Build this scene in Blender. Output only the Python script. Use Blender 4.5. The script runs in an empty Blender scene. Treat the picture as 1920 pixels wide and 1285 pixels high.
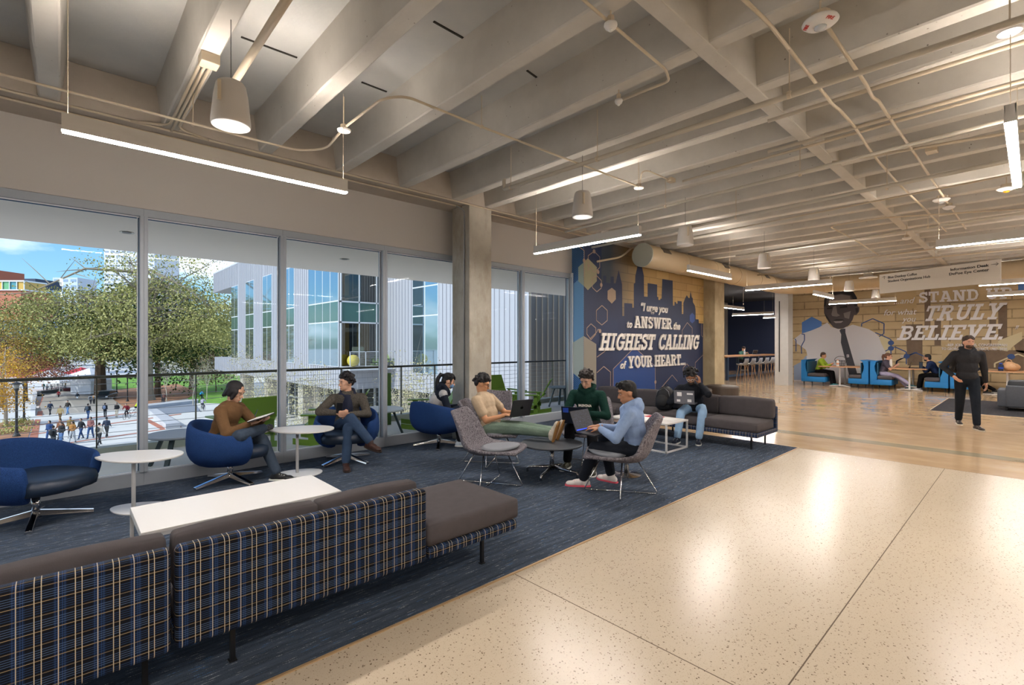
import bpy, math, random
from mathutils import Vector, Matrix, noise
R = math.radians
rnd = random.Random(7)
C = bpy.context.scene.collection
sc = bpy.context.scene
# ---------------------------------------------------------------- camera model
F = 910.; CX = 960.; HY = 645.; H = 1.57
AZ = math.atan2(980, F)
fx, fy = math.cos(AZ), math.sin(AZ); rx, ry = math.sin(AZ), -math.cos(AZ)
def gz(px, py, z=0.):
    d = F*(H-z)/(py-HY); l = (px-CX)/F*d
    return Vector((d*fx+l*rx, d*fy+l*ry, z))
def ray(px, py):
    l = (px-CX)/F
    return Vector((fx+l*rx, fy+l*ry, (HY-py)/F))
def gy(px, py, Y):
    r = ray(px, py); t = Y/r.y; return Vector((t*r.x, Y, H+t*r.z))
def gx(px, py, X):
    r = ray(px, py); t = X/r.x; return Vector((X, t*r.y, H+t*r.z))
def gd(px, py, d):
    r = ray(px, py); return Vector((d*r.x, d*r.y, H+d*r.z))
def gnd(Y):                      # height of the plaza far below, sloping gently away
    return -6.0-0.04*(min(max(Y, 20), 110)-50)
def gp(px, py):                  # pixel -> point on the plaza
    r = ray(px, py); t = 20.
    for _ in range(60):
        t = (H-gnd(t*r.y))/(-r.z)
    return Vector((t*r.x, t*r.y, H+t*r.z))
cam = bpy.data.cameras.new('camera'); co = bpy.data.objects.new('camera', cam); C.objects.link(co)
co.location = (0, 0, H); co.rotation_euler = (R(90), 0, AZ-R(90))
cam.sensor_width = 36; cam.lens = F/1920*36; cam.shift_y = (HY-642.5)/1920; cam.clip_end = 3000; cam.clip_start = .05
sc.camera = co
sc.view_settings.view_transform = 'Standard'; sc.view_settings.look = 'None'; sc.view_settings.gamma = 1
sc.view_settings.use_curve_mapping = False; sc.view_settings.exposure = 0.2
# ---------------------------------------------------------------- materials
def hx(h):
    v = [int(h[i:i+2], 16)/255 for i in (0, 2, 4)]
    return tuple(c/12.92 if c <= .04045 else ((c+.055)/1.055)**2.4 for c in v)+(1,)
MATS = {}
class NT:
    def __init__(s, m):
        s.m = m; s.t = m.node_tree; s.b = s.t.nodes['Principled BSDF']
    def n(s, typ, **kw):
        nd = s.t.nodes.new(typ)
        for k, v in kw.items():
            if k.startswith('i_'): nd.inputs[int(k[2:])].default_value = v
            else: setattr(nd, k, v)
        return nd
    def l(s, a, b): s.t.links.new(a, b)
    def coord(s, kind='Object'):
        return s.n('ShaderNodeTexCoord').outputs[kind]
    def ramp(s, fac, stops, interp='LINEAR'):
        r = s.n('ShaderNodeValToRGB'); r.color_ramp.interpolation = interp
        e = r.color_ramp.elements
        while len(e) < len(stops): e.new(.5)
        for q, (p, c) in zip(e, stops): q.position = p; q.color = c
        s.l(fac, r.inputs[0]); return r.outputs[0]
    def mix(s, fac, a, b, mode='MIX'):
        m = s.n('ShaderNodeMix', data_type='RGBA', blend_type=mode)
        for i, v in ((0, fac), (6, a), (7, b)):
            if hasattr(v, 'links'): s.l(v, m.inputs[i])
            else: m.inputs[i].default_value = v
        return m.outputs[2]
    def math(s, op, a, b=0.):
        m = s.n('ShaderNodeMath', operation=op)
        for i, v in ((0, a), (1, b)):
            if hasattr(v, 'links'): s.l(v, m.inputs[i])
            else: m.inputs[i].default_value = v
        return m.outputs[0]
    def noise(s, scale, detail=3, rough=.55, vec=None, sc3=None):
        t = s.n('ShaderNodeTexNoise'); t.inputs['Scale'].default_value = scale
        t.inputs['Detail'].default_value = detail; t.inputs['Roughness'].default_value = rough
        v = vec if vec is not None else s.coord()
        if sc3:
            mp = s.n('ShaderNodeMapping'); mp.inputs['Scale'].default_value = sc3; s.l(v, mp.inputs[0]); v = mp.outputs[0]
        s.l(v, t.inputs['Vector']); return t.outputs[0]
    def bump(s, h, st=.3, dist=.01):
        b = s.n('ShaderNodeBump'); b.inputs['Strength'].default_value = st; b.inputs['Distance'].default_value = dist
        s.l(h, b.inputs['Height']); s.l(b.outputs[0], s.b.inputs['Normal'])
def mat(name, col='808080', rough=.6, metal=0., spec=.5, emis=None, es=0., var=0., vs=8., bump=0., bs=60., bd=.005, alpha=1., sheen=0., coat=0.):
    if name in MATS: return MATS[name]
    m = bpy.data.materials.new(name); m.use_nodes = True; MATS[name] = m
    t = NT(m); c = hx(col) if isinstance(col, str) else col
    t.b.inputs['Base Color'].default_value = c; t.b.inputs['Roughness'].default_value = rough
    t.b.inputs['Metallic'].default_value = metal; t.b.inputs['Specular IOR Level'].default_value = spec
    if sheen: t.b.inputs['Sheen Weight'].default_value = sheen
    if coat: t.b.inputs['Coat Weight'].default_value = coat
    if emis: t.b.inputs['Emission Color'].default_value = hx(emis); t.b.inputs['Emission Strength'].default_value = es
    if var:
        n = t.noise(vs, 4)
        d = tuple(x*(1-var) for x in c[:3])+(1,); e = tuple(min(1, x*(1+var)) for x in c[:3])+(1,)
        t.l(t.ramp(n, [(.3, d), (.7, e)]), t.b.inputs['Base Color'])
    if bump: t.bump(t.noise(bs, 3), bump, bd)
    if alpha < 1: t.b.inputs['Alpha'].default_value = alpha
    return m
def newmat(name):
    m = bpy.data.materials.new(name); m.use_nodes = True; MATS[name] = m; return NT(m)
# ---------------------------------------------------------------- mesh builder
def basis(d):
    d = Vector(d).normalized(); a = Vector((0, 0, 1)) if abs(d.z) < .95 else Vector((1, 0, 0))
    u = a.cross(d).normalized(); return u, d.cross(u), d
class MB:
    def __init__(s): s.v = []; s.f = []; s.mi = []; s.m = 0
    def add(s, vs, fs):
        o = len(s.v); s.v += [Vector(p) for p in vs]; s.f += [tuple(o+i for i in f) for f in fs]; s.mi += [s.m]*len(fs); return s
    def box(s, a, b, rz=0, c=None):      # min, max corners
        (x0, y0, z0), (x1, y1, z1) = a, b
        vs = [Vector(p) for p in ((x0,y0,z0),(x1,y0,z0),(x1,y1,z0),(x0,y1,z0),(x0,y0,z1),(x1,y0,z1),(x1,y1,z1),(x0,y1,z1))]
        if rz:
            c = Vector(c) if c else sum(vs, Vector())/8; M = Matrix.Rotation(rz, 4, 'Z'); vs = [M@(p-c)+c for p in vs]
        return s.add(vs, [(3,2,1,0),(4,5,6,7),(0,1,5,4),(1,2,6,5),(2,3,7,6),(3,0,4,7)])
    def obox(s, c, half, M):             # oriented box, M 3x3/4x4 rotation
        M = M.to_3x3(); c = Vector(c)
        vs = [c+M@Vector((sx*half[0], sy*half[1], sz*half[2])) for sz in (-1, 1) for sx, sy in ((-1,-1),(1,-1),(1,1),(-1,1))]
        return s.add(vs, [(3,2,1,0),(4,5,6,7),(0,1,5,4),(1,2,6,5),(2,3,7,6),(3,0,4,7)])
    def bar(s, p0, p1, w, h, up=(0, 0, 1)):      # rectangular bar between points
        p0, p1 = Vector(p0), Vector(p1); d = (p1-p0).normalized(); u = Vector(up).cross(d)
        if u.length < 1e-4: u = Vector((1, 0, 0)).cross(d)
        u.normalize(); v = d.cross(u)
        q = [(a*w/2*u+b*h/2*v) for a, b in ((-1,-1),(1,-1),(1,1),(-1,1))]
        return s.add([p0+x for x in q]+[p1+x for x in q], [(3,2,1,0),(4,5,6,7),(0,1,5,4),(1,2,6,5),(2,3,7,6),(3,0,4,7)])
    def cyl(s, p0, p1, r0, r1=None, n=12, caps=True):
        r1 = r0 if r1 is None else r1; p0, p1 = Vector(p0), Vector(p1); u, v, _ = basis(p1-p0)
        an = [2*math.pi*i/n for i in range(n)]
        vs = [p0+r0*(math.cos(a)*u+math.sin(a)*v) for a in an]+[p1+r1*(math.cos(a)*u+math.sin(a)*v) for a in an]
        fs = [(i, (i+1) % n, n+(i+1) % n, n+i) for i in range(n)]
        if caps: fs += [tuple(range(n-1, -1, -1)), tuple(range(n, 2*n))]
        return s.add(vs, fs)
    def tube(s, pts, r, n=8, closed=False, rs=None):
        pts = [Vector(p) for p in pts]; k = len(pts); vs = []; u0 = None
        for i, p in enumerate(pts):
            if closed: d = pts[(i+1) % k]-pts[i-1]
            else: d = pts[min(i+1, k-1)]-pts[max(i-1, 0)]
            d.normalize()
            if u0 is None: u0 = basis(d)[0]
            u0 = (u0-d*u0.dot(d)).normalized(); w = d.cross(u0); q = rs[i] if rs else r
            vs += [p+q*(math.cos(2*math.pi*j/n)*u0+math.sin(2*math.pi*j/n)*w) for j in range(n)]
        fs = []
        for i in range(k if closed else k-1):
            a, b = i*n, ((i+1) % k)*n
            fs += [(a+j, a+(j+1) % n, b+(j+1) % n, b+j) for j in range(n)]
        if not closed: fs += [tuple(range(n-1, -1, -1)), tuple(range((k-1)*n, k*n))]
        return s.add(vs, fs)
    def prism(s, poly, z0, z1, M=None):      # poly (x,y) extruded z0..z1, optional matrix
        k = len(poly); vs = [Vector((x, y, z0)) for x, y in poly]+[Vector((x, y, z1)) for x, y in poly]
        if M is not None: vs = [M@p for p in vs]
        return s.add(vs, [tuple(range(k-1, -1, -1)), tuple(range(k, 2*k))]+[(i, (i+1) % k, k+(i+1) % k, k+i) for i in range(k)])
    def lathe(s, prof, c=(0, 0, 0), n=24, M=None):
        c = Vector(c); vs = []; k = len(prof)
        for r, z in prof: vs += [Vector((r*math.cos(2*math.pi*j/n), r*math.sin(2*math.pi*j/n), z)) for j in range(n)]
        if M is not None: vs = [M@p for p in vs]
        vs = [p+c for p in vs]
        fs = [(i*n+j, i*n+(j+1) % n, (i+1)*n+(j+1) % n, (i+1)*n+j) for i in range(k-1) for j in range(n)]
        fs += [tuple(range(n-1, -1, -1)), tuple(range((k-1)*n, k*n))]
        return s.add(vs, fs)
    def ell(s, c, r, M=None, nu=12, nv=8):
        c = Vector(c); r = (r, r, r) if isinstance(r, (int, float)) else r; vs = []
        for i in range(1, nv):
            t = math.pi*i/nv
            for j in range(nu):
                a = 2*math.pi*j/nu; vs.append(Vector((r[0]*math.sin(t)*math.cos(a), r[1]*math.sin(t)*math.sin(a), -r[2]*math.cos(t))))
        vs += [Vector((0, 0, -r[2])), Vector((0, 0, r[2]))]
        if M is not None: M3 = M.to_3x3(); vs = [M3@p for p in vs]
        vs = [p+c for p in vs]; b, t = len(vs)-2, len(vs)-1
        fs = [(i*nu+j, i*nu+(j+1) % nu, (i+1)*nu+(j+1) % nu, (i+1)*nu+j) for i in range(nv-2) for j in range(nu)]
        fs += [(b, (j+1) % nu, j) for j in range(nu)]+[(t, (nv-2)*nu+j, (nv-2)*nu+(j+1) % nu) for j in range(nu)]
        return s.add(vs, fs)
    def cap(s, p0, p1, r0, r1=None, n=10):       # tapered capsule
        r1 = r0 if r1 is None else r1; s.ell(p0, r0, nu=n, nv=6); s.ell(p1, r1, nu=n, nv=6)
        if (Vector(p1)-Vector(p0)).length > 1e-4: s.cyl(p0, p1, r0, r1, n)
        return s
    def build(s, name, m, parent=None, smooth=False, bevel=0, bseg=2, sub=0, rem=0, sm=0, local=False, auto=True):
        me = bpy.data.meshes.new(name); off = Vector()
        if parent is not None and not local: off = parent['_o'] if '_o' in parent else Vector()
        off = Vector(off)
        me.from_pydata([tuple(p-off) for p in s.v], [], s.f)
        ms = m if isinstance(m, (list, tuple)) else [m]
        for q in ms: me.materials.append(q)
        if len(ms) > 1: me.polygons.foreach_set('material_index', s.mi)
        if smooth: me.polygons.foreach_set('use_smooth', [True]*len(me.polygons))
        me.update(); o = bpy.data.objects.new(name, me); C.objects.link(o)
        if parent is not None: o.parent = parent; o['_o'] = tuple(off) if not local else (0, 0, 0)
        if rem:
            q = o.modifiers.new('r', 'REMESH'); q.mode = 'VOXEL'; q.voxel_size = rem; q.use_smooth_shade = True
            if sm: q = o.modifiers.new('s', 'SMOOTH'); q.iterations = sm; q.factor = .5
        if bevel:
            q = o.modifiers.new('b', 'BEVEL'); q.width = bevel; q.segments = bseg; q.limit_method = 'ANGLE'; q.harden_normals = False
        if sub: q = o.modifiers.new('u', 'SUBSURF'); q.levels = sub; q.render_levels = sub
        return o
def thing(name, label, cat, loc=(0, 0, 0), group=None, local=False):
    o = bpy.data.objects.new(name, None); C.objects.link(o); o.location = loc; o.empty_display_size = .1
    o['label'] = label; o['category'] = cat
    if group: o['group'] = group
    o['_o'] = (0, 0, 0) if local else tuple(loc)
    return o
def tag(o, label, cat, group=None, kind=None):
    o['label'] = label; o['category'] = cat
    if group: o['group'] = group
    if kind: o['kind'] = kind
    return o
def struct(o, label=None):
    o['kind'] = 'structure'
    if label: o['label'] = label
    return o
def dup(root, loc, rz=0, label=None, group=None, scale=None):
    r = root.copy(); C.objects.link(r); r.location = loc; r.rotation_euler = (0, 0, rz)
    if scale: r.scale = (scale,)*3
    if label: r['label'] = label
    if group: r['group'] = group
    for ch in list(root.children):
        c = ch.copy(); C.objects.link(c); c.parent = r
        for g in list(ch.children):
            d = g.copy(); C.objects.link(d); d.parent = c
    return r
def bake(o):
    bpy.context.view_layer.update(); dg = bpy.context.evaluated_depsgraph_get()
    m = bpy.data.meshes.new_from_object(o.evaluated_get(dg)); o.modifiers.clear(); o.data = m; return o
def sweep(a, b, n): return [a+(b-a)*i/n for i in range(n+1)]
def arc(c, r, a0, a1, n, r2=None):
    r2 = r if r2 is None else r2
    return [(c[0]+r*math.cos(a), c[1]+r2*math.sin(a)) for a in sweep(a0, a1, n)]
def rrect(w, h, r, n=4):             # rounded rectangle polygon centred at the origin
    p = []
    for cx, cy, a in ((w/2-r, h/2-r, 0), (-w/2+r, h/2-r, 90), (-w/2+r, -h/2+r, 180), (w/2-r, -h/2+r, 270)):
        p += arc((cx, cy), r, R(a), R(a+90), n)
    return p
def fillet(pts, r, n=5):             # round the corners of a 3-D polyline
    P = [Vector(p) for p in pts]; out = [P[0]]
    for i in range(1, len(P)-1):
        a, b, c = P[i-1], P[i], P[i+1]; q = min(r, (a-b).length*.45, (c-b).length*.45)
        s, e = b+(a-b).normalized()*q, b+(c-b).normalized()*q
        out += [s*(1-t)**2+b*2*t*(1-t)+e*t*t for t in sweep(0, 1, n)]
    return out+[P[-1]]
def text(s, name, m, o, ux, uy, size, parent=None, ext=.004, shear=0., off=0., align='LEFT', width=None):
    c = bpy.data.curves.new(name, 'FONT'); c.body = s; c.size = 1; c.extrude = ext/size; c.shear = shear; c.offset = off; c.align_x = align; c.resolution_u = 3
    t = bpy.data.objects.new(name, c); C.objects.link(t); bpy.context.view_layer.update()
    me = bpy.data.meshes.new_from_object(t.evaluated_get(bpy.context.evaluated_depsgraph_get())); bpy.data.objects.remove(t)
    ux, uy = Vector(ux).normalized(), Vector(uy).normalized(); uz = ux.cross(uy)
    sx = size
    if width:
        xs = [v.co.x for v in me.vertices]; sx = width/(max(xs)-min(xs)); x0 = min(xs)
    else: x0 = 0
    off3 = Vector(parent['_o']) if parent is not None and '_o' in parent else Vector(); o = Vector(o)-off3
    for v in me.vertices: v.co = o+ux*(v.co.x-x0)*sx+uy*v.co.y*size+uz*v.co.z*size
    me.materials.clear(); me.materials.append(m); ob = bpy.data.objects.new(name, me); C.objects.link(ob)
    if parent is not None: ob.parent = parent
    return ob
# ================================================================ MATERIALS
def m_terrazzo():
    t = newmat('terrazzo'); co_ = t.coord()
    base = t.mix(t.noise(.7, 3, .5, co_), hx('BDAE98'), hx('CCBDA8'))
    v = t.n('ShaderNodeTexVoronoi'); v.inputs['Scale'].default_value = 62; t.l(co_, v.inputs['Vector'])
    v2 = t.n('ShaderNodeTexVoronoi'); v2.inputs['Scale'].default_value = 118; t.l(co_, v2.inputs['Vector'])
    s1 = t.ramp(v.outputs['Distance'], [(.2, (1, 1, 1, 1)), (.3, (0, 0, 0, 1))])
    sel = t.ramp(t.noise(45, 1, .5, co_), [(.48, (0, 0, 0, 1)), (.56, (1, 1, 1, 1))])
    s2 = t.ramp(v2.outputs['Distance'], [(.16, (1, 1, 1, 1)), (.26, (0, 0, 0, 1))])
    c = t.mix(t.math('MULTIPLY', s1, sel), base, hx('6E5C48')); c = t.mix(t.math('MULTIPLY', s2, .55), c, hx('9A8468'))
    t.l(c, t.b.inputs['Base Color'])
    t.b.inputs['Roughness'].default_value = .26; t.b.inputs['Specular IOR Level'].default_value = .5
    return t.m
def m_polished(name, a, b, c2):
    t = newmat(name); co_ = t.coord()
    c = t.ramp(t.noise(1.3, 6, .65, co_, (1, .5, 1)), [(.3, hx(a)), (.52, hx(b)), (.72, hx(c2))])
    t.l(c, t.b.inputs['Base Color']); t.b.inputs['Specular IOR Level'].default_value = .7
    t.l(t.ramp(t.noise(3, 4, .6, co_), [(.3, (.07,)*3+(1,)), (.7, (.2,)*3+(1,))]), t.b.inputs['Roughness'])
    return t.m
def m_carpet(name, dark, mid, blue, light, sc3=(5, 90, 1)):
    t = newmat(name); co_ = t.coord()
    n1 = t.noise(1., 6, .6, co_, (2.2, 30, 1)); n2 = t.noise(1., 3, .6, co_, (9, 120, 1)); n3 = t.noise(1., 3, .5, co_, (7, 100, 3))
    c = t.ramp(n1, [(.35, hx(dark)), (.65, hx(mid))])
    g = t.noise(260, 1, .5, co_)
    f1 = t.math('MULTIPLY', t.ramp(n2, [(.62, (0,)*3+(1,)), (.67, (1,)*3+(1,))]), t.ramp(g, [(.47, (0,)*3+(1,)), (.55, (1,)*3+(1,))]))
    f2 = t.math('MULTIPLY', t.ramp(n3, [(.65, (0,)*3+(1,)), (.69, (1,)*3+(1,))]), t.ramp(g, [(.45, (0,)*3+(1,)), (.55, (1,)*3+(1,))]))
    c = t.mix(t.ramp(t.noise(200, 2, .6, co_), [(.35, (0,)*3+(1,)), (.75, (.6,)*3+(1,))]), c, hx('5A6472'))
    c = t.mix(f1, c, hx(light)); c = t.mix(f2, c, hx(blue)); t.l(c, t.b.inputs['Base Color'])
    t.b.inputs['Roughness'].default_value = .95; t.b.inputs['Specular IOR Level'].default_value = .15
    t.bump(t.noise(240, 3, .7, co_), .8, .006); return t.m
def m_concrete(name, a, b, pits=.5, rough=.8, stain=None):
    t = newmat(name); co_ = t.coord()
    c = t.ramp(t.noise(1.8, 7, .62, co_), [(.3, hx(a)), (.7, hx(b))])
    if stain: c = t.mix(t.ramp(t.noise(3.5, 6, .7, co_, (1, 1, .35)), [(.48, (0,)*3+(1,)), (.72, (.75,)*3+(1,))]), c, hx(stain))
    v = t.n('ShaderNodeTexVoronoi'); v.inputs['Scale'].default_value = 13; t.l(co_, v.inputs['Vector'])
    p = t.math('MULTIPLY', t.ramp(v.outputs['Distance'], [(.05, (1,)*3+(1,)), (.1, (0,)*3+(1,))]), t.ramp(t.noise(2.5, 2, .5, co_), [(.5, (0,)*3+(1,)), (.62, (1,)*3+(1,))]))
    if pits: c = t.mix(t.math('MULTIPLY', p, pits), c, hx('5B5042'))
    t.l(c, t.b.inputs['Base Color']); t.b.inputs['Roughness'].default_value = rough
    t.bump(t.noise(18, 6, .7, co_), .25, .01); return t.m
def m_plaid(name, ax=('X', 'Z'), s=1.0, blue=('0B0D16')):
    # woven tartan: navy ground, mid-blue bands, thin cream warp and tan weft lines
    t = newmat(name); sp = t.n('ShaderNodeSeparateXYZ'); t.l(t.coord(), sp.inputs[0])
    geo = t.n('ShaderNodeNewGeometry'); sn = t.n('ShaderNodeSeparateXYZ'); t.l(geo.outputs['Normal'], sn.inputs[0])
    def periodic(v, per, off): return t.math('FRACT', t.math('ADD', t.math('DIVIDE', v, per), off))
    def line(fr, pos, w): return t.math('LESS_THAN', t.math('ABSOLUTE', t.math('SUBTRACT', fr, pos)), w)
    u = sp.outputs[ax[0]]; v = sp.outputs['Z']
    # on horizontal faces use the other horizontal axis for the weft
    oth = sp.outputs['Y' if ax[0] == 'X' else 'X']; up = t.math('GREATER_THAN', t.math('ABSOLUTE', sn.outputs['Z']), .7)
    mx = t.n('ShaderNodeMix'); t.l(up, mx.inputs[0]); t.l(v, mx.inputs[2]); t.l(oth, mx.inputs[3]); v = mx.outputs[0]
    side = t.math('GREATER_THAN', t.math('ABSOLUTE', sn.outputs[ax[0]]), .7)
    mx = t.n('ShaderNodeMix'); t.l(side, mx.inputs[0]); t.l(u, mx.inputs[2]); t.l(oth, mx.inputs[3]); u = mx.outputs[0]
    fu = periodic(u, .105*s, .2); fv = periodic(v, .1*s, .35)
    c = t.mix(t.math('MULTIPLY', t.math('LESS_THAN', t.math('ABSOLUTE', t.math('SUBTRACT', fu, .72)), .17), .18), hx(blue), hx('1E3A66'))
    for k in (-.12, -.04, .04, .12): c = t.mix(t.math('MULTIPLY', line(fv, .25+k, .012), .35), c, hx('3E6298'))
    for k in (.6, .66, .78, .84): c = t.mix(t.math('MULTIPLY', line(fu, k, .011), .45), c, hx('30528A'))
    for k in (.62, .7, .78, .86): c = t.mix(t.math('MULTIPLY', line(fv, k, .012), .4), c, hx('6C8CBC'))
    for k in (.5,): c = t.mix(t.math('MULTIPLY', line(fv, k, .014), .75), c, hx('A8916E'))
    for k in (.03,): c = t.mix(t.math('MULTIPLY', line(fv, k, .014), .55), c, hx('9C8768'))
    for k in (.1, .27, .68): c = t.mix(t.math('MULTIPLY', line(fu, k, .0125), .8), c, hx('D5C8AE'))
    w = t.n('ShaderNodeTexChecker'); w.inputs['Scale'].default_value = 420; t.l(t.coord(), w.inputs['Vector'])
    c = t.mix(t.math('MULTIPLY', w.outputs['Fac'], .22), c, (0.004, .005, .01, 1))
    t.l(c, t.b.inputs['Base Color']); t.b.inputs['Roughness'].default_value = .85; t.b.inputs['Specular IOR Level'].default_value = .2
    t.bump(w.outputs['Fac'], .15, .002); return t.m
def m_tweed(name, a, b, sc=160, str_=(1, 1, 1)):
    t = newmat(name); co_ = t.coord()
    n = t.noise(sc, 2, .6, co_, str_); n2 = t.noise(sc, 2, .6, co_, (str_[2], str_[1], str_[0]))
    c = t.ramp(t.math('MULTIPLY', t.math('ADD', n, n2), .5), [(.4, hx(a)), (.58, hx(b))]); t.l(c, t.b.inputs['Base Color'])
    t.b.inputs['Roughness'].default_value = .95; t.b.inputs['Specular IOR Level'].default_value = .15; t.bump(n, .35, .003); return t.m
def m_glass(name='window_glass', tint=(.93, .97, .98, 1), refl=.004):
    m = bpy.data.materials.new(name); m.use_nodes = True; nt = m.node_tree; nt.nodes.clear(); MATS[name] = m
    o = nt.nodes.new('ShaderNodeOutputMaterial'); mx = nt.nodes.new('ShaderNodeMixShader'); tr = nt.nodes.new('ShaderNodeBsdfTransparent'); g = nt.nodes.new('ShaderNodeBsdfGlossy')
    tr.inputs[0].default_value = tint; g.inputs['Roughness'].default_value = 0.0; mx.inputs[0].default_value = refl
    nt.links.new(tr.outputs[0], mx.inputs[1]); nt.links.new(g.outputs[0], mx.inputs[2]); nt.links.new(mx.outputs[0], o.inputs[0]); return m
def m_brick(name, c1, c2, mo, sx=.5, sy=.22, msz=.012, rough=.85, axis='Y', vary=None):
    t = newmat(name); b = t.n('ShaderNodeTexBrick'); sp = t.n('ShaderNodeSeparateXYZ'); cb = t.n('ShaderNodeCombineXYZ'); t.l(t.coord(), sp.inputs[0])
    t.l(sp.outputs[axis], cb.inputs[0]); t.l(sp.outputs['Z'], cb.inputs[1]); t.l(cb.outputs[0], b.inputs['Vector'])
    b.inputs['Scale'].default_value = 1; b.inputs['Brick Width'].default_value = sx; b.inputs['Row Height'].default_value = sy; b.inputs['Mortar Size'].default_value = msz; b.inputs['Mortar Smooth'].default_value = .2
    b.inputs['Color1'].default_value = hx(c1); b.inputs['Color2'].default_value = hx(c2); b.inputs['Mortar'].default_value = hx(mo); b.inputs['Bias'].default_value = 0
    c = b.outputs[0]
    if vary: c = t.mix(t.ramp(t.noise(2.2, 7, .7, cb.outputs[0]), [(.35, (0,)*3+(1,)), (.7, (.7,)*3+(1,))]), c, hx(vary))
    t.l(c, t.b.inputs['Base Color']); t.b.inputs['Roughness'].default_value = rough; return t.m
TERR = m_terrazzo(); POLI = m_polished('polished_concrete', 'B09474', 'C2A684', 'D0BA9C')
POLD = m_polished('polished_dark_band', '7E7460', '9A8F78', 'A89C84')
CARP = m_carpet('carpet_weave', '28313E', '4E5B6E', '4A86C8', 'D4D8DC')
RUGM = m_carpet('rug_weave', '1C1512', '2E2520', '4A3C34', '7A6C60')
CEIL = m_concrete('painted_concrete_beam', 'B6B1A8', 'C8C3BA', .9)
SLAB = m_concrete('painted_concrete_slab', 'B8B8B6', 'C6C4BE', 0)
COLM = m_concrete('raw_concrete', '9C968A', 'B6B0A4', .5, .75, '85775E')
WALLW = mat('warm_white_wall', 'BDB8B2', .75)
SOFFIT = mat('soffit_plaster', 'F0E4D8', .8, var=.02, vs=1.5)
ALU = mat('mullion_aluminium', 'A0A7B0', .45, .1)
ALUB = mat('mullion_gasket_blue', '1F4A6E', .4)
ALUW = mat('mullion_edge_white', 'D8DCDF', .4)
WHITE = mat('white_laminate', 'DDDBD8', .38)
WHITEP = mat('white_powder_coat', 'D6D6D6', .4)
STEEL = mat('polished_aluminium', 'D2D2D4', .12, 1.)
CHROME = mat('chrome_wire', 'C9CBCE', .18, 1.)
BLACK = mat('black_metal', '101114', .45)
PIPE = mat('painted_conduit', 'C3B49C', .5); PIPEG = mat('painted_conduit_grey', 'B4AC9C', .55)
GLASS = m_glass(); BRIGHTM = mat('lamp_diffuser', 'FFFFFF', .5, emis='FFF6EE', es=185.); LAMPB = mat('lamp_housing', 'CFCBC4', .5)
# ================================================================ FLOOR, WALLS, CEILING
XC = 8.14; YC = 2.43; YW = 6.72
b = MB().box((-9, -8.5, -.2), (XC, YC, 0)); struct(b.build('floor', TERR), 'cream terrazzo floor with fine dark specks')
b = MB().box((XC, -8.5, -.2), (9.30, YW+.2, 0)); b.box((9.62, -8.5, -.2), (34, 6.8, 0)); b.prism([(13.4, 6.8), (29.2, 6.8), (29.2, 12.5), (17.4, 12.5), (17.4, 9.95)], -.2, 0)
struct(b.build('floor', POLI), 'glossy warm polished concrete floor beyond the carpet')
struct(MB().box((9.30, -8.5, -.2), (9.62, YW+.2, 0)).build('floor', POLD), 'grey worn band crossing the polished concrete floor')
cp = MB().box((-9, YC, -.2), (XC, YW+.2, .004)).build('carpet', CARP); tag(cp, 'dark navy flecked carpet inlaid along the window wall', 'carpet')
struct(MB().box((-9, YC-.016, -.01), (XC+.016, YC, .007)).box((XC, YC, -.01), (XC+.016, YW, .007)).build('trim_1', mat('brass_strip', 'B89B74', .4, .3)), 'tan metal edge strip between carpet and terrazzo')
JNT = mat('joint_filler', '5E4E3C', .8)
struct(MB().box((-9, .767, -.01), (XC, .773, .0008)).build('trim_2', JNT), 'dark joint line running along the terrazzo')
struct(MB().box((2.262, -8.5, -.01), (2.267, YC-.02, .0008)).build('trim_3', JNT), 'dark joint line crossing the terrazzo')
struct(MB().box((XC, -8.5, -.01), (XC+.006, YC-.02, .0008)).build('trim_4', JNT), 'seam between terrazzo and polished concrete')
# header wall over the windows
b = MB().box((-9, YW, 3.07), (8.0, YW+.2, 3.8)); struct(b.build('wall_left', WALLW), 'warm white header wall above the windows')
# mural wall and return
NAVY = newmat('mural_navy'); co_ = NAVY.coord(); _sp = NAVY.n('ShaderNodeSeparateXYZ'); NAVY.l(co_, _sp.inputs[0])
NAVY.l(NAVY.ramp(NAVY.noise(.9, 2, .5, co_), [(.3, hx('0B1B3E')), (.7, hx('10284F'))]), NAVY.b.inputs['Base Color']); NAVY.b.inputs['Roughness'].default_value = .6; NAVY = NAVY.m
MY = 6.41; MXE = 13.35
struct(MB().box((8.0, MY, 0), (MXE, MY+.5, 4.2)).build('wall_back_left', NAVY), 'dark blue mural wall with a lettered quotation')
PW = 22.6
struct(MB().bar((MXE+.05, MY+.1, 2.1), (17.5, 10, 2.1), .1, 4.2).box((17.4, 9.95, 0), (17.5, 12.6, 4.2)).build('wall_back_left', mat('navy_end', '14264A', .6)), 'navy end of the mural wall')
BRK = m_brick('mural_stone', 'CDB690', 'B29D78', '7C6A50', 1.0, .3, .022, axis='Y', vary='CBB791')
struct(MB().box((PW, -8.5, 0), (PW+.3, 7.02, 4.2)).build('wall_back_right', BRK), 'wall printed with a tan stone block photo mural')
struct(MB().box((-9.2, -8.5, 0), (-9, YW+.2, 4.2)).build('wall_front', WALLW)); struct(MB().box((-9, -8.7, 0), (PW, -8.5, 4.2)).build('wall_right', WALLW))
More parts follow.
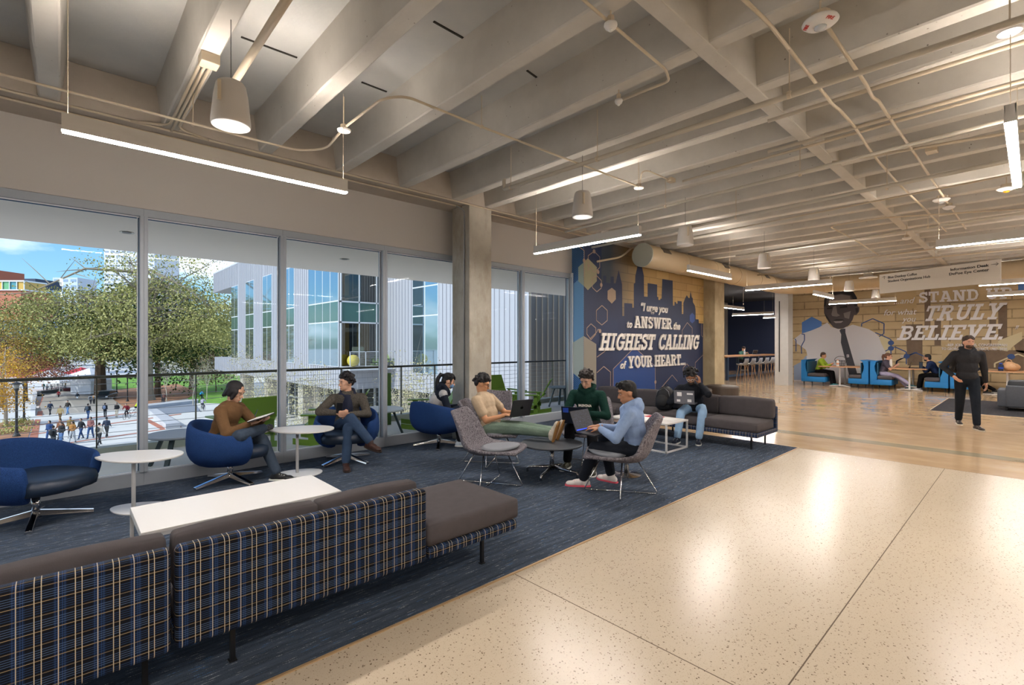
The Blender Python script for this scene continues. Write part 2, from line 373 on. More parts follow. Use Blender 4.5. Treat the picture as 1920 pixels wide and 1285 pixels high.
# ceiling
sl = struct(MB().box((-9, -8.5, 4.2), (PW+.3, YW+.2, 4.4)).build('ceiling', SLAB), 'painted concrete ceiling slab with deep ribs')
RX = [-.155+.912*k for k in range(-9, 6)]+[5.06, 5.76, 6.42, 7.02, 7.70]+[8.4+.68*k for k in range(0, 21)]
def rib(x, y0, y1, w=.15):
    b = MB(); n = max(2, int((y1-y0)/.35)); zt, zb = 4.2, 3.8; vs = []
    for i in range(n+1):
        y = y0+(y1-y0)*i/n; e = [rnd.uniform(-.004, .004) for _ in range(4)]
        vs += [(x-.05, y, zt), (x+e[0], y, zb+.012+e[1]), (x+.012, y, zb+e[1]*.3), (x+w-.012, y, zb+e[2]*.3), (x+w+e[3], y, zb+.012+e[2]), (x+w+.05, y, zt)]
    fs = [(6*i+j, 6*i+j+1, 6*i+j+7, 6*i+j+6) for i in range(n) for j in range(5)]
    fs += [(5, 4, 3, 2, 1, 0), tuple(6*n+j for j in range(6))]
    b.add(vs, fs); return b
for x in RX:
    if x < 8.3: rib(x, 1.7, 6.12).build('rib', CEIL, sl)
    else: rib(x, 1.7, 6.5).build('rib', CEIL, sl)
    rib(x+.01, -8.5, 1.7).build('rib', CEIL, sl)
MB().box((-9, 1.64, 3.79), (PW, 1.765, 4.2)).build('cross_beam', CEIL, sl, bevel=.01)
MB().box((-9, -4.2, 3.79), (PW, -3.9, 4.2)).build('cross_beam', CEIL, sl, bevel=.01)
MB().box((-9, 6.1, 3.797), (8.0, YW+.01, 4.2)).build('edge_beam', m_concrete('painted_concrete_edge', 'A69C8E', 'B6ACA0', .5), sl, bevel=.01)
MB().box((XC, MY-.35, 3.797), (PW, MY+.01, 4.2)).build('edge_beam', CEIL, sl, bevel=.01)
DK = mat('ceiling_slot_dark', '2A241C', .9)
for (p, q) in (((813, 40), (868, 71)), ((988, 132), (1006, 145)), ((678, 154), (725, 172)), ((452, 69), (557, 108))):
    a, c = gz(*p, 4.198), gz(*q, 4.198); MB().bar(a, c, .02, .01).build('slot', DK, sl)
# concrete columns
def column(x0, y0, x1, y1, m, label, z1=3.8):
    o = MB().box((x0, y0, 0), (x1, y1, z1)).build('concrete_column', m, bevel=.012); tag(o, label, 'column', kind='structure'); return o
column(4.74, 6.1, 5.205, 6.56, COLM, 'square raw concrete column standing in front of the windows')
cA = gy(1341, 600, 6.08); cB = gy(1357, 600, 6.08)
COL2 = m_concrete('raw_concrete_warm', '94866A', 'AFA082', .4, .8, '7A6A4C')
column(cA.x-.02, 6.08, cB.x+.05, 6.62, COL2, 'tan concrete column at the end of the blue mural wall')
cw = MB().box((20.1, 6.33, 0), (20.62, 6.80, 4.2)).build('concrete_column', mat('white_painted_concrete', 'C4C4C2', .6, var=.03)); tag(cw, 'white painted column left of the portrait mural', 'column', kind='structure')
MB().box((20.085, 6.62, .5), (20.1, 6.65, 3.2)).build('groove', BLACK, cw)
# ================================================================ WINDOWS
MX = [.67+1.465*k for k in range(-6, 6)]
for i in range(len(MX)-1):
    x0, x1 = MX[i], MX[i+1]; h = .036
    f = MB()
    f.box((x0, YW, 0.0), (x1, YW+.13, .15)); f.box((x0, YW+.02, 2.985), (x1, YW+.13, 3.075))
    f.box((x0-h if i == 0 else x0, YW-.02, .15), (x0+h, YW+.13, 2.985)); f.box((x1-h, YW-.02, .15), (x1, YW+.13, 2.985))
    w = struct(f.build('window_%d' % (i+1), ALU, bevel=.003, bseg=1), 'floor to ceiling window bay in an aluminium frame')
    g = MB().box((x0+h, YW+.075, .15), (x1-h, YW+.085, 2.985)).build('pane', GLASS, w)
    e = MB(); e.box((x1-h-.012, YW+.06, .15), (x1-h-.002, YW+.07, 2.98)); e.box((x0+h, YW+.06, 2.962), (x1-h, YW+.07, 2.972)); e.build('gasket', ALUB, w)
    e = MB(); e.box((x1-h-.02, YW+.05, .15), (x1-h-.012, YW+.06, 2.97)); e.box((x0+h, YW+.05, 2.972), (x1-h, YW+.06, 2.984)); e.box((x0+h, YW+.05, .15), (x1-h, YW+.06, .158)); e.build('glazing_bead', ALUW, w)
struct(MB().box((-9, YW, 0), (MX[0]-.04, YW+.2, 3.07)).build('wall_left', WALLW))
struct(MB().box((MX[-1]-.03, YW-.04, 0), (8.0, YW+.14, 3.08)).build('trim_5', ALUW, bevel=.004), 'end post of the window wall')
# ================================================================ BALCONY
BALC = m_concrete('balcony_concrete', 'C4C0BA', 'D4D0CA', 0, .9)
struct(MB().box((-14, YW+.13, -.4), (13.2, 9.35, -.01)).build('floor', BALC), 'pale concrete balcony floor outside the windows')
struct(MB().box((-14, 8.93, -.01), (13.2, 9.13, .1)).build('trim_6', m_concrete('curb', '8F948E', 'A2A79F', 0)), 'low curb under the balcony railing')
struct(MB().box((-14, YW+.2, 3.03), (13.2, 9.72, 3.5)).build('ceiling', SOFFIT), 'cream plaster soffit over the balcony')
rail = thing('balcony_railing', 'bronze balcony railing with horizontal steel cables outside the windows', 'railing', (0, 9.0, .1))
BRZ = mat('bronze_rail', '4E4B40', .4, .6)
MB().tube([(-14, 9.0, 1.1), (13.2, 9.0, 1.1)], .022, 8).build('handrail', BRZ, rail, smooth=True)
for px in (181, 367, 522, 640, 752, 815, 872, 1036): 
    x = gy(px, 700, 9.0).x; MB().bar((x, 9.0, .09), (x, 9.0, 1.09), .045, .016).build('post', BRZ, rail)
for x in (-2.4, -4.4, -6.4, 12): MB().bar((x, 9.0, .09), (x, 9.0, 1.09), .045, .016).build('post', BRZ, rail)
for k in range(9): MB().cyl((-14, 9.0, .2+k*.1), (13.2, 9.0, .2+k*.1), .0035, n=5, caps=False).build('cable', mat('steel_cable', '8C8F90', .35, .8), rail)
# recessed soffit lights
for k, p in enumerate(((238, 436), (646, 486))):
    c = gz(*p, 3.028); o = MB().lathe([(.07, 0), (.08, -.006), (.08, .001)], c, 20).build('downlight', mat('downlight_trim', 'B9B6B0', .4, .3)); tag(o, 'small round recessed light in the balcony soffit, %s' % ('left one above the trees' if k == 0 else 'right one in front of the grey building'), 'ceiling light', 'soffit downlights')
    MB().lathe([(.05, -.004), (.05, .004)], c, 16).build('lens', mat('downlight_lens', '55524C', .5), o)
SKYLOC = (1.48, 6.21, 5.71); SKYMUL = (.10, .145, .20); CLOUD = (1.3, 1.35, 1.45, 1); SUNE = 3.6
# ================================================================ PENDANT LIGHTS
UPL = mat('added_uplight', 'FFFFFF', .5, emis='FFF3E8', es=120.)  # added upward glow, not part of the fittings, to brighten the ceiling
def pendant(a, b_, z, label, rodtop=3.8, w=.055, h=.11):
    a, b_ = Vector((a[0], a[1], z)), Vector((b_[0], b_[1], z)); d = (b_-a).normalized()
    t = thing('linear_pendant', label, 'pendant light', (a+b_)/2+Vector((0, 0, h)), 'linear pendant lights')
    sd = d.cross(Vector((0, 0, 1)))*(w/2-.003); hb = MB().bar(a+Vector((0, 0, .0265)), b_+Vector((0, 0, .0265)), w, .047)
    for q in (sd, -sd): hb.bar(a+q+Vector((0, 0, h-.03)), b_+q+Vector((0, 0, h-.03)), .006, .06)
    for q in (a+d*.003, b_-d*.003): hb.bar(q-sd+Vector((0, 0, h-.03)), q+sd+Vector((0, 0, h-.03)), .006, .06)
    hb.build('housing', LAMPB, t)
    MB().bar(a+d*.004+Vector((0, 0, -.0005)), b_-d*.004+Vector((0, 0, -.0005)), w-.008, .012).build('diffuser', BRIGHTM, t)
    MB().bar(a+d*.01+Vector((0, 0, h-.042)), b_-d*.01+Vector((0, 0, h-.042)), w-.014, .004).build('added_uplight_strip', UPL, t)
    for q in (a+d*.03, b_-d*.03):
        MB().cyl(q+Vector((0, 0, h)), (q.x, q.y, rodtop), .0022, n=5).build('suspension_cable', PIPE, t)
    return t
PLAN = [((.0, 4.19), (1.87, 4.19), 2.92, 'longest white linear pendant, hanging parallel to the windows at upper left'),
 ((5.12, 5.02), (5.17, 3.27), 2.9, 'white linear pendant hanging right of the raw concrete column'),
 ((8.34, 4.28), (10.06, 4.25), 2.9, 'white linear pendant hanging under the round duct before the blue mural'),
 ((12.5, 4.9), (12.47, 3.05), 2.9, 'white linear pendant in front of the white painted column'),
 ((14.8, 4.03), (16.6, 4.03), 2.9, 'short looking white linear pendant left of the portrait forehead'),
 ((18.9, 4.7), (18.85, 2.9), 2.9, 'white linear pendant crossing the portrait forehead'),
 ((8.88, .93), (8.88, -.9), 2.9, 'white linear pendant above and in front of the hanging sign'),
 ((4.17, .1), (5.95, .1), 2.9, 'bright linear pendant seen from below at the right edge'),
 ((15.4, .87), (15.4, -.95), 2.9, 'white linear pendant just below the right end of the sign')]
for a, b_, z, lb in PLAN: pendant(a, b_, z, lb)
for k, (a, b_) in enumerate([((.0, .2), (0, -1.6)), ((-3.5, 4.2), (-1.7, 4.2)), ((-3.5, .1), (-1.7, .1)), ((4.2, -3.6), (6, -3.6)), ((0, -3.4), (0, -5.2)), ((8.9, -3.5), (8.9, -5.3)), ((12.4, -.1), (12.4, -1.9)), ((12.4, -3.6), (14.2, -3.6)), ((-5.5, -3.6), (-3.7, -3.6)), ((18.8, -3.), (18.8, -4.8)), ((18.9, .9), (18.9, -.9)), ((-7.5, 4.2), (-5.7, 4.2))]):
    pendant(a, b_, 2.9, 'white linear pendant added outside the view, behind or beside the camera, for room light')  # extra pendants beyond the view, added to raise the room light
for k, (a, b_) in enumerate([((17.8, 7.76), (19.6, 7.76)), ((23.2, 9.7), (23.2, 7.9)), ((22, 10.6), (23.8, 10.6)), ((26.5, 9.5), (26.5, 7.9))]):
    pendant(a, b_, 2.9, ['white linear pendant nearest the mural wall end in the back room', 'white linear pendant beside the white column in the back room', 'white linear pendant high over the far side of the long counter table', 'farthest white linear pendant before the navy back wall'][k])
# ================================================================ LOUNGE FURNITURE
BLU = m_tweed('blue_wool', '1A2F58', '27467C', 300); BLUL = mat('blue_leather', '1B2A3E', .42, bump=.1, bs=30, var=.12, vs=12)
def tub_chair(label, loc, yaw):
    t = thing('swivel_armchair', label, 'armchair', (0, 0, 0), 'blue swivel tub armchairs', True)
    b = MB(); N = 34; a0, a1 = R(44), R(316); prof = []
    for i in range(N+1):
        a = a0+(a1-a0)*i/N; ca, sa = math.cos(a), math.sin(a)
        back = max(0, -ca); top = .60+.12*back**1.2-.05*max(0, ca)**.8
        ex = (abs(ca)**2.6+abs(sa)**2.6)**(-1/2.6); rr = lambda r: (r*ex*ca*.97, r*ex*sa)
        col = []
        for r, z in ((.15, .205), (.27, .215), (.36, .27), (.41, .36), (.425, .46), (.415, top-.08), (.405, top-.02), (.38, top), (.355, top-.02), (.345, top-.08), (.335, .42), (.31, .30), (.15, .28)):
            x, y = rr(r); col.append((x, y, z))
        prof.append(col)
    k = len(prof[0]); b.add([p for c in prof for p in c], [(i*k+j, (i+1)*k+j, (i+1)*k+(j+1) % k, i*k+(j+1) % k) for i in range(N) for j in range(k)]+[tuple(range(k)), tuple(N*k+j for j in range(k-1, -1, -1))])
    b.build('shell', BLU, t, smooth=True, sub=1)
    b = MB(); vs = []; nn = 28
    for z, s in ((.22, .62), (.235, .8), (.30, .97), (.36, 1.0), (.405, .97), (.42, .86), (.425, .5)):
        for j in range(nn):
            a = 2*math.pi*j/nn; ca, sa = math.cos(a), math.sin(a); ex = (abs(ca)**3.4+abs(sa)**3.4)**(-1/3.4)
            rx_ = .42 if ca > 0 else .33; zz = z+(.08*max(0, ca)*ex if z < .3 else 0)
            vs.append((s*rx_*ex*ca, s*.325*ex*sa*(1 if ca < 0 else 1-.02*ca), zz))
    b.add(vs, [(i*nn+j, i*nn+(j+1) % nn, (i+1)*nn+(j+1) % nn, (i+1)*nn+j) for i in range(6) for j in range(nn)]+[tuple(range(nn-1, -1, -1)), tuple(6*nn+j for j in range(nn))])
    b.build('seat_cushion', BLUL, t, smooth=True)
    MB().cyl((0, 0, .05), (0, 0, .24), .03, n=20).cyl((0, 0, .035), (0, 0, .09), .038, n=20).build('hub', STEEL, t, smooth=True)
    for q in range(4):
        a = R(45+90*q); d = Vector((math.cos(a), math.sin(a), 0)); s = Vector((-d.y, d.x, 0)); b = MB()
        p = d*.02; e = d*.39
        vs = [p+s*.028+Vector((0, 0, .05)), p-s*.028+Vector((0, 0, .05)), p-s*.02+Vector((0, 0, .10)), p+s*.02+Vector((0, 0, .10)),
              e+s*.028+Vector((0, 0, .004)), e-s*.028+Vector((0, 0, .004)), e-s*.022+Vector((0, 0, .03)), e+s*.022+Vector((0, 0, .03))]
        b.add(vs, [(0, 1, 2, 3), (7, 6, 5, 4), (0, 4, 5, 1), (1, 5, 6, 2), (2, 6, 7, 3), (3, 7, 4, 0)]); b.build('foot', STEEL, t, bevel=.004)
    t.location = loc; t.rotation_euler = (0, 0, R(yaw)); return t
tub = tub_chair('empty blue swivel tub armchair cut by the left edge of the photo', (-.165, 6.0, 0.004), -50)
def tub_at(x, y, yaw, label):
    return dup(tub, (x, y, .004), R(yaw), label)
tub_at(1.41, 6.24, -25, 'blue swivel tub armchair holding the man in the brown jacket')
tub_at(2.80, 6.26, -118, 'blue swivel tub armchair holding the man in jeans with crossed legs')
tub_at(4.26, 6.24, 8, 'blue swivel tub armchair seen from behind holding the woman with the ponytail')
GTW = m_tweed('grey_tweed', '4A464C', '8A868C', 110, (1, 1, .25)); GSEAT = mat('grey_felt_seat', '8A8E96', .9)
def shell_chair(label, loc, yaw, first=None):
    if first: return dup(first, loc, R(yaw), label)
    t = thing('shell_lounge_chair', label, 'lounge chair', (0, 0, 0), 'grey tweed shell lounge chairs', True)
    P = [(.37, .385, .24, .0), (.34, .40, .27, .01), (.24, .385, .30, .03), (.08, .355, .315, .06), (-.10, .335, .32, .10), (-.22, .36, .32, .13), (-.29, .44, .31, .14), (-.33, .56, .29, .13), (-.37, .68, .265, .10), (-.41, .79, .23, .06), (-.42, .82, .20, .04)]
    nv = 12; vs = []
    for i, (x, z, w, c) in enumerate(P):
        a = P[max(i-1, 0)]; e = P[min(i+1, len(P)-1)]; tx, tz = e[0]-a[0], e[1]-a[1]; l = math.hypot(tx, tz); nx, nz = -tz/l, tx/l   # normal toward the sitter
        if nz < 0 and i < 3: nx, nz = -nx, -nz
        nx, nz = (tz/l, -tx/l)
        for j in range(nv+1):
            s = -1+2*j/nv; q = c*abs(s)**2.2; vs.append((x+nx*q, s*w, z+nz*q))
    b = MB().add(vs, [(i*(nv+1)+j, i*(nv+1)+j+1, (i+1)*(nv+1)+j+1, (i+1)*(nv+1)+j) for i in range(len(P)-1) for j in range(nv)])
    o = b.build('shell', GTW, t, smooth=True); q = o.modifiers.new('s', 'SOLIDIFY'); q.thickness = .04; q.offset = 0; q = o.modifiers.new('u', 'SUBSURF'); q.levels = 1; q.render_levels = 1
    vs = []; n = 20
    for z, s in ((.0, .9), (.02, 1), (.035, .8)):
        for j in range(n):
            a = 2*math.pi*j/n; x = .12+.22*s*math.cos(a); y = .23*s*math.sin(a); vs.append((x, y, .40+z+max(0, x-.1)*.12))
    MB().add(vs, [(i*n+j, i*n+(j+1) % n, (i+1)*n+(j+1) % n, (i+1)*n+j) for i in range(2) for j in range(n)]+[tuple(2*n+j for j in range(n))]).build('seat_pad', GSEAT, t, smooth=True)
    for a, r, sx, sy in ((0, .38, .2, 0), (90, .34, -.02, .16), (180, .38, -.17, 0), (270, .34, -.02, -.16)):
        d = Vector((math.cos(R(a)), math.sin(R(a)), 0))
        MB().tube(fillet([(sx, sy, .355), tuple(d*r+Vector((0, 0, .008))), (0, 0, .008)], .03, 5), .0065, 7).build('wire_leg', CHROME, t, smooth=True)
    t.location = loc; t.rotation_euler = (0, 0, R(yaw)); return t
sh = shell_chair('empty grey tweed shell chair seen from behind, nearest the sofa', (3.52, 4.15, .004), -60)
shell_chair('grey tweed shell chair holding the man in the light blue hoodie', (4.33, 2.98, .004), 124, sh)
shell_chair('grey tweed shell chair under the man in the beige t-shirt', (4.14, 4.86, .004), -52, sh)
shell_chair('grey tweed shell chair mostly hidden behind the blue armchair of the ponytail woman', (4.78, 5.66, .004), 205, sh)
# oval side tables
def blob(L, W, n=40, skew=.12):
    out = []
    for j in range(n):
        a = 2*math.pi*j/n; x = math.cos(a); w = W/2*(1+skew*2.2*x); out.append((L/2*x, w*math.sin(a)))
    return out
def side_table(label, loc, yaw, h, L, W):
    t = thing('side_table', label, 'side table', (0, 0, 0), 'white pebble shaped side tables', True)
    MB().prism(blob(L, W), h-.018, h).build('tabletop', WHITE, t, bevel=.006)
    MB().cyl((-.04, 0, .01), (-.04, 0, h-.018), .017, n=16).build('pole', WHITEP, t, smooth=True)
    MB().prism(blob(.50, .36), 0, .012).build('base', WHITEP, t, bevel=.004)
    t.location = loc; t.rotation_euler = (0, 0, R(yaw)); return t
side_table('white pebble shaped side table between the empty blue armchair and the brown jacket man', (  .53, 5.80, .004), -48, .51, .80, .50)
side_table('white pebble shaped side table between the two seated men by the window', (2.12, 6.04, .004), -42, .54, .78, .50)
# long low table
t = thing('coffee_table', 'long low white rectangular table behind the plaid sofa', 'coffee table', (.99, 4.08, 0))
MB().box((.36, 3.755, .378), (1.635, 4.40, .4)).build('tabletop', WHITE, t, bevel=.003)
for x in (.37, 1.625):
    for y in (3.765, 4.39): MB().box((x-.011, y-.011, .004), (x+.011, y+.011, .378)).build('leg', WHITEP, t)
MB().box((.38, 3.765, .355), (1.62, 3.785, .378)).box((.38, 4.37, .355), (1.62, 4.39, .378)).box((.36, 3.77, .355), (.38, 4.385, .378)).box((1.615, 3.77, .355), (1.635, 4.385, .378)).build('apron', WHITEP, t)
t = thing('coffee_table', 'small white cube frame table beside the student in light blue jeans', 'coffee table', (6.63, 4.05, 0))
MB().box((6.31, 3.56, .405), (6.94, 4.55, .43)).build('tabletop', WHITE, t, bevel=.003)
fr = MB()
for x in (6.325, 6.925):
    for y in (3.575, 4.535): MB().box((x-.011, y-.011, .004), (x+.011, y+.011, .405)).build('leg', WHITEP, t)
fr.box((6.314, 3.564, .004), (6.936, 3.586, .026)).box((6.314, 4.524, .004), (6.936, 4.546, .026)).box((6.314, 3.58, .004), (6.336, 4.53, .026)).box((6.914, 3.58, .004), (6.936, 4.53, .026)); fr.build('floor_frame', WHITEP, t)
pap = MB().box((6.40, 3.95, .431), (6.62, 4.25, .433)).box((6.5, 4.0, .433), (6.72, 4.3, .436), .3).build('paper_sheets', mat('paper', 'F2F2F0', .7)); tag(pap, 'loose white papers on the small white table', 'papers')
rn = MB().box((6.66, 3.90, .431), (6.84, 4.14, .443)).build('notebook', mat('red_cover', 'B8202C', .5), bevel=.003); tag(rn, 'red notebook on the small white table', 'notebook'); MB().box((6.662, 3.902, .433), (6.838, 4.138, .441)).build('pages', MATS['paper'], rn)
pp = MB().box((6.62, 3.64, .431), (6.85, 3.86, .433)).build('paper_sheet', MATS['paper']); tag(pp, 'white sheet at the near corner of the small white table', 'paper')
# round grey table
GRYT = mat('slate_laminate', '43474E', .45)
t = thing('round_table', 'low round slate table with polished four star foot under the crossed feet', 'coffee table', (4.31, 3.94, 0))
MB().lathe([(.0, .362), (.36, .362), (.372, .372), (.372, .378), (.368, .382), (0, .382)], (4.31, 3.94, 0), 48).build('tabletop', GRYT, t)
MB().cyl((4.31, 3.94, .06), (4.31, 3.94, .362), .028, n=20).build('pole', STEEL, t, smooth=True)
for q in range(4):
    a = R(20+90*q); d = Vector((math.cos(a), math.sin(a), 0)); c = Vector((4.31, 3.94, 0))
    MB().tube(fillet([c+Vector((0, 0, .10)), c+d*.32+Vector((0, 0, .06)), c+d*.325+Vector((0, 0, .004))], .02, 4), .016, 8, rs=[.024]+[.015]*5+[.016]).build('foot', STEEL, t, smooth=True)
t = thing('round_table', 'second slate table pole and foot behind the light blue hoodie man', 'coffee table', (4.95, 3.32, 0))
MB().cyl((4.95, 3.32, .02), (4.95, 3.32, .36), .03, n=20).build('pole', STEEL, t, smooth=True)
MB().lathe([(0, .36), (.27, .362), (.28, .38), (0, .382)], (4.95, 3.32, 0), 40).build('tabletop', GRYT, t)
MB().lathe([(.17, .004), (.17, .012), (.03, .03)], (4.95, 3.32, 0), 30).build('base', STEEL, t)
# sofas
PLX = m_plaid('plaid_back', ('X', 'Z'), 1.12); PLY = m_plaid('plaid_side', ('Y', 'Z'), .8, '14223E')
CUSH = mat('charcoal_wool', '504C4E', .95, var=.06, vs=14, bump=.25, bs=260, bd=.002, spec=.15)
def cushion(b0, b1, name, m, par, puff=.022, bev=.035):
    b = MB(); (x0, y0, z0), (x1, y1, z1) = b0, b1; n = 6; V = {}; vs = []; fs = []
    def idx(i, j, k):
        key = (i, j, k)
        if key not in V:
            u, v, w_ = [2*q/n-1 for q in key]; p = [(x0+x1)/2+u*(x1-x0)/2, (y0+y1)/2+v*(y1-y0)/2, (z0+z1)/2+w_*(z1-z0)/2]
            p[0] += puff*(u if abs(u) == 1 else 0)*(1-v*v)*(1-w_*w_)*.5; p[1] += puff*(v if abs(v) == 1 else 0)*(1-u*u)*(1-w_*w_); p[2] += puff*(w_ if abs(w_) == 1 else 0)*(1-u*u)*(1-v*v)
            V[key] = len(vs); vs.append(p)
        return V[key]
    for i in range(n):
        for j in range(n):
            fs += [(idx(i, j, 0), idx(i, j+1, 0), idx(i+1, j+1, 0), idx(i+1, j, 0)), (idx(i, j, n), idx(i+1, j, n), idx(i+1, j+1, n), idx(i, j+1, n)),
                   (idx(i, 0, j), idx(i+1, 0, j), idx(i+1, 0, j+1), idx(i, 0, j+1)), (idx(i, n, j), idx(i, n, j+1), idx(i+1, n, j+1), idx(i+1, n, j)),
                   (idx(0, i, j), idx(0, i, j+1), idx(0, i+1, j+1), idx(0, i+1, j)), (idx(n, i, j), idx(n, i+1, j), idx(n, i+1, j+1), idx(n, i, j+1))]
    b.add(vs, fs); o = b.build(name, m, par, smooth=True, bevel=bev, bseg=3); return o
def rbox(a, c, r, name, m, par, seg=4):
    o = MB().box(a, c).build(name, m, par, bevel=r, bseg=seg); o.data.polygons.foreach_set('use_smooth', [True]*6); return o
def leg(x, y, z1, par, s=.011): MB().box((x-s, y-s, .004), (x+s, y+s, z1)).box((x-.018, y-.018, .004), (x+.018, y+.018, .01)).build('leg', BLACK, par)
# sofa A : two modules with backs toward the camera plus a backless end seat
s1 = thing('sofa', 'plaid backed charcoal sofa section at the lower left corner, left of the seam', 'sofa', (-.3, 2.95, 0), 'sofa sections in the foreground')
rbox((-1.0, 2.60, .195), (.358, 2.69, .655), .028, 'back_panel', PLX, s1); rbox((-1.0, 2.69, .2), (.358, 3.34, .27), .015, 'seat_frame', PLX, s1)
for x0, x1 in ((-.99, -.325), (-.32, .35)):
    cushion((x0, 2.695, .43), (x1, 2.81, .685), 'back_cushion', CUSH, s1); cushion((x0, 2.72, .27), (x1, 3.36, .42), 'seat_cushion', CUSH, s1)
for x in (.28, -.9): leg(x, 2.77, .2, s1); leg(x, 3.28, .2, s1)
s2 = thing('sofa', 'plaid backed charcoal sofa section with open chaise end, right of the seam', 'sofa', (1.4, 2.95, 0), 'sofa sections in the foreground')
rbox((.374, 2.60, .195), (1.69, 2.69, .655), .028, 'back_panel', PLX, s2); rbox((.374, 2.69, .2), (1.70, 3.34, .27), .015, 'seat_frame', PLX, s2)
rbox((1.70, 2.60, .2), (2.47, 3.34, .275), .02, 'seat_frame', PLX, s2)
for x0, x1 in ((.38, 1.045), (1.05, 1.675)):
    cushion((x0, 2.695, .43), (x1, 2.81, .685), 'back_cushion', CUSH, s2); cushion((x0, 2.72, .27), (x1, 3.36, .42), 'seat_cushion', CUSH, s2)
cushion((1.70, 2.615, .275), (2.50, 3.34, .42), 'seat_cushion', CUSH, s2, .02)
for x, y in ((.62, 2.70), (2.2, 2.685), (.62, 3.28), (2.3, 3.28)): leg(x, y, .2, s2)
# sofa B : facing the window side, back along the carpet end
s3 = thing('sofa', 'long charcoal sofa with plaid base at the far carpet edge', 'sofa', (7.8, 4.4, 0))
rbox((7.36, 2.72, .20), (8.13, 6.02, .27), .02, 'seat_frame', PLY, s3); rbox((8.10, 2.72, .2), (8.19, 6.02, .60), .025, 'back_panel', PLY, s3)
ys = [2.73, 3.55, 4.37, 5.19, 6.01]
for a, c in zip(ys, ys[1:]):
    cushion((7.37, a, .27), (8.02, c-.006, .415), 'seat_cushion', CUSH, s3); cushion((7.93, a, .42), (8.10, c-.006, .71), 'back_cushion', CUSH, s3)
for y in (2.86, 4.42, 5.9):
    for x in (7.5, 8.04): leg(x, y, .2, s3)
# ottomans by the mural
OTT = mat('brown_vinyl', '3E352E', .5, bump=.1, bs=80)
for (x, y, r, lb) in ((13.0, 5.72, .42, 'dark brown round ottoman right of the mural, nearest the opening'), (11.7, 5.88, .45, 'dark brown round ottoman behind the student with earbuds'), (10.35, 5.86, .48, 'dark brown round ottoman farthest left under the mural')):
    t = thing('ottoman', lb, 'ottoman', (x, y, 0), 'round ottomans by the mural')
    MB().lathe([(r-.02, .03), (r, .06), (r, .41), (r-.015, .44), (r-.05, .452), (0, .452)], (x, y, 0), 40).build('cushion', OTT, t, smooth=False); MB().lathe([(r-.06, 0), (r-.06, .03)], (x, y, 0), 30).build('plinth', BLACK, t)
# ================================================================ MURALS AND LETTERING
def _R(x0, y0, x1, y1): return [(x0, y0), (x1, y0), (x1, y1), (x0, y1)]
def rib2(pts, w, closed=False):
    P = [Vector(p) for p in pts]; k = len(P); out = []; L = []; Rr = []
    for i in range(k):
        a = P[(i-1) % k] if closed or i else P[0]; c = P[(i+1) % k] if closed or i < k-1 else P[-1]
        d = (c-a).normalized(); n = Vector((-d.y, d.x)); L.append(P[i]+n*w/2); Rr.append(P[i]-n*w/2)
    for i in range(k if closed else k-1):
        j = (i+1) % k; out.append([tuple(Rr[i]), tuple(Rr[j]), tuple(L[j]), tuple(L[i])])
    return out
_bowl = [(.28, .915), (.52, .915), (.66, .87), (.73, .73), (.66, .57), (.52, .51), (.28, .51)]
_ring = [(.46+.33*math.cos(a), .5+.42*math.sin(a)) for a in [2*math.pi*i/20 for i in range(20)]]
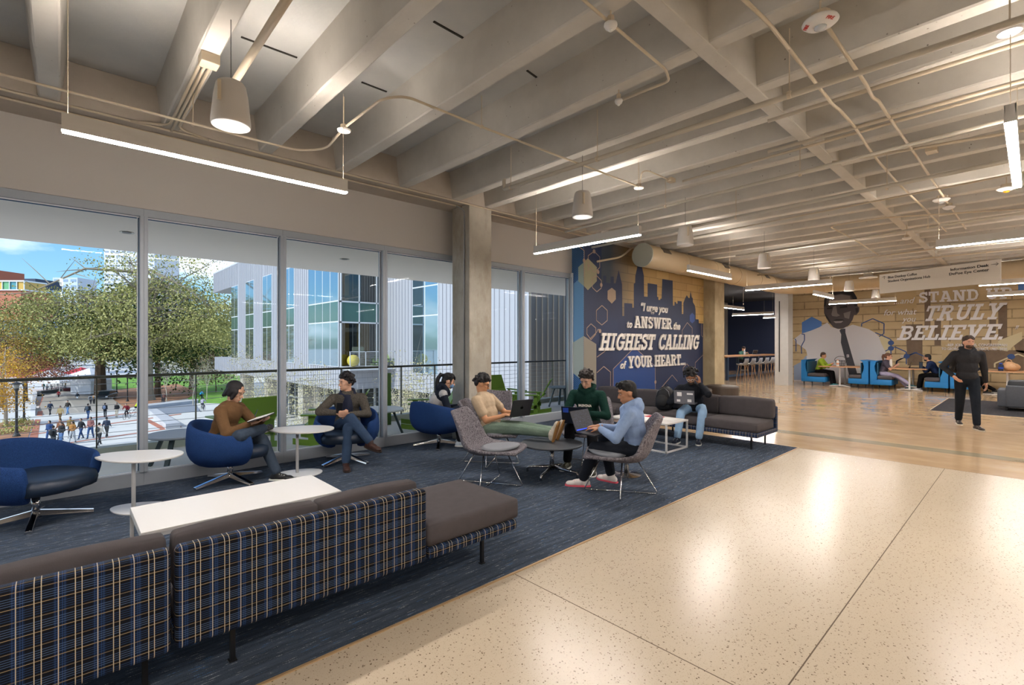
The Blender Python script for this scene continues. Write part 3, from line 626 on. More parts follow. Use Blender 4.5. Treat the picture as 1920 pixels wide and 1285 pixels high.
GL = {
 'I': (.5, [_R(.15, 0, .35, 1), _R(0, 0, .5, .16), _R(0, .84, .5, 1)]),
 'H': (.97, [_R(.12, 0, .33, 1), _R(.64, 0, .85, 1), _R(0, 0, .45, .16), _R(.52, 0, .97, .16), _R(0, .84, .45, 1), _R(.52, .84, .97, 1), _R(.3, .42, .66, .58)]),
 'E': (.76, [_R(.12, 0, .33, 1), _R(0, 0, .76, .16), _R(0, .84, .76, 1), _R(.3, .42, .58, .57), _R(.6, 0, .76, .34), _R(.6, .68, .76, 1)]),
 'L': (.72, [_R(.12, 0, .33, 1), _R(0, .84, .46, 1), _R(0, 0, .72, .16), _R(.56, 0, .72, .4)]),
 'T': (.82, [_R(.3, 0, .52, 1), _R(.17, 0, .65, .15), _R(0, .84, .82, 1), _R(0, .64, .14, 1), _R(.68, .64, .82, 1)]),
 'A': (1., [[(.07, 0), (.27, 0), (.57, 1), (.37, 1)], [(.73, 0), (.95, 0), (.63, 1), (.43, 1)], _R(.25, .24, .75, .38), _R(0, 0, .4, .14), _R(.6, 0, 1.02, .14), _R(.25, .87, .6, 1)]),
 'N': (1., [_R(.12, 0, .3, 1), _R(.7, 0, .88, 1), [(.62, 0), (.88, 0), (.36, 1), (.12, 1)], _R(0, 0, .42, .14), _R(0, .86, .3, 1), _R(.56, .86, 1, 1)]),
 'S': (.78, rib2([(.66, .74), (.6, .87), (.4, .92), (.2, .86), (.13, .72), (.22, .59), (.42, .52), (.6, .43), (.67, .28), (.57, .13), (.37, .08), (.18, .14), (.11, .28)], .185)+[_R(.6, .66, .72, 1), _R(.04, 0, .16, .34)]),
 'W': (1.4, [[(.12, 1), (.34, 1), (.56, 0), (.4, 0)], [(.4, 0), (.56, 0), (.78, 1), (.64, 1)], [(.64, 1), (.8, 1), (1.02, 0), (.86, 0)], [(.86, 0), (1.02, 0), (1.28, 1), (1.08, 1)], _R(0, .86, .46, 1), _R(.95, .86, 1.4, 1)]),
 'R': (.96, [_R(.12, 0, .33, 1), [(.66, 0), (.9, 0), (.64, .52), (.42, .52)], _R(0, 0, .44, .15), _R(0, .84, .4, 1), _R(.62, 0, .98, .15)]+rib2(_bowl, .17)),
 'P': (.84, [_R(.12, 0, .33, 1), _R(0, 0, .48, .15), _R(0, .84, .4, 1)]+rib2(_bowl, .17)),
 'B': (.86, [_R(.12, 0, .33, 1), _R(0, 0, .4, .16), _R(0, .84, .4, 1)]+rib2(_bowl, .17)+rib2([(.28, .5), (.56, .5), (.7, .43), (.77, .29), (.7, .14), (.55, .085), (.28, .085)], .17)),
 'D': (.92, [_R(.12, 0, .33, 1), _R(0, 0, .4, .16), _R(0, .84, .4, 1)]+rib2([(.28, .915), (.5, .915), (.7, .82), (.8, .5), (.7, .18), (.5, .085), (.28, .085)], .18)),
 'U': (.96, rib2([(.22, 1), (.22, .36), (.29, .17), (.48, .09), (.67, .17), (.74, .36), (.74, 1)], .2)+[_R(0, .85, .44, 1), _R(.54, .85, .96, 1)]),
 'G': (.9, rib2([(.74, .72), (.64, .87), (.46, .92), (.26, .84), (.15, .64), (.13, .5), (.15, .34), (.26, .15), (.46, .08), (.66, .13), (.73, .22), (.73, .46)], .19)+[_R(.46, .4, .9, .54), _R(.7, .66, .82, 1)]),
 'C': (.86, rib2([(.74, .7), (.64, .87), (.46, .92), (.26, .84), (.15, .64), (.13, .5), (.15, .34), (.26, .15), (.46, .08), (.66, .14), (.76, .3)], .19)+[_R(.7, .64, .82, 1)]),
 'O': (.92, rib2(_ring, .19, True)),
 'Y': (.96, [[(.06, 1), (.3, 1), (.56, .48), (.38, .4)], [(.68, 1), (.9, 1), (.58, .4), (.4, .48)], _R(.38, 0, .58, .48), _R(.22, 0, .74, .15), _R(0, .86, .42, 1), _R(.56, .86, .98, 1)]),
 'V': (.98, [[(.1, 1), (.33, 1), (.6, 0), (.4, 0)], [(.68, 1), (.88, 1), (.6, 0), (.4, 0)], _R(0, .86, .44, 1), _R(.58, .86, .98, 1)]),
 '.': (.26, [_R(.02, 0, .22, .2)]), ' ': (.4, []),
 '"': (.62, [[(.08, .72), (.16, .72), (.28, 1), (.06, 1)], [(.38, .72), (.46, .72), (.58, 1), (.36, 1)]]),
}
def slab(word, m, name, o, ux, width, cap, parent, slant=0., ext=.02, gap=.06):
    # raised slab serif lettering laid along ux on a wall; o is the bottom left corner
    W = sum(GL[c][0]+gap for c in word)-gap; o = Vector(o); ux = Vector(ux).normalized(); uz = Vector((0, 0, 1)); nrm = ux.cross(uz)
    sx = (width-slant*cap)/W; b = MB(); x = 0
    for ch in word:
        w, parts = GL[ch]
        for ip, pl in enumerate(parts):
            ar = sum(pl[i][0]*pl[(i+1) % len(pl)][1]-pl[(i+1) % len(pl)][0]*pl[i][1] for i in range(len(pl)))
            if ar < 0: pl = pl[::-1]
            P = [o+ux*((x+p[0])*sx+slant*cap*p[1])+uz*(p[1]*cap)+nrm*(ip*.0004) for p in pl]; k = len(P)
            b.add(P+[p+nrm*(ext+ip*.0006) for p in P], [tuple(range(k-1, -1, -1)), tuple(range(k, 2*k))]+[(i, (i+1) % k, k+(i+1) % k, k+i) for i in range(k)])
        x += w+gap
    return b.build(name, m, parent)
def patch(poly, fn, nrm, eps, m, name, parent):      # thin printed area on a wall
    P = [fn(*p)+Vector(nrm)*eps for p in poly]; n = Vector(nrm)*.0008; k = len(P)
    return MB().add(P+[p+n for p in P], [tuple(range(k-1, -1, -1)), tuple(range(k, 2*k))]+[(i, (i+1) % k, k+(i+1) % k, k+i) for i in range(k)]).build(name, m, parent)
def lines(paths, fn, nrm, eps, w, m, name, parent, up=(0, 0, 1)):
    b = MB()
    for pth in paths:
        P = [fn(*p)+Vector(nrm)*eps for p in pth]
        for a, c in zip(P, P[1:]):
            b.bar(a, c, .0012, w, (0, 0, 1)) if abs((c-a).normalized().z) < .99 else b.add(*_vbar(a, c, w, nrm))
    return b.build(name, m, parent)
def _vbar(a, c, w, nrm):
    n = Vector(nrm); s = n.cross(Vector((0, 0, 1)))*w/2; q = n*.0006
    P = [a-s-q, a+s-q, a+s+q, a-s+q, c-s-q, c+s-q, c+s+q, c-s+q]
    return P, [(3,2,1,0),(4,5,6,7),(0,1,5,4),(1,2,6,5),(2,3,7,6),(3,0,4,7)]
wallM = [o for o in bpy.data.objects if o.name.startswith('wall_back_left')][0]
def zm(pts, ox, oy, s): return [(ox+x/s, oy+y/s) for x, y in pts]
Z1 = lambda pts: zm(pts, 1060, 440, 4.283)
FM = lambda px, py: gy(px, py, MY); NM = (0, -1, 0)
t = newmat('mural_tan'); br = t.n('ShaderNodeTexBrick'); sx_ = t.n('ShaderNodeSeparateXYZ'); cb = t.n('ShaderNodeCombineXYZ'); t.l(t.coord(), sx_.inputs[0]); t.l(sx_.outputs[0], cb.inputs[0]); t.l(sx_.outputs[2], cb.inputs[1]); t.l(cb.outputs[0], br.inputs['Vector'])
br.inputs['Scale'].default_value = 1; br.inputs['Brick Width'].default_value = .62; br.inputs['Row Height'].default_value = .2; br.inputs['Mortar Size'].default_value = .008
br.inputs['Color1'].default_value = hx('B79A62'); br.inputs['Color2'].default_value = hx('A98C56'); br.inputs['Mortar'].default_value = hx('8E7444')
sp = t.n('ShaderNodeSeparateXYZ'); t.l(t.coord(), sp.inputs[0]); mr = t.n('ShaderNodeMapRange'); mr.inputs[1].default_value = 8.9; mr.inputs[2].default_value = 10.6; t.l(sp.outputs[0], mr.inputs[0])
t.l(t.mix(mr.outputs[0], hx('2A3644'), br.outputs[0]), t.b.inputs['Base Color']); t.b.inputs['Roughness'].default_value = .6; MTAN = t.m
sky_ = [(290,400),(303,385),(303,330),(328,330),(328,388),(362,392),(362,338),(388,338),(388,392),(403,392),(427,285),(455,400),(457,655),(472,655),(472,550),(537,555),(537,588),(549,588),(549,395),(560,390),(562,330),(580,248),(612,248),(630,330),(632,498),(660,500),(660,390),(737,402),(737,500),(747,502),(747,525),(762,525),(762,515),(772,515),(778,357),(862,370),(864,570),(876,570),(876,540),(890,545),(890,555),(900,555),(900,533),(935,537),(935,638),(947,638),(947,550),(960,515),(975,487),(990,510),(998,510),(1006,450),(1015,505),(1023,510),(1025,545),(1040,570),(1045,600),(1047,680),(1070,682),(1072,712),(1110,716),(1112,765),(1130,770),(1130,795),(1138,795),(1138,770),(1150,768),(1153,200),(760,20),(290,-60)]
patch(Z1(sky_)[::-1], FM, NM, .001, MTAN, 'skyline_print', wallM)
OLV = mat('mural_olive', '8E8B70', .6); TANH = mat('mural_tan_hex', '8D7A68', .6); BLH = mat('mural_blue_hex', '2B4A8C', .6); GRYH = mat('mural_grey_hex', '847E74', .6); RYB = mat('mural_royal', '123A78', .6); LNB = mat('mural_line', '9A8476', .6); LGB = mat('mural_daylit_blue', '6E9CC6', .6)
patch(Z1([(147,225),(180,190),(252,262),(252,375),(180,447),(147,412)])[::-1], FM, NM, .002, OLV, 'hexagon_print', wallM)
patch(Z1([(147,815),(248,880),(248,1240),(147,1285)])[::-1], FM, NM, .002, GRYH, 'hexagon_print', wallM)
patch(Z1([(372,428),(403,452),(405,520),(372,555),(338,520),(338,452)])[::-1], FM, NM, .003, TANH, 'hexagon_print', wallM)
patch(Z1([(1018,628),(1038,650),(1038,695),(1018,714),(998,695),(998,650)])[::-1], FM, NM, .003, BLH, 'hexagon_print', wallM)
patch(Z1([(555,905),(720,1060),(722,1400),(383,1400),(383,1080)])[::-1], FM, NM, .002, RYB, 'hexagon_print', wallM)
HX = [[(105,95),(150,130),(150,340)], [(182,290),(182,170),(230,135),(275,180),(275,265),(232,305),(182,240)], [(218,350),(250,330),(288,370),(288,430),(252,460),(215,425),(218,350)], [(293,570),(336,610),(336,690),(292,727),(248,690),(248,610),(293,570)], [(205,717),(243,750),(243,800),(205,845),(172,800),(172,750),(205,717)], [(195,840),(250,785),(262,760),(282,778)], [(252,985),(320,935)], [(252,1110),(308,1060),(362,1105),(362,1285)], [(383,1285),(383,1080),(555,905),(720,1060),(722,1285)], [(1112,410),(1150,450),(1150,560),(1112,610),(1072,560),(1072,450),(1112,410)], [(937,850),(937,770),(978,707),(1018,750),(1018,800)], [(1092,716),(1092,810),(1130,855),(1150,835)], [(1150,1010),(1103,968),(1042,1030),(1042,1170),(1075,1210)], [(945,1110),(945,1070),(975,1038),(1005,1075),(1005,1110)], [(770,1230),(857,1128),(900,1180)], [(1135,1200),(1135,1130),(1150,1115)]]
lines([Z1(p) for p in HX], FM, NM, .004, .018, LNB, 'outline_print', wallM)
dots = MB()
for p in Z1([(722,1185), (277,775), (262,300), (230,135), (150,210), (287,405)]): dots.cyl(FM(*p)+Vector((0, -.006, 0)), FM(*p)+Vector((0, 0, 0)), .045, n=14)
dots.build('node_print', LNB, wallM)
# return face with fine diagonal stripes; window daylight painted in as paler blues
t = newmat('mural_stripes'); wv = t.n('ShaderNodeTexWave'); wv.inputs['Scale'].default_value = 14; wv.wave_type = 'BANDS'; wv.bands_direction = 'DIAGONAL'; t.l(t.coord(), wv.inputs['Vector'])
t.l(t.ramp(wv.outputs[0], [(.45, hx('1E4274')), (.6, hx('4E7FB4'))]), t.b.inputs['Base Color']); STR = t.m
FR = lambda px, py: gx(px, py, 8.0); NR = (-1, 0, 0)
def pr(poly, m, e): patch([(px, py) for px, py in Z1(poly)], FR, NR, e, m, 'daylit_return_print', wallM)
struct(MB().box((7.985, MY, 0), (8.0, YW+.14, 3.8)).build('wall_back_left', STR), 'narrow striped blue return beside the last window')
def prr(y0, z0, y1, z1, m, e=.004): MB().box((7.985-e-.001, y0, z0), (7.985-e, y1, z1)).build('daylit_return_print', m, wallM)
FR = lambda px, py: gx(px, py, 7.985)
patch(Z1([(147,330),(147,815),(60,870),(60,400)]), FR, NR, .002, LGB, 'daylit_return_print', wallM)
patch(Z1([(147,412),(105,375),(105,262),(147,225)])[::1], FR, NR, .004, mat('mural_daylit_hex', 'A9B8AC', .6), 'daylit_return_print', wallM)  # hexagons wrap the corner, recoloured paler for the daylight on this face
patch(Z1([(147,815),(147,1180),(60,1110),(60,870)]), FR, NR, .004, mat('mural_daylit_hex2', 'B4BDB4', .6), 'daylit_return_print', wallM)
LET = mat('brushed_letter', 'DDD8D2', .45)
def M1(word, name, x0, y0, x1, ytop, sl=0., ext=.03):
    a = Z1([(x0, y0)])[0]; c = Z1([(x1, y0)])[0]; t_ = Z1([(x0, ytop)])[0]; p = FM(*a); q = FM(*c); r_ = FM(*t_)
    return slab(word, LET, name, p+Vector((0, -.004, 0)), (1, 0, 0), q.x-p.x, r_.z-p.z, wallM, sl, ext)
M1('ANSWER', 'lettering', 545, 750, 847, 653); M1('HIGHEST', 'lettering', 262, 933, 718, 790, .28); M1('CALLING', 'lettering', 735, 927, 1070, 800, .28)
M1('YOUR', 'lettering', 495, 1075, 690, 977); M1('HEART...', 'lettering', 710, 1062, 957, 968)
def T1(s, x0, y0, x1, size_px, sh=.25, off=.02):
    a, c = Z1([(x0, y0)])[0], Z1([(x1, y0)])[0]; u = Z1([(x0, y0-size_px)])[0]; p, q, r_ = FM(*a), FM(*c), FM(*u)
    text(s, 'lettering', LET, p+Vector((0, -.006, 0)), (1, 0, 0), (0, 0, 1), (r_.z-p.z)/.72, wallM, .02, sh, off, width=q.x-p.x)
T1('\u201cI urge you', 603, 612, 818, 66); T1('to', 490, 748, 531, 62); T1('the', 862, 762, 917, 60); T1('of', 437, 1078, 485, 62)
# ------------------------------------------------ portrait wall (x = PW, seen from -x)
wallP = [o for o in bpy.data.objects if o.name.startswith('wall_back_right')][0]
FP = lambda px, py: gx(px, py, PW); NP = (-1, 0, 0)
Z5 = lambda pts: zm(pts, 1480, 560, 7.1375); Z2 = lambda pts: zm(pts, 1340, 470, 4.76); Z7 = lambda pts: zm(pts, 1640, 480, 5.353)
SHIRT = mat('print_white', 'D2D0D4', .6); FACE = mat('print_grey_dark', '4C464A', .6); FACL = mat('print_grey_mid', '7E7878', .6); HAIRP = mat('print_black', '1E1B20', .6); TIE = mat('print_tie', '3C3E48', .6, var=.3, vs=60); PBL = mat('print_blue', '4A78BC', .6); PBN = mat('print_brown', '6E5B48', .6, var=.15, vs=6); PCR = mat('print_cream', 'CFC39E', .6); PLB = mat('print_bluegrey', '93A6C4', .6); FACD = mat('print_grey_deep', '2B272B', .6)
def pp_(poly, m, e, name='portrait_print', Z=None): P = Z(poly) if Z else poly; patch(P[::-1], FP, NP, e, m, name, wallP)
for q in ([(310,690),(480,685),(480,1100),(330,1100)], [(600,650),(665,650),(665,900),(600,900)], [(500,340),(560,335),(560,700),(500,700)], [(1150,640),(1220,640),(1215,800),(1150,800)], [(1240,500),(1330,470),(1330,900),(1240,880)], [(1380,850),(1499,830),(1499,980),(1420,960)], [(1050,940),(1499,950),(1499,1150),(1100,1130)]): pp_(q, PBN, .001, 'ruin_print', Z7)
for q in ([(220,300),(420,310),(420,520),(330,540),(220,520)], [(560,330),(1200,290),(1200,440),(560,460)], [(670,860),(1060,860),(1060,1100),(680,1100)]): pp_(q, mat('print_sand', 'BDA67C', .6), .0008, 'ruin_print', Z7)
pp_([(1240,850),(1400,790),(1480,760),(1480,840),(1400,900),(1330,960),(1240,940)], PCR, .002, 'ruin_print', Z7)
pp_([(1115,460),(1200,500),(1360,545),(1360,740),(1290,800),(1200,820),(1100,760)], PCR, .0015, 'hexagon_print', Z5)
pp_([(300,243),(433,310),(433,400),(300,440),(170,465),(168,320)], PBL, .0015, 'hexagon_print', Z5)
pp_([(60,545),(150,475),(290,430),(400,385),(510,320),(560,380),(640,405),(690,410),(850,350),(940,375),(1060,410),(1150,460),(1200,510),(1230,600),(1290,720),(1330,790),(1280,840),(1112,830),(1112,1130),(60,1130),(70,900),(160,860),(240,760),(225,690),(160,640),(100,600)], SHIRT, .003, Z=Z5)
pp_([(60,900),(150,850),(230,760),(240,900),(210,1090),(60,1090)], PLB, .0045, Z=Z5)
pp_([(975,500),(978,440),(1000,385),(1050,350),(1110,338),(1180,340),(1240,370),(1270,420),(1275,495),(1292,510),(1290,545),(1265,575),(1245,575),(1230,620),(1200,665),(1150,695),(1100,700),(1060,685),(1020,640),(995,600),(978,560)], FACE, .006, Z=Z2)
pp_([(975,500),(978,440),(1000,385),(1050,350),(1110,338),(1180,340),(1240,370),(1270,420),(1275,495),(1250,500),(1235,440),(1215,400),(1130,385),(1045,400),(1000,440),(990,500)], HAIRP, .0075, Z=Z2)
pp_([(1045,408),(1130,392),(1208,405),(1215,450),(1130,455),(1050,450)], FACL, .0075, Z=Z2)
pp_([(1060,500),(1085,495),(1095,560),(1120,580),(1090,590),(1050,585),(1042,570)], FACL, .0075, Z=Z2); pp_([(1150,560),(1215,540),(1200,610),(1160,600)], FACL, .0075, Z=Z2)
pp_([(1000,512),(1045,505),(1050,520),(1005,525)], HAIRP, .0085, Z=Z2); pp_([(1115,500),(1180,490),(1185,508),(1120,516)], HAIRP, .0085, Z=Z2); pp_([(995,492),(1050,488),(1050,496),(998,502)], FACD, .009, Z=Z2); pp_([(1110,482),(1190,472),(1192,482),(1112,492)], FACD, .009, Z=Z2)
pp_([(1055,625),(1090,612),(1140,612),(1160,625),(1110,630)], FACD, .0085, Z=Z2); pp_([(1060,632),(1150,628),(1130,645),(1080,648)], mat('print_lip', '9C9496', .6), .0085, Z=Z2); pp_([(1255,512),(1282,515),(1280,545),(1262,560)], FACD, .0085, Z=Z2); pp_([(985,560),(1015,600),(1045,650),(1020,640),(995,600)], FACD, .0085, Z=Z2)
pp_([(672,430),(690,408),(750,402),(752,460),(905,990),(910,1110),(820,1110),(760,860),(690,590),(695,480)], TIE, .005, Z=Z5); pp_([(768,750),(798,750),(800,785),(770,788)], SHIRT, .007, 'tie_mark', Z5); pp_([(776,758),(792,758),(792,764),(782,764),(782,772),(792,772),(792,780),(776,780)], TIE, .009, 'tie_mark', Z5)
lines([Z5(p) for p in ([(968,375),(968,335),(1115,270),(1268,335),(1265,470),(1200,510)], [(1150,457),(1235,490),(1360,550),(1360,745),(1325,765)], [(1285,705),(1360,665),(1408,648),(1460,668),(1565,715),(1567,880)], [(1438,905),(1438,835),(1570,775),(1710,720)], [(75,540),(90,560),(90,710)], [(165,475),(203,480),(203,560),(160,640),(165,740)])]+[Z7(p) for p in ([(220,1110),(220,1055),(320,1010),(405,970),(500,1010)],)], FP, NP, .006, .035, mat('print_line_blue', '2F4E86', .6), 'outline_print', wallP)
lines([Z7([(1205,1120),(1205,1080),(1370,1010),(1440,985),(1499,1010)])], FP, NP, .006, .04, PCR, 'outline_print', wallP)
d_ = MB()
for p in Z5([(1360,593), (1360,668), (1570,773)])+Z7([(1370,1012)]): d_.cyl(FP(*p)+Vector((-.01, 0, 0)), FP(*p), .09, n=16)
d_.build('node_print', mat('print_line_blue', '2F4E86'), wallP)
pp_([(1440,290),(1499,275),(1499,400),(1440,380)], PBL, .002, 'hexagon_print', Z7)
LETW = mat('white_letter', 'ECEAEC', .45)
def M2(word, x0, y0, x1, ytop, sl=0.):
    a, c, u = Z7([(x0, y0)])[0], Z7([(x1, y0)])[0], Z7([(x0, ytop)])[0]; p, q, r_ = FP(*a), FP(*c), FP(*u)
    return slab(word, LETW, 'lettering', p+Vector((-.005, 0, 0)), (0, -1, 0), p.y-q.y, r_.z-p.z, wallP, sl, .05)
M2('STAND', 443, 473, 1047, 368); M2('UP', 1112, 440, 1385, 330, .05); M2('TRULY', 483, 656, 1330, 506, .3); M2('BELIEVE.', 222, 846, 1350, 706, .3); M2('"', 1362, 840, 1455, 700, .3)
def T2(s, x0, y0, x1, hpx, sh=.3, off=.0):
    a, c, u = Z7([(x0, y0)])[0], Z7([(x1, y0)])[0], Z7([(x0, y0-hpx)])[0]; p, q, r_ = FP(*a), FP(*c), FP(*u)
    text(s, 'lettering', LETW, p+Vector((-.01, 0, 0)), (0, -1, 0), (0, 0, 1), (r_.z-p.z)/.72, wallP, .03, sh, off, width=p.y-q.y)
T2('...and', 195, 483, 405, 58); T2('for what', 95, 598, 425, 58); T2('you', 275, 662, 415, 56)
T2('\u2013REP. JOHN LEWIS, CONGRESSMAN', 715, 907, 1330, 26, 0, .015); T2("TO GEORGIA\u2019S 5TH DISTRICT, 1987\u20132020", 672, 944, 1330, 25, 0, .015)
T2('GT', 262, 1025, 295, 26, 0, 0)
# ------------------------------------------------ back room
struct(MB().box((29, 6.5, 0), (29.3, 12.4, 4.2)).build('wall_back', mat('navy_wall', '14223F', .7)), 'dark navy wall at the back of the far room')
struct(MB().box((17.4, 12.4, 0), (29.3, 12.7, 4.2)).build('wall_far_left', mat('pale_back_wall', '9C948A', .7)), 'pale back room wall with a wooden door')
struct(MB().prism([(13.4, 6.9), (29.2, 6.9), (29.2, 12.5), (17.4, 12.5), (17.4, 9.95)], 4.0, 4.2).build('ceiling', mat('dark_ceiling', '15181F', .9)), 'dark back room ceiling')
dr = struct(MB().box((26.3, 12.36, 0), (27.9, 12.4, 2.25)).build('door_1', mat('door_trim_pale', 'B5AFA6', .6)), 'wooden door in the far room'); MB().box((26.4, 12.33, 0), (27.5, 12.37, 2.15)).build('door_leaf', mat('oak_door', '8E7A5C', .55), dr); MB().box((27.4, 12.29, .95), (27.46, 12.33, 1.1)).build('handle', STEEL, dr)
# ================================================================ SERVICES UNDER THE CEILING
def pipe(label, pts, r, m=None, cat='pipe', name='conduit', fr=.12, hang=()):
    P = fillet(pts, fr, 6); t = MB().tube(P, r, 10).build(name, m or PIPE, smooth=True); tag(t, label, cat, 'pipes and conduits under the ceiling')
    for (x, y, z) in hang: MB().cyl((x, y, z), (x, y, 3.8), .004, n=5).build('hanger_rod', PIPE, t); MB().lathe([(r+.006, -.012), (r+.006, .012)], (x, y, z), 10, Matrix.Rotation(R(90), 3, 'X')).build('clamp', PIPE, t)
    return t
z = 3.52; pp = [gz(*p, z) for p in ((0, 139), (560, 283), (612, 279), (645, 240), (716, 185), (760, 180), (903, 238), (1198, 350))]
pp[0] = pp[0]+(pp[0]-pp[1])*.6
pipe('long thin bent conduit joining the ceiling canopies over the lounge', pp, .0105, hang=[tuple(gz(903, 238, z)), tuple(gz(362, 233, z)), tuple(gz(645, 240, z))])
pipe('conduit bent from the ceiling edge to a small sensor on a rib', [gz(*p, 3.74) for p in ((1060, -30), (1140, 40), (1248, 130), (1255, 152), (1165, 188))], .011, fr=.05)
a, e = gz(945, 356, 3.33), gz(1339, 226, 3.33); d = e-a
pipe('thick grey sprinkler pipe nearest the camera crossing the ribs', [a+Vector((0, 0, .12)), a, a+d*2.6], .021, PIPEG, 'pipe', 'sprinkler_pipe', .03, hang=[tuple(gz(958, 352, 3.33)), tuple(gz(1120, 298, 3.33)), tuple(gz(1480, 178, 3.33))])
pipe('white pipe running up behind the nearest hanging speaker', [gz(437, 158, 3.62), gz(437, 158, 3.62)+(gz(540, -5, 3.62)-gz(437, 158, 3.62))*1.3], .027, fr=.01)
def lin(label, p, q, z, r, k=1.5, m=None, h=()): a, c = gz(*p, z), gz(*q, z); pipe(label, [a, a+(c-a)*k], r, m, hang=[tuple(gz(*x, z)) for x in h])
lin('second grey sprinkler pipe, passing left of the blue mural top', (1060, 435), (1340, 364), 3.42, .017, 2.4, PIPEG, ((1248, 387), (1500, 327)))
lin('grey sprinkler pipe passing just over the round duct end', (1110, 464), (1500, 383), 3.36, .022, 2.6, PIPEG, ((1380, 408), (1663, 352)))
lin('thin pipe below the grey sprinkler pipe near the second speaker', (1300, 444), (1500, 405), 3.4, .011, 2.8)
lin('white pipe clipped under the ribs left of the fire alarm', (1280, 340), (1560, 262), 3.74, .014, 1.9)
lin('white pipe close under the beams below the fire alarm', (1440, 227), (1705, 145), 3.74, .018, 2.)
lin('straight white pipe crossing the pair of bent conduits', (1440, 285), (1835, 175), 3.66, .017, 1.6)
lin('white pipe with a flat junction box right of centre', (1560, 305), (1900, 248), 3.66, .015, 1.6)
lin('low grey pipe crossing above the hanging sign', (1380, 480), (1724, 429), 3.5, .022, 2., PIPEG, ((1740, 426),))
lin('thin conduit near the portrait wall above the sign', (1500, 500), (1900, 447), 3.55, .016, 1.8)
lin('farthest thin conduit before the portrait wall', (1420, 516), (1800, 478), 3.6, .018, 1.8)
pipe('left conduit of the bent pair running away under the ribs', [gz(*p, 3.66) for p in ((1380, -15), (1440, 42), (1562, 197), (1574, 206), (1602, 237), (1630, 280), (1649, 305), (1684, 344), (1736, 394), (1774, 434))], .013, fr=.08)
pipe('right conduit of the bent pair running away under the ribs', [gz(*p, 3.66) for p in ((1552, 52), (1625, 160), (1637, 184), (1647, 189), (1667, 220), (1711, 282), (1744, 332), (1786, 394), (1811, 429))], .013, fr=.08)
pipe('hooked conduit turning back above the middle speakers', [gz(*p, 3.6) for p in ((1920, 392), (1660, 408), (1553, 424), (1600, 448), (1650, 480))], .012, fr=.2)
pipe('upper conduit along the edge beam over the windows', [(-6, 6.085, 3.775), (11, 6.085, 3.775)], .012); pipe('lower conduit along the edge beam over the windows', [(-6, 6.30, 3.78), (8, 6.30, 3.78)], .012)
pipe('conduit dropping down the raw concrete column', [(4.62, 6.3, 3.78), (4.73, 6.22, 3.72), (4.73, 6.22, .1)], .009, mat('galvanised', '9A9DA0', .4, .7), fr=.08)
pipe('bent conduit at the top left of the blue mural', [gy(*p, 6.3)-Vector((0, 0, .12)) for p in ((1120, 480), (1165, 472), (1185, 455), (1200, 440))], .022, fr=.2)
jb = tag(MB().box((.775, 4.28, 3.72), (.90, 4.40, 3.797)).build('junction_box', PIPE, bevel=.004), 'square junction box under the second rib with three conduits', 'junction box')
for k, x in enumerate((.80, .835, .87)): MB().tube(fillet([(x, 4.40, 3.775), (x, 5.95, 3.775), (x+(-.3 if k == 0 else .3)*(k != 1), 6.085, 3.775)], .1, 5), .012, 8).build('conduit_run', PIPE, jb, smooth=True)
for (p, q, zz, lb) in (((1258, 338), .055, 3.72, 'square box where the curved conduit meets a rib'), ((1747, 282), .07, 3.66, 'flat junction box on the pipe right of centre')):
    c = gz(*p, zz); tag(MB().box(c-Vector((q, q*.7, .025)), c+Vector((q, q*.7, .025))).build('junction_box', PIPE, bevel=.004), lb, 'junction box')
pipe('short curved conduit between the canopy and the square box', [gz(1199, 350, 3.55), gz(1203, 322, 3.62), gz(1215, 320, 3.68), gz(1256, 338, 3.72)], .009, fr=.1)
# canopies, detectors
DW = mat('device_white', 'E0DCD6', .4)
def canopy(p, z, label):
    c = gz(*p, z); t = thing('ceiling_canopy', label, 'ceiling canopy', c, 'round ceiling canopies'); MB().lathe([(0, -.012), (.055, -.012), (.06, 0), (.03, .004), (0, .004)], c, 24).build('cover', DW, t, smooth=False)
    MB().lathe([(.032, 0), (.032, .045), (0, .045)], c, 8).build('box', PIPE, t); MB().cyl(c+Vector((0, 0, .04)), (c.x, c.y, 3.8), .004, n=6).build('rod', PIPE, t); return t
canopy((645, 244), 3.5, 'round white canopy at the right end of the longest pendant'); canopy((1198, 352), 3.5, 'round white canopy over the pendant right of the concrete column'); canopy((1893, 58), 3.45, 'round white canopy in the top right corner of the photo')
def det(p, z, label, r=.05, extra=None, cat='detector'):
    c = gz(*p, z); t = thing('ceiling_detector', label, cat, c)
    MB().lathe([(0, -.035), (r*.35, -.032), (r*.8, -.018), (r, 0), (r*.95, .012), (0, .014)], c, 28).build('cover', DW, t, smooth=True)
    MB().lathe([(r*.55, .012), (r*.55, .06), (0, .06)], c, 8).build('mount', PIPE, t); MB().cyl(c+Vector((0, 0, .05)), (c.x, c.y, 3.8), .006, n=6).build('rod', PIPE, t)
    if extra: MB().ell(c+Vector((0, 0, -.032)), (r*.36, r*.36, r*.22)).build('lens', extra, t, smooth=True)
    return t, c
det((1145, 48), 3.70, 'white domed motion sensor on an octagonal box at top centre', .045, mat('sensor_lens', 'EDEDE8', .3)); det((1160, 190), 3.70, 'small white sensor under a rib right of centre', .035, MATS['sensor_lens'])
LENS = mat('strobe_lens', 'C9CED2', .1, .3, coat=1.); ft, fc = det((1538, 42), 3.66, 'white round fire alarm strobe with red lettering', .105, LENS, 'fire alarm')
RED = mat('red_print', 'B32417', .5)
for ang, s in ((240, 'FIRE'), (125, 'FIRE')):
    dv = Vector((math.cos(R(ang)), math.sin(R(ang)), 0)); tn = Vector((-dv.y, dv.x, 0))
    text(s, 'lettering', RED, fc+dv*.072-tn*.033+Vector((0, 0, -.024)), tn, dv*.85+Vector((0, 0, .3)), .03, ft, .001, 0, .02)
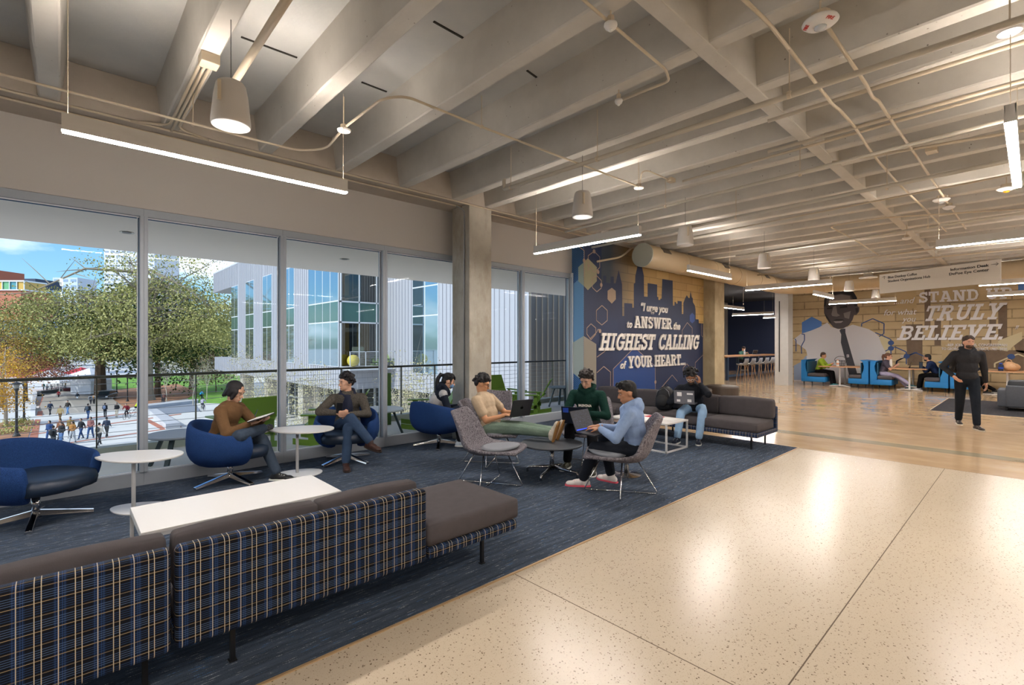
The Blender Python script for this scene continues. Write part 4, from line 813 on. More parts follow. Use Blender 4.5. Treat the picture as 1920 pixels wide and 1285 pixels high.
det((1765, 375), 3.64, 'white round smoke detector with faint red print near the sign', .10, LENS); det((1779, 389), 3.6, 'smaller white detector just below the faint red one', .075); det((1887, 354), 3.62, 'white round detector with amber lens at the right edge', .10, mat('amber_lens', 'D99A1E', .2)); det((1700, 447), 3.55, 'small white box detector above the left end of the sign', .07)
apc = gd(1628, 520, 14.5); t = thing('wireless_access_point', 'white disc shaped unit hanging left of the sign on a rod', 'access point', apc); MB().lathe([(0, -.03), (.22, -.03), (.24, -.01), (.2, .02), (0, .03)], apc, 30).build('disc', DW, t, smooth=True); MB().box(apc+Vector((-.1, -.1, .03)), apc+Vector((.1, .1, .12))).build('mount', PIPEG, t); MB().cyl(apc, (apc.x, apc.y, 3.8), .012, n=8).build('rod', PIPEG, t)
# hanging speakers
SPK = mat('speaker_white', 'C8C2BA', .55); GRL = mat('speaker_grille', '9FA0A6', .6)
def speaker(c, label):
    t = thing('pendant_speaker', label, 'speaker', (0, 0, 0), 'white bell shaped hanging speakers', True)
    MB().lathe([(.115, 0), (.122, .006), (.122, .03), (.105, .2), (.092, .275), (.08, .292), (0, .295)], (0, 0, 0), 36).build('body', SPK, t, smooth=True)
    MB().lathe([(0, -.002), (.108, -.002), (.112, .006), (0, .006)], (0, 0, 0), 36).build('grille', GRL, t); MB().lathe([(.110, -.003), (.118, -.003), (.119, .008), (.11, .008)], (0, 0, 0), 36).build('rim', DW, t)
    MB().cyl((0, 0, .29), (0, 0, .73), .0025, n=6).build('cable', BLACK, t); MB().bar((-.09, -.09, .12), (-.09, -.09, .25), .02, .02).build('bracket', PIPE, t)
    t.location = c; return t
spn = ['largest white bell shaped speaker, nearest the camera at upper left', 'white bell speaker hanging above the pendant right of the concrete column', 'white bell speaker right above the round duct end', 'white bell speaker over the middle of the round duct', 'white bell speaker over the white painted column pendant', 'white bell speaker in front of the portrait hair', 'small bright bell speaker between the portrait and the hanging sign']
s0 = None
for p, lb in zip(((433, 236), (1092, 407), (1285, 460), (1433, 503), (1526, 526), (1592, 546), (1642, 560)), spn):
    c = gz(*p, 3.07)
    if s0 is None: s0 = speaker(c, lb); tag(s0, lb, 'speaker')
    else: dup(s0, c, 0, lb)
# round ducts
DUC = mat('painted_duct', 'BCA888', .5); DCAP = mat('duct_cap', 'A6A89C', .5); GR = mat('vent_dark', '5A5248', .6)
dt = thing('round_duct', 'long cream painted round air duct running from the blue mural to the portrait wall', 'air duct', (9.24, 5.8, 3.5))
MB().tube(fillet([(9.26, 5.8, 3.5), (18.25, 5.8, 3.5), (18.25, -8.3, 3.5)], .9, 8), .25, 36).build('duct_body', DUC, dt, smooth=True)
MB().lathe([(0, 0), (.258, 0), (.258, .03), (0, .03)], (9.24, 5.8, 3.5), 40, Matrix.Rotation(R(90), 3, 'Y')).build('end_cap', DCAP, dt)
for x in (10.9, 12.4, 13.9, 15.4, 16.6): MB().lathe([(.25, -.02), (.262, -.02), (.262, .02), (.25, .02)], (x, 5.8, 3.5), 36, Matrix.Rotation(R(90), 3, 'Y')).build('seam_ring', DUC, dt)
for y in [4.6-.55*k for k in range(14)]: MB().lathe([(.25, -.012), (.26, -.012), (.26, .012), (.25, .012)], (18.25, y, 3.5), 36, Matrix.Rotation(R(90), 3, 'X')).build('seam_ring', DUC, dt)
for x in (9.9, 13.0, 15.9):
    M = Matrix.Rotation(R(-35), 4, 'X'); MB().obox(Vector((x, 5.8, 3.5))+M@Vector((0, -.25, 0)), (.16, .006, .07), M).build('grille', GR, dt)
# hanging wayfinding sign
A_, B_ = gd(1649.5, 512.6, 11.6), gd(1877, 489.6, 9.44); zt = (A_.z+B_.z)/2; A_.z = B_.z = zt; u = (B_-A_).normalized(); hS = .452
sg = thing('hanging_sign', 'cream hanging wayfinding sign with two arrows before the portrait mural', 'sign', (A_+B_)/2)
SGM = mat('sign_panel', 'D0CAC0', .5); SGT = mat('sign_text', '2A2622', .6); n_ = u.cross(Vector((0, 0, 1)))
MB().bar(A_+Vector((0, 0, -hS/2)), B_+Vector((0, 0, -hS/2)), .02, hS).build('panel', SGM, sg)
for q in (.12, .5, .9): c = A_.lerp(B_, q); MB().cyl(c, (c.x, c.y, 3.8), .003, n=5).build('cable', PIPE, sg)
Ls = (B_-A_).length; pos = lambda f, dz: A_+u*(f*Ls)+Vector((0, 0, -dz))+n_*.012
up = (0, 0, 1)
for s, f, dz, w_ in (('Blue Donkey Coffee', .085, .115, .27), ('Student Organizations Hub', .085, .205, .385), ('Information Desk', .635, .115, .285), ('DePoe Eye Center', .625, .205, .295)):
    text(s, 'lettering', SGT, pos(f, dz), u, up, .078, sg, .002, 0, .012, width=w_*Ls)
ar = MB()
for a_, c_ in (((.05, .115), (.05, .05)), ((.03, .075), (.05, .05)), ((.07, .075), (.05, .05)), ((.935, .085), (.985, .085)), ((.97, .055), (.985, .085)), ((.97, .115), (.985, .085))): ar.bar(pos(*a_), pos(*c_), .004, .012, n_)
ar.build('arrow', SGT, sg)
# ================================================================ PEOPLE
def _ik(a, c, l1, l2, hint):
    a, c, hint = Vector(a), Vector(c), Vector(hint); d = c-a; L = d.length
    if L > (l1+l2)*.999: c = a+d*((l1+l2)*.999/L); d = c-a; L = d.length
    L = max(L, abs(l1-l2)+1e-3); x = (l1*l1-l2*l2+L*L)/(2*L); h = math.sqrt(max(0, l1*l1-x*x)); u = d.normalized()
    w = hint-u*hint.dot(u)
    if w.length < 1e-4: w = Vector((0, 0, 1))-u*u.z
    return a+u*x+w.normalized()*h, c
SK = {}
def skin_mat(c):
    if c not in SK: SK[c] = mat('skin_'+c, c, .55, spec=.3)
    return SK[c]
def hand_mb(b, w, d, n, side, k=1., curl=.5, fine=True):
    # w wrist, d pointing direction, n palm normal (the way the palm faces); thumb to the side
    w, d, n = Vector(w), Vector(d).normalized(), Vector(n).normalized(); n = (n-d*n.dot(d)).normalized(); s = d.cross(n)*side
    M = Matrix((s, d, n)).transposed(); b.ell(w+d*.048*k, (.040*k, .052*k, .017*k), M, 12, 8); b.cap(w-d*.03*k, w+d*.012*k, .0255*k, .026*k, 8)
    if not fine: b.ell(w+d*.11*k+n*.015*k, (.036*k, .04*k, .014*k), M, 8, 6); b.cap(w+s*.03*k+d*.03*k, w+s*.045*k+d*.075*k, .011*k, .009*k, 6); return
    for i, (o, L) in enumerate(((.027, .068), (.009, .078), (-.009, .073), (-.026, .058))):
        p = w+d*(.086 if 0 < i < 3 else .082)*k+s*o*k; c1 = curl*.55; dd = d*math.cos(c1)+n*math.sin(c1)+s*o*1.2
        q = p+dd.normalized()*L*.48*k; c2 = curl*1.35; dd = d*math.cos(c2)+n*math.sin(c2); e = q+dd*L*.32*k; dd = d*math.cos(c2*1.35)+n*math.sin(c2*1.35); f = e+dd*L*.26*k
        b.cap(p, q, .0088*k, .0082*k, 8); b.cap(q, e, .0082*k, .0076*k, 8); b.cap(e, f, .0076*k, .0066*k, 8)
    p = w+d*.022*k+s*.028*k+n*.004; q = p+(d*.7+s*.75+n*.35).normalized()*.038*k; e = q+(d*.95+s*.25+n*.4).normalized()*.032*k
    b.cap(p, q, .0125*k, .0105*k, 8); b.cap(q, e, .0105*k, .0085*k, 8)
def frame(fwd, up):
    f = Vector(fwd).normalized(); u = Vector(up); u = (u-f*u.dot(f)).normalized(); return Matrix((f, u.cross(f), u)).transposed()
def person(label, cat_group, pos, yaw, pelvis=(0, 0, .93), chest=(0, 0, 1.42), head_dir=(1, 0, 0), head_tilt=0., roll=0., hands=((.05, .28, .85), (.05, -.28, .85)), feet=((.05, .1, 0), (-.05, -.1, 0)), elb=((-.6, .8, -.6), (-.6, -.8, -.6)), knee=((1, .1, .3), (1, -.1, .3)), toe=None, footdir=None,
           skin='C99A7C', hair='1B1614', hstyle='short', top='444444', topmat=None, legs='2A3040', shoes='20242C', sole='E8E8E4', sleeve=1., vox=.008, palm=None, hdir=None, shorts=False, hood=False, jacket=None, glasses=None, mask=None, build=1., scale=1., beard=None, fine=True, hscale=1., curl=.5, logo=None, neckoff=.0, shoulder=.185):
    root = thing('person', label, 'person', (0, 0, 0), cat_group, True); V = Vector
    pel, ch = V(pelvis), V(chest); up = (ch-pel).normalized(); side = V((0, 1, 0)); side = (side-up*side.dot(up)).normalized(); fw = side.cross(up)
    neck = ch+up*.07+fw*.005; hd = V(head_dir).normalized(); hd = (hd+V((0, 0, -math.tan(head_tilt)))).normalized()
    hup = (up*.55+V((0, 0, 1))*.6).normalized(); HM = frame(hd, hup+V((0, 0, .2))); f_, s_, u_ = HM.col[0], HM.col[1], HM.col[2]
    hc = neck+up*.03+V((0, 0, .085))+f_*(.02+neckoff)
    sh = [ch+side*shoulder*build-up*.03, ch-side*shoulder*build-up*.03]; hp = [pel+side*.09, pel-side*.09]
    arms = [_ik(sh[i], hands[i], .285, .255, elb[i]) for i in (0, 1)]; lg = [_ik(hp[i], V(feet[i])+V((0, 0, .085)), .43, .42, knee[i]) for i in (0, 1)]
    # body : one continuous surface
    b = MB(); Tm = Matrix((fw, side, up)).transposed(); B = build
    b.ell(pel+up*.03, (.105*B, .15*B, .11), Tm); b.ell(pel.lerp(ch, .45), (.098*B, .135*B, .17), Tm); b.ell(pel.lerp(ch, .78)+fw*.005, (.108*B, .165*B, .16), Tm); b.cap(sh[0]-side*.03, sh[1]+side*.03, .055)
    b.cap(neck-up*.05, hc-u_*.05-f_*.012, .056, .05)
    for i in (0, 1):
        e, w = arms[i]; b.cap(sh[i], e, .05*B, .04); b.cap(e, w, .039, .026)
        k_, a = lg[i]; b.cap(hp[i], k_, .08*B, .056); b.cap(k_, a, .054, .036); b.ell(k_.lerp(a, .28), .053)
        dd = V(hdir[i]) if hdir else (w-e); pn = V(palm[i]) if palm else -side*(1-2*i)
        hand_mb(b, w, dd, pn, (1 if i == 0 else -1), hscale, curl if not isinstance(curl, tuple) else curl[i], fine)
    b.ell(hc+u_*.022-f_*.008, (.094, .074, .098), HM, 18, 12); b.ell(hc-u_*.048+f_*.024, (.064, .056, .062), HM, 14, 10); b.ell(hc-u_*.088+f_*.062, (.022, .026, .018), HM)
    b.cap(hc+f_*.082+u_*.012, hc+f_*.104-u_*.026, .0085, .0125, 8); b.ell(hc+f_*.094-u_*.03, (.014, .018, .009), HM, 8, 6); b.ell(hc+f_*.082-u_*.062, (.012, .025, .008), HM, 8, 6); b.ell(hc+f_*.080-u_*.073, (.012, .021, .008), HM, 8, 6)
    for q in (1, -1): b.ell(hc+s_*.073*q-f_*.004-u_*.008, (.018, .011, .03), HM, 8, 6); b.ell(hc+f_*.076+s_*.03*q+u_*.032, (.014, .026, .009), HM, 8, 6); b.ell(hc+f_*.058+s_*.04*q-u_*.018, (.02, .018, .016), HM, 8, 6)
    body = b.build('body', skin_mat(skin), root, rem=vox, sm=2)
    EYE = mat('eye_white', 'BFB2AA', .3); IR = mat('iris_dark', '1C120C', .2)
    if fine:
        for q in (1, -1):
            p = hc+f_*.0795+s_*.031*q+u_*.006; ey = MB().ell(p, (.007, .0125, .0045), HM, 10, 8).build('eye', EYE, root, smooth=True); MB().ell(p+f_*.0045, (.0045, .006, .0045), HM, 8, 6).build('iris', IR, ey, smooth=True)
            MB().cap(p+f_*.008+u_*.02-s_*.014*q, p+f_*.002+u_*.021+s_*.014*q, .0042, .003, 6).build('eyebrow', mat('hair_'+hair, hair, .7), root, smooth=True)
        MB().ell(hc+f_*.087-u_*.067, (.009, .022, .006), HM, 10, 6).build('lips', mat('lips_'+skin, tuple(x*m for x, m in zip(hx(skin)[:3], (.75, .48, .45)))+(1,), .5), root, smooth=True)
    # hair
    hm = mat('hair_'+hair, hair, .6, bump=.6, bs=90, bd=.01); b = MB(); rr = random.Random(len(label)*7+3)
    if hstyle == 'cap': b.ell(hc+u_*.045-f_*.014, (.098, .079, .080), HM, 16, 10); b.ell(hc-f_*.05-u_*.005, (.058, .072, .062), HM, 12, 8)
    if hstyle in ('short', 'swept', 'long', 'pony', 'bun'):
        b.ell(hc+u_*.046-f_*.020, (.096, .081, .084), HM, 16, 10); b.ell(hc-f_*.055-u_*.012, (.056, .073, .068), HM, 12, 8)
        for k in range(26 if fine else 0):
            a = rr.uniform(-1.9, 1.9); t_ = rr.uniform(.15, 1.2); p = hc+u_*(.05+.075*math.sin(t_))+(f_*math.cos(a)*.085+s_*math.sin(a)*.075)*math.cos(t_)-f_*.012; b.ell(p, rr.uniform(.014, .022), nu=8, nv=6)
    if hstyle == 'swept':
        for k in range(16): p = hc+u_*(.095+rr.uniform(-.02, .03))+f_*rr.uniform(-.04, .075)+s_*rr.uniform(-.06, .05); b.cap(p, p+f_*.02-s_*.01-u_*.012, .018, .010, 6)
    if hstyle in ('curly', 'afro'):
        b.ell(hc+u_*.05-f_*.018, (.095, .082, .082), HM, 16, 10); b.ell(hc-f_*.06-u_*.0, (.05, .07, .06), HM, 12, 8); n = 120 if fine else 16; rad = .110 if hstyle == 'curly' else .138
        for k in range(n):
            a = rr.uniform(-math.pi, math.pi); t_ = rr.uniform(-.25 if abs(a) > 1.3 else .42, 1.5); q = rad*rr.uniform(.88, 1.08)
            p = hc+u_*(.028+q*math.sin(t_))+(f_*math.cos(a)*q+s_*math.sin(a)*q*.86)*math.cos(t_)-f_*.014; b.ell(p, rr.uniform(.012, .02), nu=7, nv=5)
    if hstyle == 'long':
        for q in (1, -1):
            for k in range(5): p = hc-f_*(.01+.022*k)+s_*.074*q+u_*.03; b.cap(p, p-u_*.125-f_*.015+s_*.006*q, .022, .015, 8)
    if hstyle in ('longer', 'pony'):
        pass
    if hstyle == 'longer':
        b.ell(hc+u_*.04-f_*.02, (.098, .083, .086), HM, 16, 10)
        for k in range(9): a = -2.2+4.4*k/8; p = hc-f_*math.cos(a)*.07*1.1+s_*math.sin(a)*.076+u_*.02; b.cap(p, p-u_*(.055+.05*abs(math.cos(a)))-f_*.02, .026, .020, 8)
    if hstyle in ('pony',):
        p = hc-f_*.10+u_*.055; b.ell(p, .03); b.tube([p, p-f_*.045+u_*.01, p-f_*.065-u_*.07, p-f_*.045-u_*.18, p-f_*.03-u_*.27], .02, 10, rs=[.022, .03, .034, .028, .008])
        for q in (1, -1): b.cap(hc+f_*.035+s_*.072*q+u_*.045, hc+f_*.04+s_*.074*q-u_*.06, .010, .006, 6)
        for k in range(7): p = hc+f_*.078+s_*(-.045+.015*k)+u_*.085; b.cap(p, p+f_*.012-u_*.035, .012, .007, 6)
    if hstyle == 'bun': b.ell(hc-f_*.1+u_*.04, .035)
    if hstyle == 'hood': pass
    elif hstyle == 'beanie': MB().ell(hc+u_*.052-f_*.010, (.104, .086, .08), HM, 16, 10).build('knit_cap', hm, root, rem=vox, sm=2)
    else: b.build('hair', hm, root, rem=vox*.9 if fine else vox, sm=1)
    if beard: MB().ell(hc-u_*.066+f_*.036, (.062, .058, .046), HM, 12, 8).build('beard', mat('hair_'+beard, beard, .7), root, rem=vox, sm=1)
    # clothes
    tm = topmat or mat('cloth_'+top, top, .9, var=.1, vs=9, bump=.35, bs=26, bd=.02, spec=.15); b = MB(); g = .012
    b.ell(pel+up*.06, (.13*B, .168*B, .12), Tm); b.ell(pel.lerp(ch, .45), (.124*B, .16*B, .19), Tm); b.ell(pel.lerp(ch, .8), (.128*B, .182*B, .165), Tm); b.cap(sh[0]-side*.02, sh[1]+side*.02, .066)
    b.cap(neck-up*.085, neck-up*.035, .085, .066)
    for i in (0, 1):
        e, w = arms[i]
        if sleeve >= 1: b.cap(sh[i], e, .066*B, .055); b.cap(e, w-(w-e).normalized()*.02, .055, .038); b.ell(e, .058)
        else: b.cap(sh[i], sh[i].lerp(e, sleeve), .068*B, .066*B)
    if hood:
        b.tube([neck+side*.085+fw*.03-up*.02, neck+side*.09-fw*.05+up*.01, neck-fw*.105+up*.015, neck-side*.09-fw*.05+up*.01, neck-side*.085+fw*.03-up*.02, neck+fw*.085-up*.06], .035, 10, True); b.ell(neck-fw*.10-up*.04, (.05, .10, .07), Tm)
    if hstyle == 'hood': b.ell(hc+u_*.028-f_*.03, (.105, .093, .115), HM, 16, 10); b.cap(neck, hc-f_*.05, .085, .085)
    gar = b.build('top' if not jacket else 'jacket', tm, root, rem=vox*1.3 if fine else vox, sm=3)
    if logo: logo(root, ch, pel, fw, side, up)
    lm = mat('cloth_'+legs, legs, .9, var=.14, vs=7, bump=.35, bs=22, bd=.02, spec=.15); b = MB(); b.ell(pel-up*.005, (.118*B, .158*B, .115), Tm)
    for i in (0, 1):
        k_, a = lg[i]; b.cap(hp[i], k_, .094*B, .072); b.cap(k_, k_.lerp(a, .5), .072, .062); b.cap(k_.lerp(a, .5), k_.lerp(a, .93), .062, .056)
    b.build('trousers', lm, root, rem=vox*1.3 if fine else vox, sm=3)
    shm = mat('shoe_'+shoes, shoes, .5); som = mat('sole_'+sole, sole, .6)
    for i in (0, 1):
        k_, a = lg[i]; fd = V(footdir[i]) if footdir else V((1, .15*(1-2*i), 0)); fd.normalize(); up2 = V(toe[i]).normalized() if toe else V((0, 0, 1)); FMt = frame(fd, up2); F_, S_, U_ = FMt.col[0], FMt.col[1], FMt.col[2]; o = a-U_*.045
        b = MB(); b.ell(o-F_*.035, (.05, .036, .042), FMt); b.ell(o+F_*.045+U_*.002, (.085, .038, .040), FMt); b.ell(o+F_*.125-U_*.008, (.062, .044, .03), FMt); b.cap(o+U_*.01, o+U_*.05-F_*.005, .042, .042)
        so = b.build('shoe', shm, root, rem=vox, sm=1)
        pl = [(-.085, -.025), (-.09, 0), (-.085, .025), (-.03, .036), (.08, .046), (.15, .042), (.19, .018), (.195, 0), (.19, -.018), (.15, -.042), (.08, -.046), (-.03, -.036)]
        P = [o+F_*x+S_*y-U_*.041 for x, y in pl]; P2 = [p+U_*.022 for p in P]; n = len(pl); MB().add(P+P2, [tuple(range(n-1, -1, -1)), tuple(range(n, 2*n))]+[(j, (j+1) % n, n+(j+1) % n, n+j) for j in range(n)]).build('sole', som, so, bevel=.004)
        if fine:
            for k in range(3): c = o+F_*(.035+.028*k)+U_*(.036-.006*k); MB().cap(c-S_*.022, c+S_*.022, .0035, .0035, 5).build('lace', som, so, smooth=True)
    if glasses:
        GM = mat('glasses_'+glasses, glasses, .3, .3); b = MB()
        for q in (1, -1):
            c = hc+f_*.096+s_*.032*q+u_*.006; b.tube([c+s_*.021*math.cos(a)+u_*.017*math.sin(a) for a in sweep(0, 2*math.pi, 14)[:-1]], .0022, 5, True); b.bar(c+s_*.021*q, hc+s_*.076*q-f_*.01+u_*.012, .003, .003)
        b.bar(hc+f_*.098+s_*.011+u_*.01, hc+f_*.098-s_*.011+u_*.01, .003, .003); b.build('eyeglasses', GM, root)
    if mask: MB().ell(hc-u_*.05+f_*.052, (.052, .05, .048), HM, 16, 10).build('face_mask', mat('surgical_mask', mask, .8), root, rem=.006, sm=2)
    root['hc'] = tuple(hc); root.location = pos; root.rotation_euler = (0, 0, R(yaw)); root.scale = (scale,)*3
    info = dict(hc=hc, arms=arms, legs=lg, sh=sh, neck=neck, ch=ch, pel=pel, fw=fw, side=side, up=up); del root['hc']
    return root, info
def loc2w(pos, yaw, p):
    return Vector(pos)+Matrix.Rotation(R(yaw), 3, 'Z')@Vector(p)
def w2loc(pos, yaw, p):
    return Matrix.Rotation(-R(yaw), 3, 'Z')@(Vector(p)-Vector(pos))
# ================================================================ PROPS HELD
def laptop(label, hinge, yaw, lean, col, w=.31, dpt=.215, pitch=0., screen=None, key='26272B'):
    t = thing('laptop', label, 'laptop', (0, 0, 0), None, True); m = mat('laptop_'+col, col, .35, .6)
    MB().box((-dpt, -w/2, -.008), (0, w/2, .006)).build('base', m, t, bevel=.003); MB().box((-dpt*.55, -w/2+.02, .006), (-.02, w/2-.02, .0075)).box((-dpt*.95, -.05, .006), (-dpt*.6, .05, .007)).build('keyboard', mat('keys_'+key, key, .5), t)
    M = Matrix.Rotation(R(lean), 4, 'Y'); lid = MB().obox(M@Vector((0, 0, dpt/2)), (.003, w/2, dpt/2), M).build('lid', m, t, bevel=.002)
    MB().obox(M@Vector((-.0035, 0, dpt/2)), (.0006, w/2-.007, dpt/2-.007), M).build('screen', screen or mat('screen_dark', '15161A', .25), lid)
    t.location = hinge; t.rotation_euler = (0, R(pitch), R(yaw)); return t, lid, M
def phone(label, c, d, n):
    F_ = frame(d, n); m = MB().obox(c, (.073, .036, .004), F_).build('phone', mat('phone_black', '15161A', .3), bevel=.003); tag(m, label, 'phone'); MB().obox(Vector(c)+F_.col[2]*.0045, (.069, .033, .0004), F_).build('screen', mat('phone_screen', '2A3038', .15), m); return m
def backpack(label, c, yaw, s=1., col='17181C', lean=0.):
    t = thing('backpack', label, 'backpack', (0, 0, 0), None, True); m = mat('nylon_'+col, col, .7, bump=.4, bs=30, bd=.01)
    b = MB(); b.ell((0, 0, .22), (.12, .16, .20)); b.ell((.01, 0, .1), (.12, .155, .11)); b.ell((-.02, 0, .34), (.08, .12, .09)); b.build('main_bag', m, t, rem=.012, sm=3)
    b = MB(); b.ell((.10, 0, .15), (.06, .12, .11)); b.build('front_pocket', m, t, rem=.012, sm=2)
    for q in (1, -1): MB().tube([(-.10, .07*q, .38), (-.16, .08*q, .30), (-.165, .09*q, .18), (-.11, .10*q, .07)], .012, 8).build('strap', m, t, smooth=True)
    MB().tube([(-.03, -.03, .425), (-.03, -.02, .455), (-.03, .02, .455), (-.03, .03, .425)], .008, 6).build('handle', m, t, smooth=True)
    MB().tube([(.07, -.13, .2), (.095, -.10, .32), (.06, 0, .385), (.095, .10, .32), (.07, .13, .2)], .004, 5).build('zip', mat('zip_grey', '8C9098', .4, .5), t, smooth=True)
    t.location = c; t.rotation_euler = (0, R(lean), R(yaw)); t.scale = (s,)*3; return t
PG = 'people in the lounge'
# 1 brown jacket reader
p1 = (1.41, 6.22, 0); y1 = -43
r1, i1 = person('man in a brown jacket and jeans reading a tablet folder in a blue armchair', PG, p1, y1, (-.12, 0, .475), (.0, 0, .855), (1, -.05, 0), .42, hands=((.335, .07, .70), (.27, -.10, .68)), elb=((-.5, .9, -.8), (-.5, -.9, -.5)), feet=((.50, .06, .0), (.30, .16, .50)), knee=((.6, .1, 1), (.6, -1.2, .15)), footdir=((1, .0, 0), (.3, 1, .1)), toe=((0, 0, 1), (1, 0, .6)),
  skin='C99F86', hair='18151A', hstyle='longer', top='694F36', legs='3C4858', shoes='1B1D20', palm=((0, -.3, 1), (.2, .4, 1)), hdir=((.7, -.6, .1), (.8, .6, .1)), jacket=1)
bk = thing('open_notebook', 'open white notebook with dark cover in the hands of the brown jacket man', 'notebook', (0, 0, 0), None, True)
MB().obox((0, 0, 0), (.10, .16, .006), Matrix.Rotation(R(0), 4, 'X')).build('cover', mat('dark_cover', '22181C', .5), bk); MB().obox((0, .0, .008), (.095, .155, .003), Matrix.Identity(4)).build('pages', mat('paper', 'F2F2F0', .7), bk); MB().cyl((-.06, -.02, .03), (.02, -.10, .10), .004, n=8).build('pen', mat('pen_blue', '27406A', .4), bk)
bk.location = loc2w(p1, y1, (.36, -.02, .735)); bk.rotation_euler = (R(0), R(-16), R(y1+10))
# 2 crossed legs man
p2 = (2.80, 6.24, 0); y2 = -114
r2, i2 = person('man in grey blazer and jeans with crossed legs holding a phone', PG, p2, y2, (-.10, 0, .475), (-.06, 0, .87), (.5, -.87, 0), .08, hands=((.24, .02, .66), (.26, -.13, .69)), elb=((-.3, 1.2, -.3), (-.3, -1.2, -.2)), feet=((.44, -.02, 0), (.50, .27, .25)), knee=((.5, -.1, 1), (.5, -.3, 1.2)), footdir=((1, .1, 0), (.75, .65, -.15)), toe=((0, 0, 1), (.2, .1, 1)),
  skin='D2A58C', hair='17141A', hstyle='curly', topmat=m_tweed('grey_blazer', '35322F', '5E5A54', 160), legs='33455F', shoes='3A211A', sole='2A1C16', palm=((0, -1, .2), (0, 1, .3)), hdir=((.5, -.8, 0), (.5, .8, 0)), jacket=1, curl=.9)
b = MB(); b.ell((-.005, 0, .72), (.115, .075, .19)); b.tube([(-.02, .09, .90), (-.09, .07, .95), (-.14, 0, .955), (-.09, -.07, .95), (-.02, -.09, .90), (.04, 0, .86)], .028, 8, True); b.build('hooded_sweater', mat('cloth_navy_sw', '141C34', .9), r2, rem=.01, sm=2, local=True)
phone('black phone held by the man with crossed legs', loc2w(p2, y2, (.31, -.10, .755)), Matrix.Rotation(R(y2), 3, 'Z')@Vector((.3, .1, 1)), Matrix.Rotation(R(y2), 3, 'Z')@Vector((-1, 0, .4)))
# 3 ponytail woman
p3 = (4.20, 6.26, 0); y3 = -30
r3, i3 = person('woman with ponytail and blue face mask looking down at her phone', PG, p3, y3, (-.10, 0, .475), (.13, 0, .835), (1, -.1, 0), .35, hands=((.38, .05, .60), (.36, -.06, .60)), elb=((-.4, .8, -.8), (-.4, -.8, -.8)), feet=((.40, .1, 0), (.38, -.12, 0)), skin='CDA188', hair='101116', hstyle='pony', top='1D2330', legs='1E2026', shoes='C9D6E2', mask='6F9CCB', build=.9, palm=((0, -.5, 1), (0, .5, 1)), hood=True, curl=.8)
b = MB(); i = i3; b.ell(i['pel'].lerp(i['ch'], .62), (.128, .158, .19), Matrix((i['fw'], i['side'], i['up'])).transposed()); b.cap(i['sh'][0]-i['side']*.0, i['sh'][1], .068); b.build('sweater_body', mat('cloth_greysw', 'B9B9BC', .9), r3, rem=.012, sm=3, local=True)
phone('phone held by the woman with the ponytail', loc2w(p3, y3, (.43, 0, .63)), Matrix.Rotation(R(y3), 3, 'Z')@Vector((1, 0, .5)), (0, 0, 1))
backpack('small black backpack behind the ponytail woman in the blue armchair', loc2w(p3, y3, (-.20, -.10, .44)), y3+180, .62, '16181E', 0)
# 4 beige tee
p4 = (4.14, 4.86, 0); y4 = -70
r4, i4 = person('man in a beige t-shirt and green trousers with feet up on the round table', PG, p4, y4, (.02, 0, .475), (-.13, 0, .865), (.86, .45, 0), .38, hands=((.27, .17, .66), (.22, -.03, .65)), elb=((-.4, .9, -.8), (-.6, -.6, -.9)), feet=((.93, .06, .40), (.90, -.10, .40)), knee=((.2, .1, 1), (.2, -.1, 1)), footdir=((.35, .1, 1), (.35, -.1, 1)), toe=((-1, .0, .35), (-1, 0, .35)),
  skin='C7936E', hair='1A171B', hstyle='curly', top='B9A58C', legs='6B7D70', shoes='D8CFC0', sole='9A6F3C', sleeve=.62, palm=((.2, 0, -1), (.2, 0, -1)), hdir=((.9, .3, .05), (.8, .7, .05)), glasses='22242A', curl=.3)
text('NAPS.', 'lettering', mat('print_dark', '3A342E', .7), (-.02, .055, .775), (0, 1, 0), (.25, 0, 1), .03, r4, .002, 0, .02, 'CENTER')
LSC = mat('laptop_glow', '3C4048', .3)
t, lid, M = laptop('dark laptop with a fruit logo on the lap of the man in the beige t-shirt', loc2w(p4, y4, (.40, .04, .645)), -97, 22, '4A4A50', .32, .225, -3)
b = MB(); c = M@Vector((.0034, 0, .115))
def lg(y, z): return M@Vector((.0035, y, .115+z))
for q, s_ in ((-.008, .0155), (.008, .0155)): b.ell(lg(q, 0), (.0008, s_, .018), M, 12, 8)
b.build('logo', mat('logo_black', '08080A', .2), lid, local=True); MB().obox(lg(.004, .025), (.0006, .006, .003), M).build('logo_leaf', MATS['logo_black'], lid, local=True)
# 5 green hoodie
p5 = (5.12, 4.04, 0); y5 = 205
shell_chair('grey tweed shell chair under the man in the dark green hoodie', (5.16, 4.06, .004), y5, sh)
def logo5(root, ch, pel, fw, side, up):
    text('BALENCIAGA', 'lettering', mat('print_white_cl', 'E8E4DA', .7), ch*.66+pel*.34+fw*.146-side*.085, side, up, .042, root, .004, 0, .03, width=.17)
r5, i5 = person('man with curly hair in a dark green hoodie with white lettering', PG, p5, y5, (-.05, 0, .485), (.02, 0, .925), (1, -.15, 0), .50, hands=((.24, .06, .68), (.27, -.05, .66)), elb=((-.3, 1, -.6), (-.3, -1, -.6)), feet=((.55, .20, 0), (.42, -.16, 0)), skin='D0A58E', hair='221A18', hstyle='curly', top='12302A', legs='131418', shoes='3A3A2C', palm=((0, -.6, -1), (0, .6, -1)), hdir=((.7, -.6, -.2), (.7, .6, -.2)), hood=True, logo=logo5, curl=.8)
t, lid, M = laptop('dark thin laptop with blue sticker in front of the man in the green hoodie', loc2w(p5, y5, (.56, -.02, .60)), y5, 14, '1A2230', .33, .21, 0)
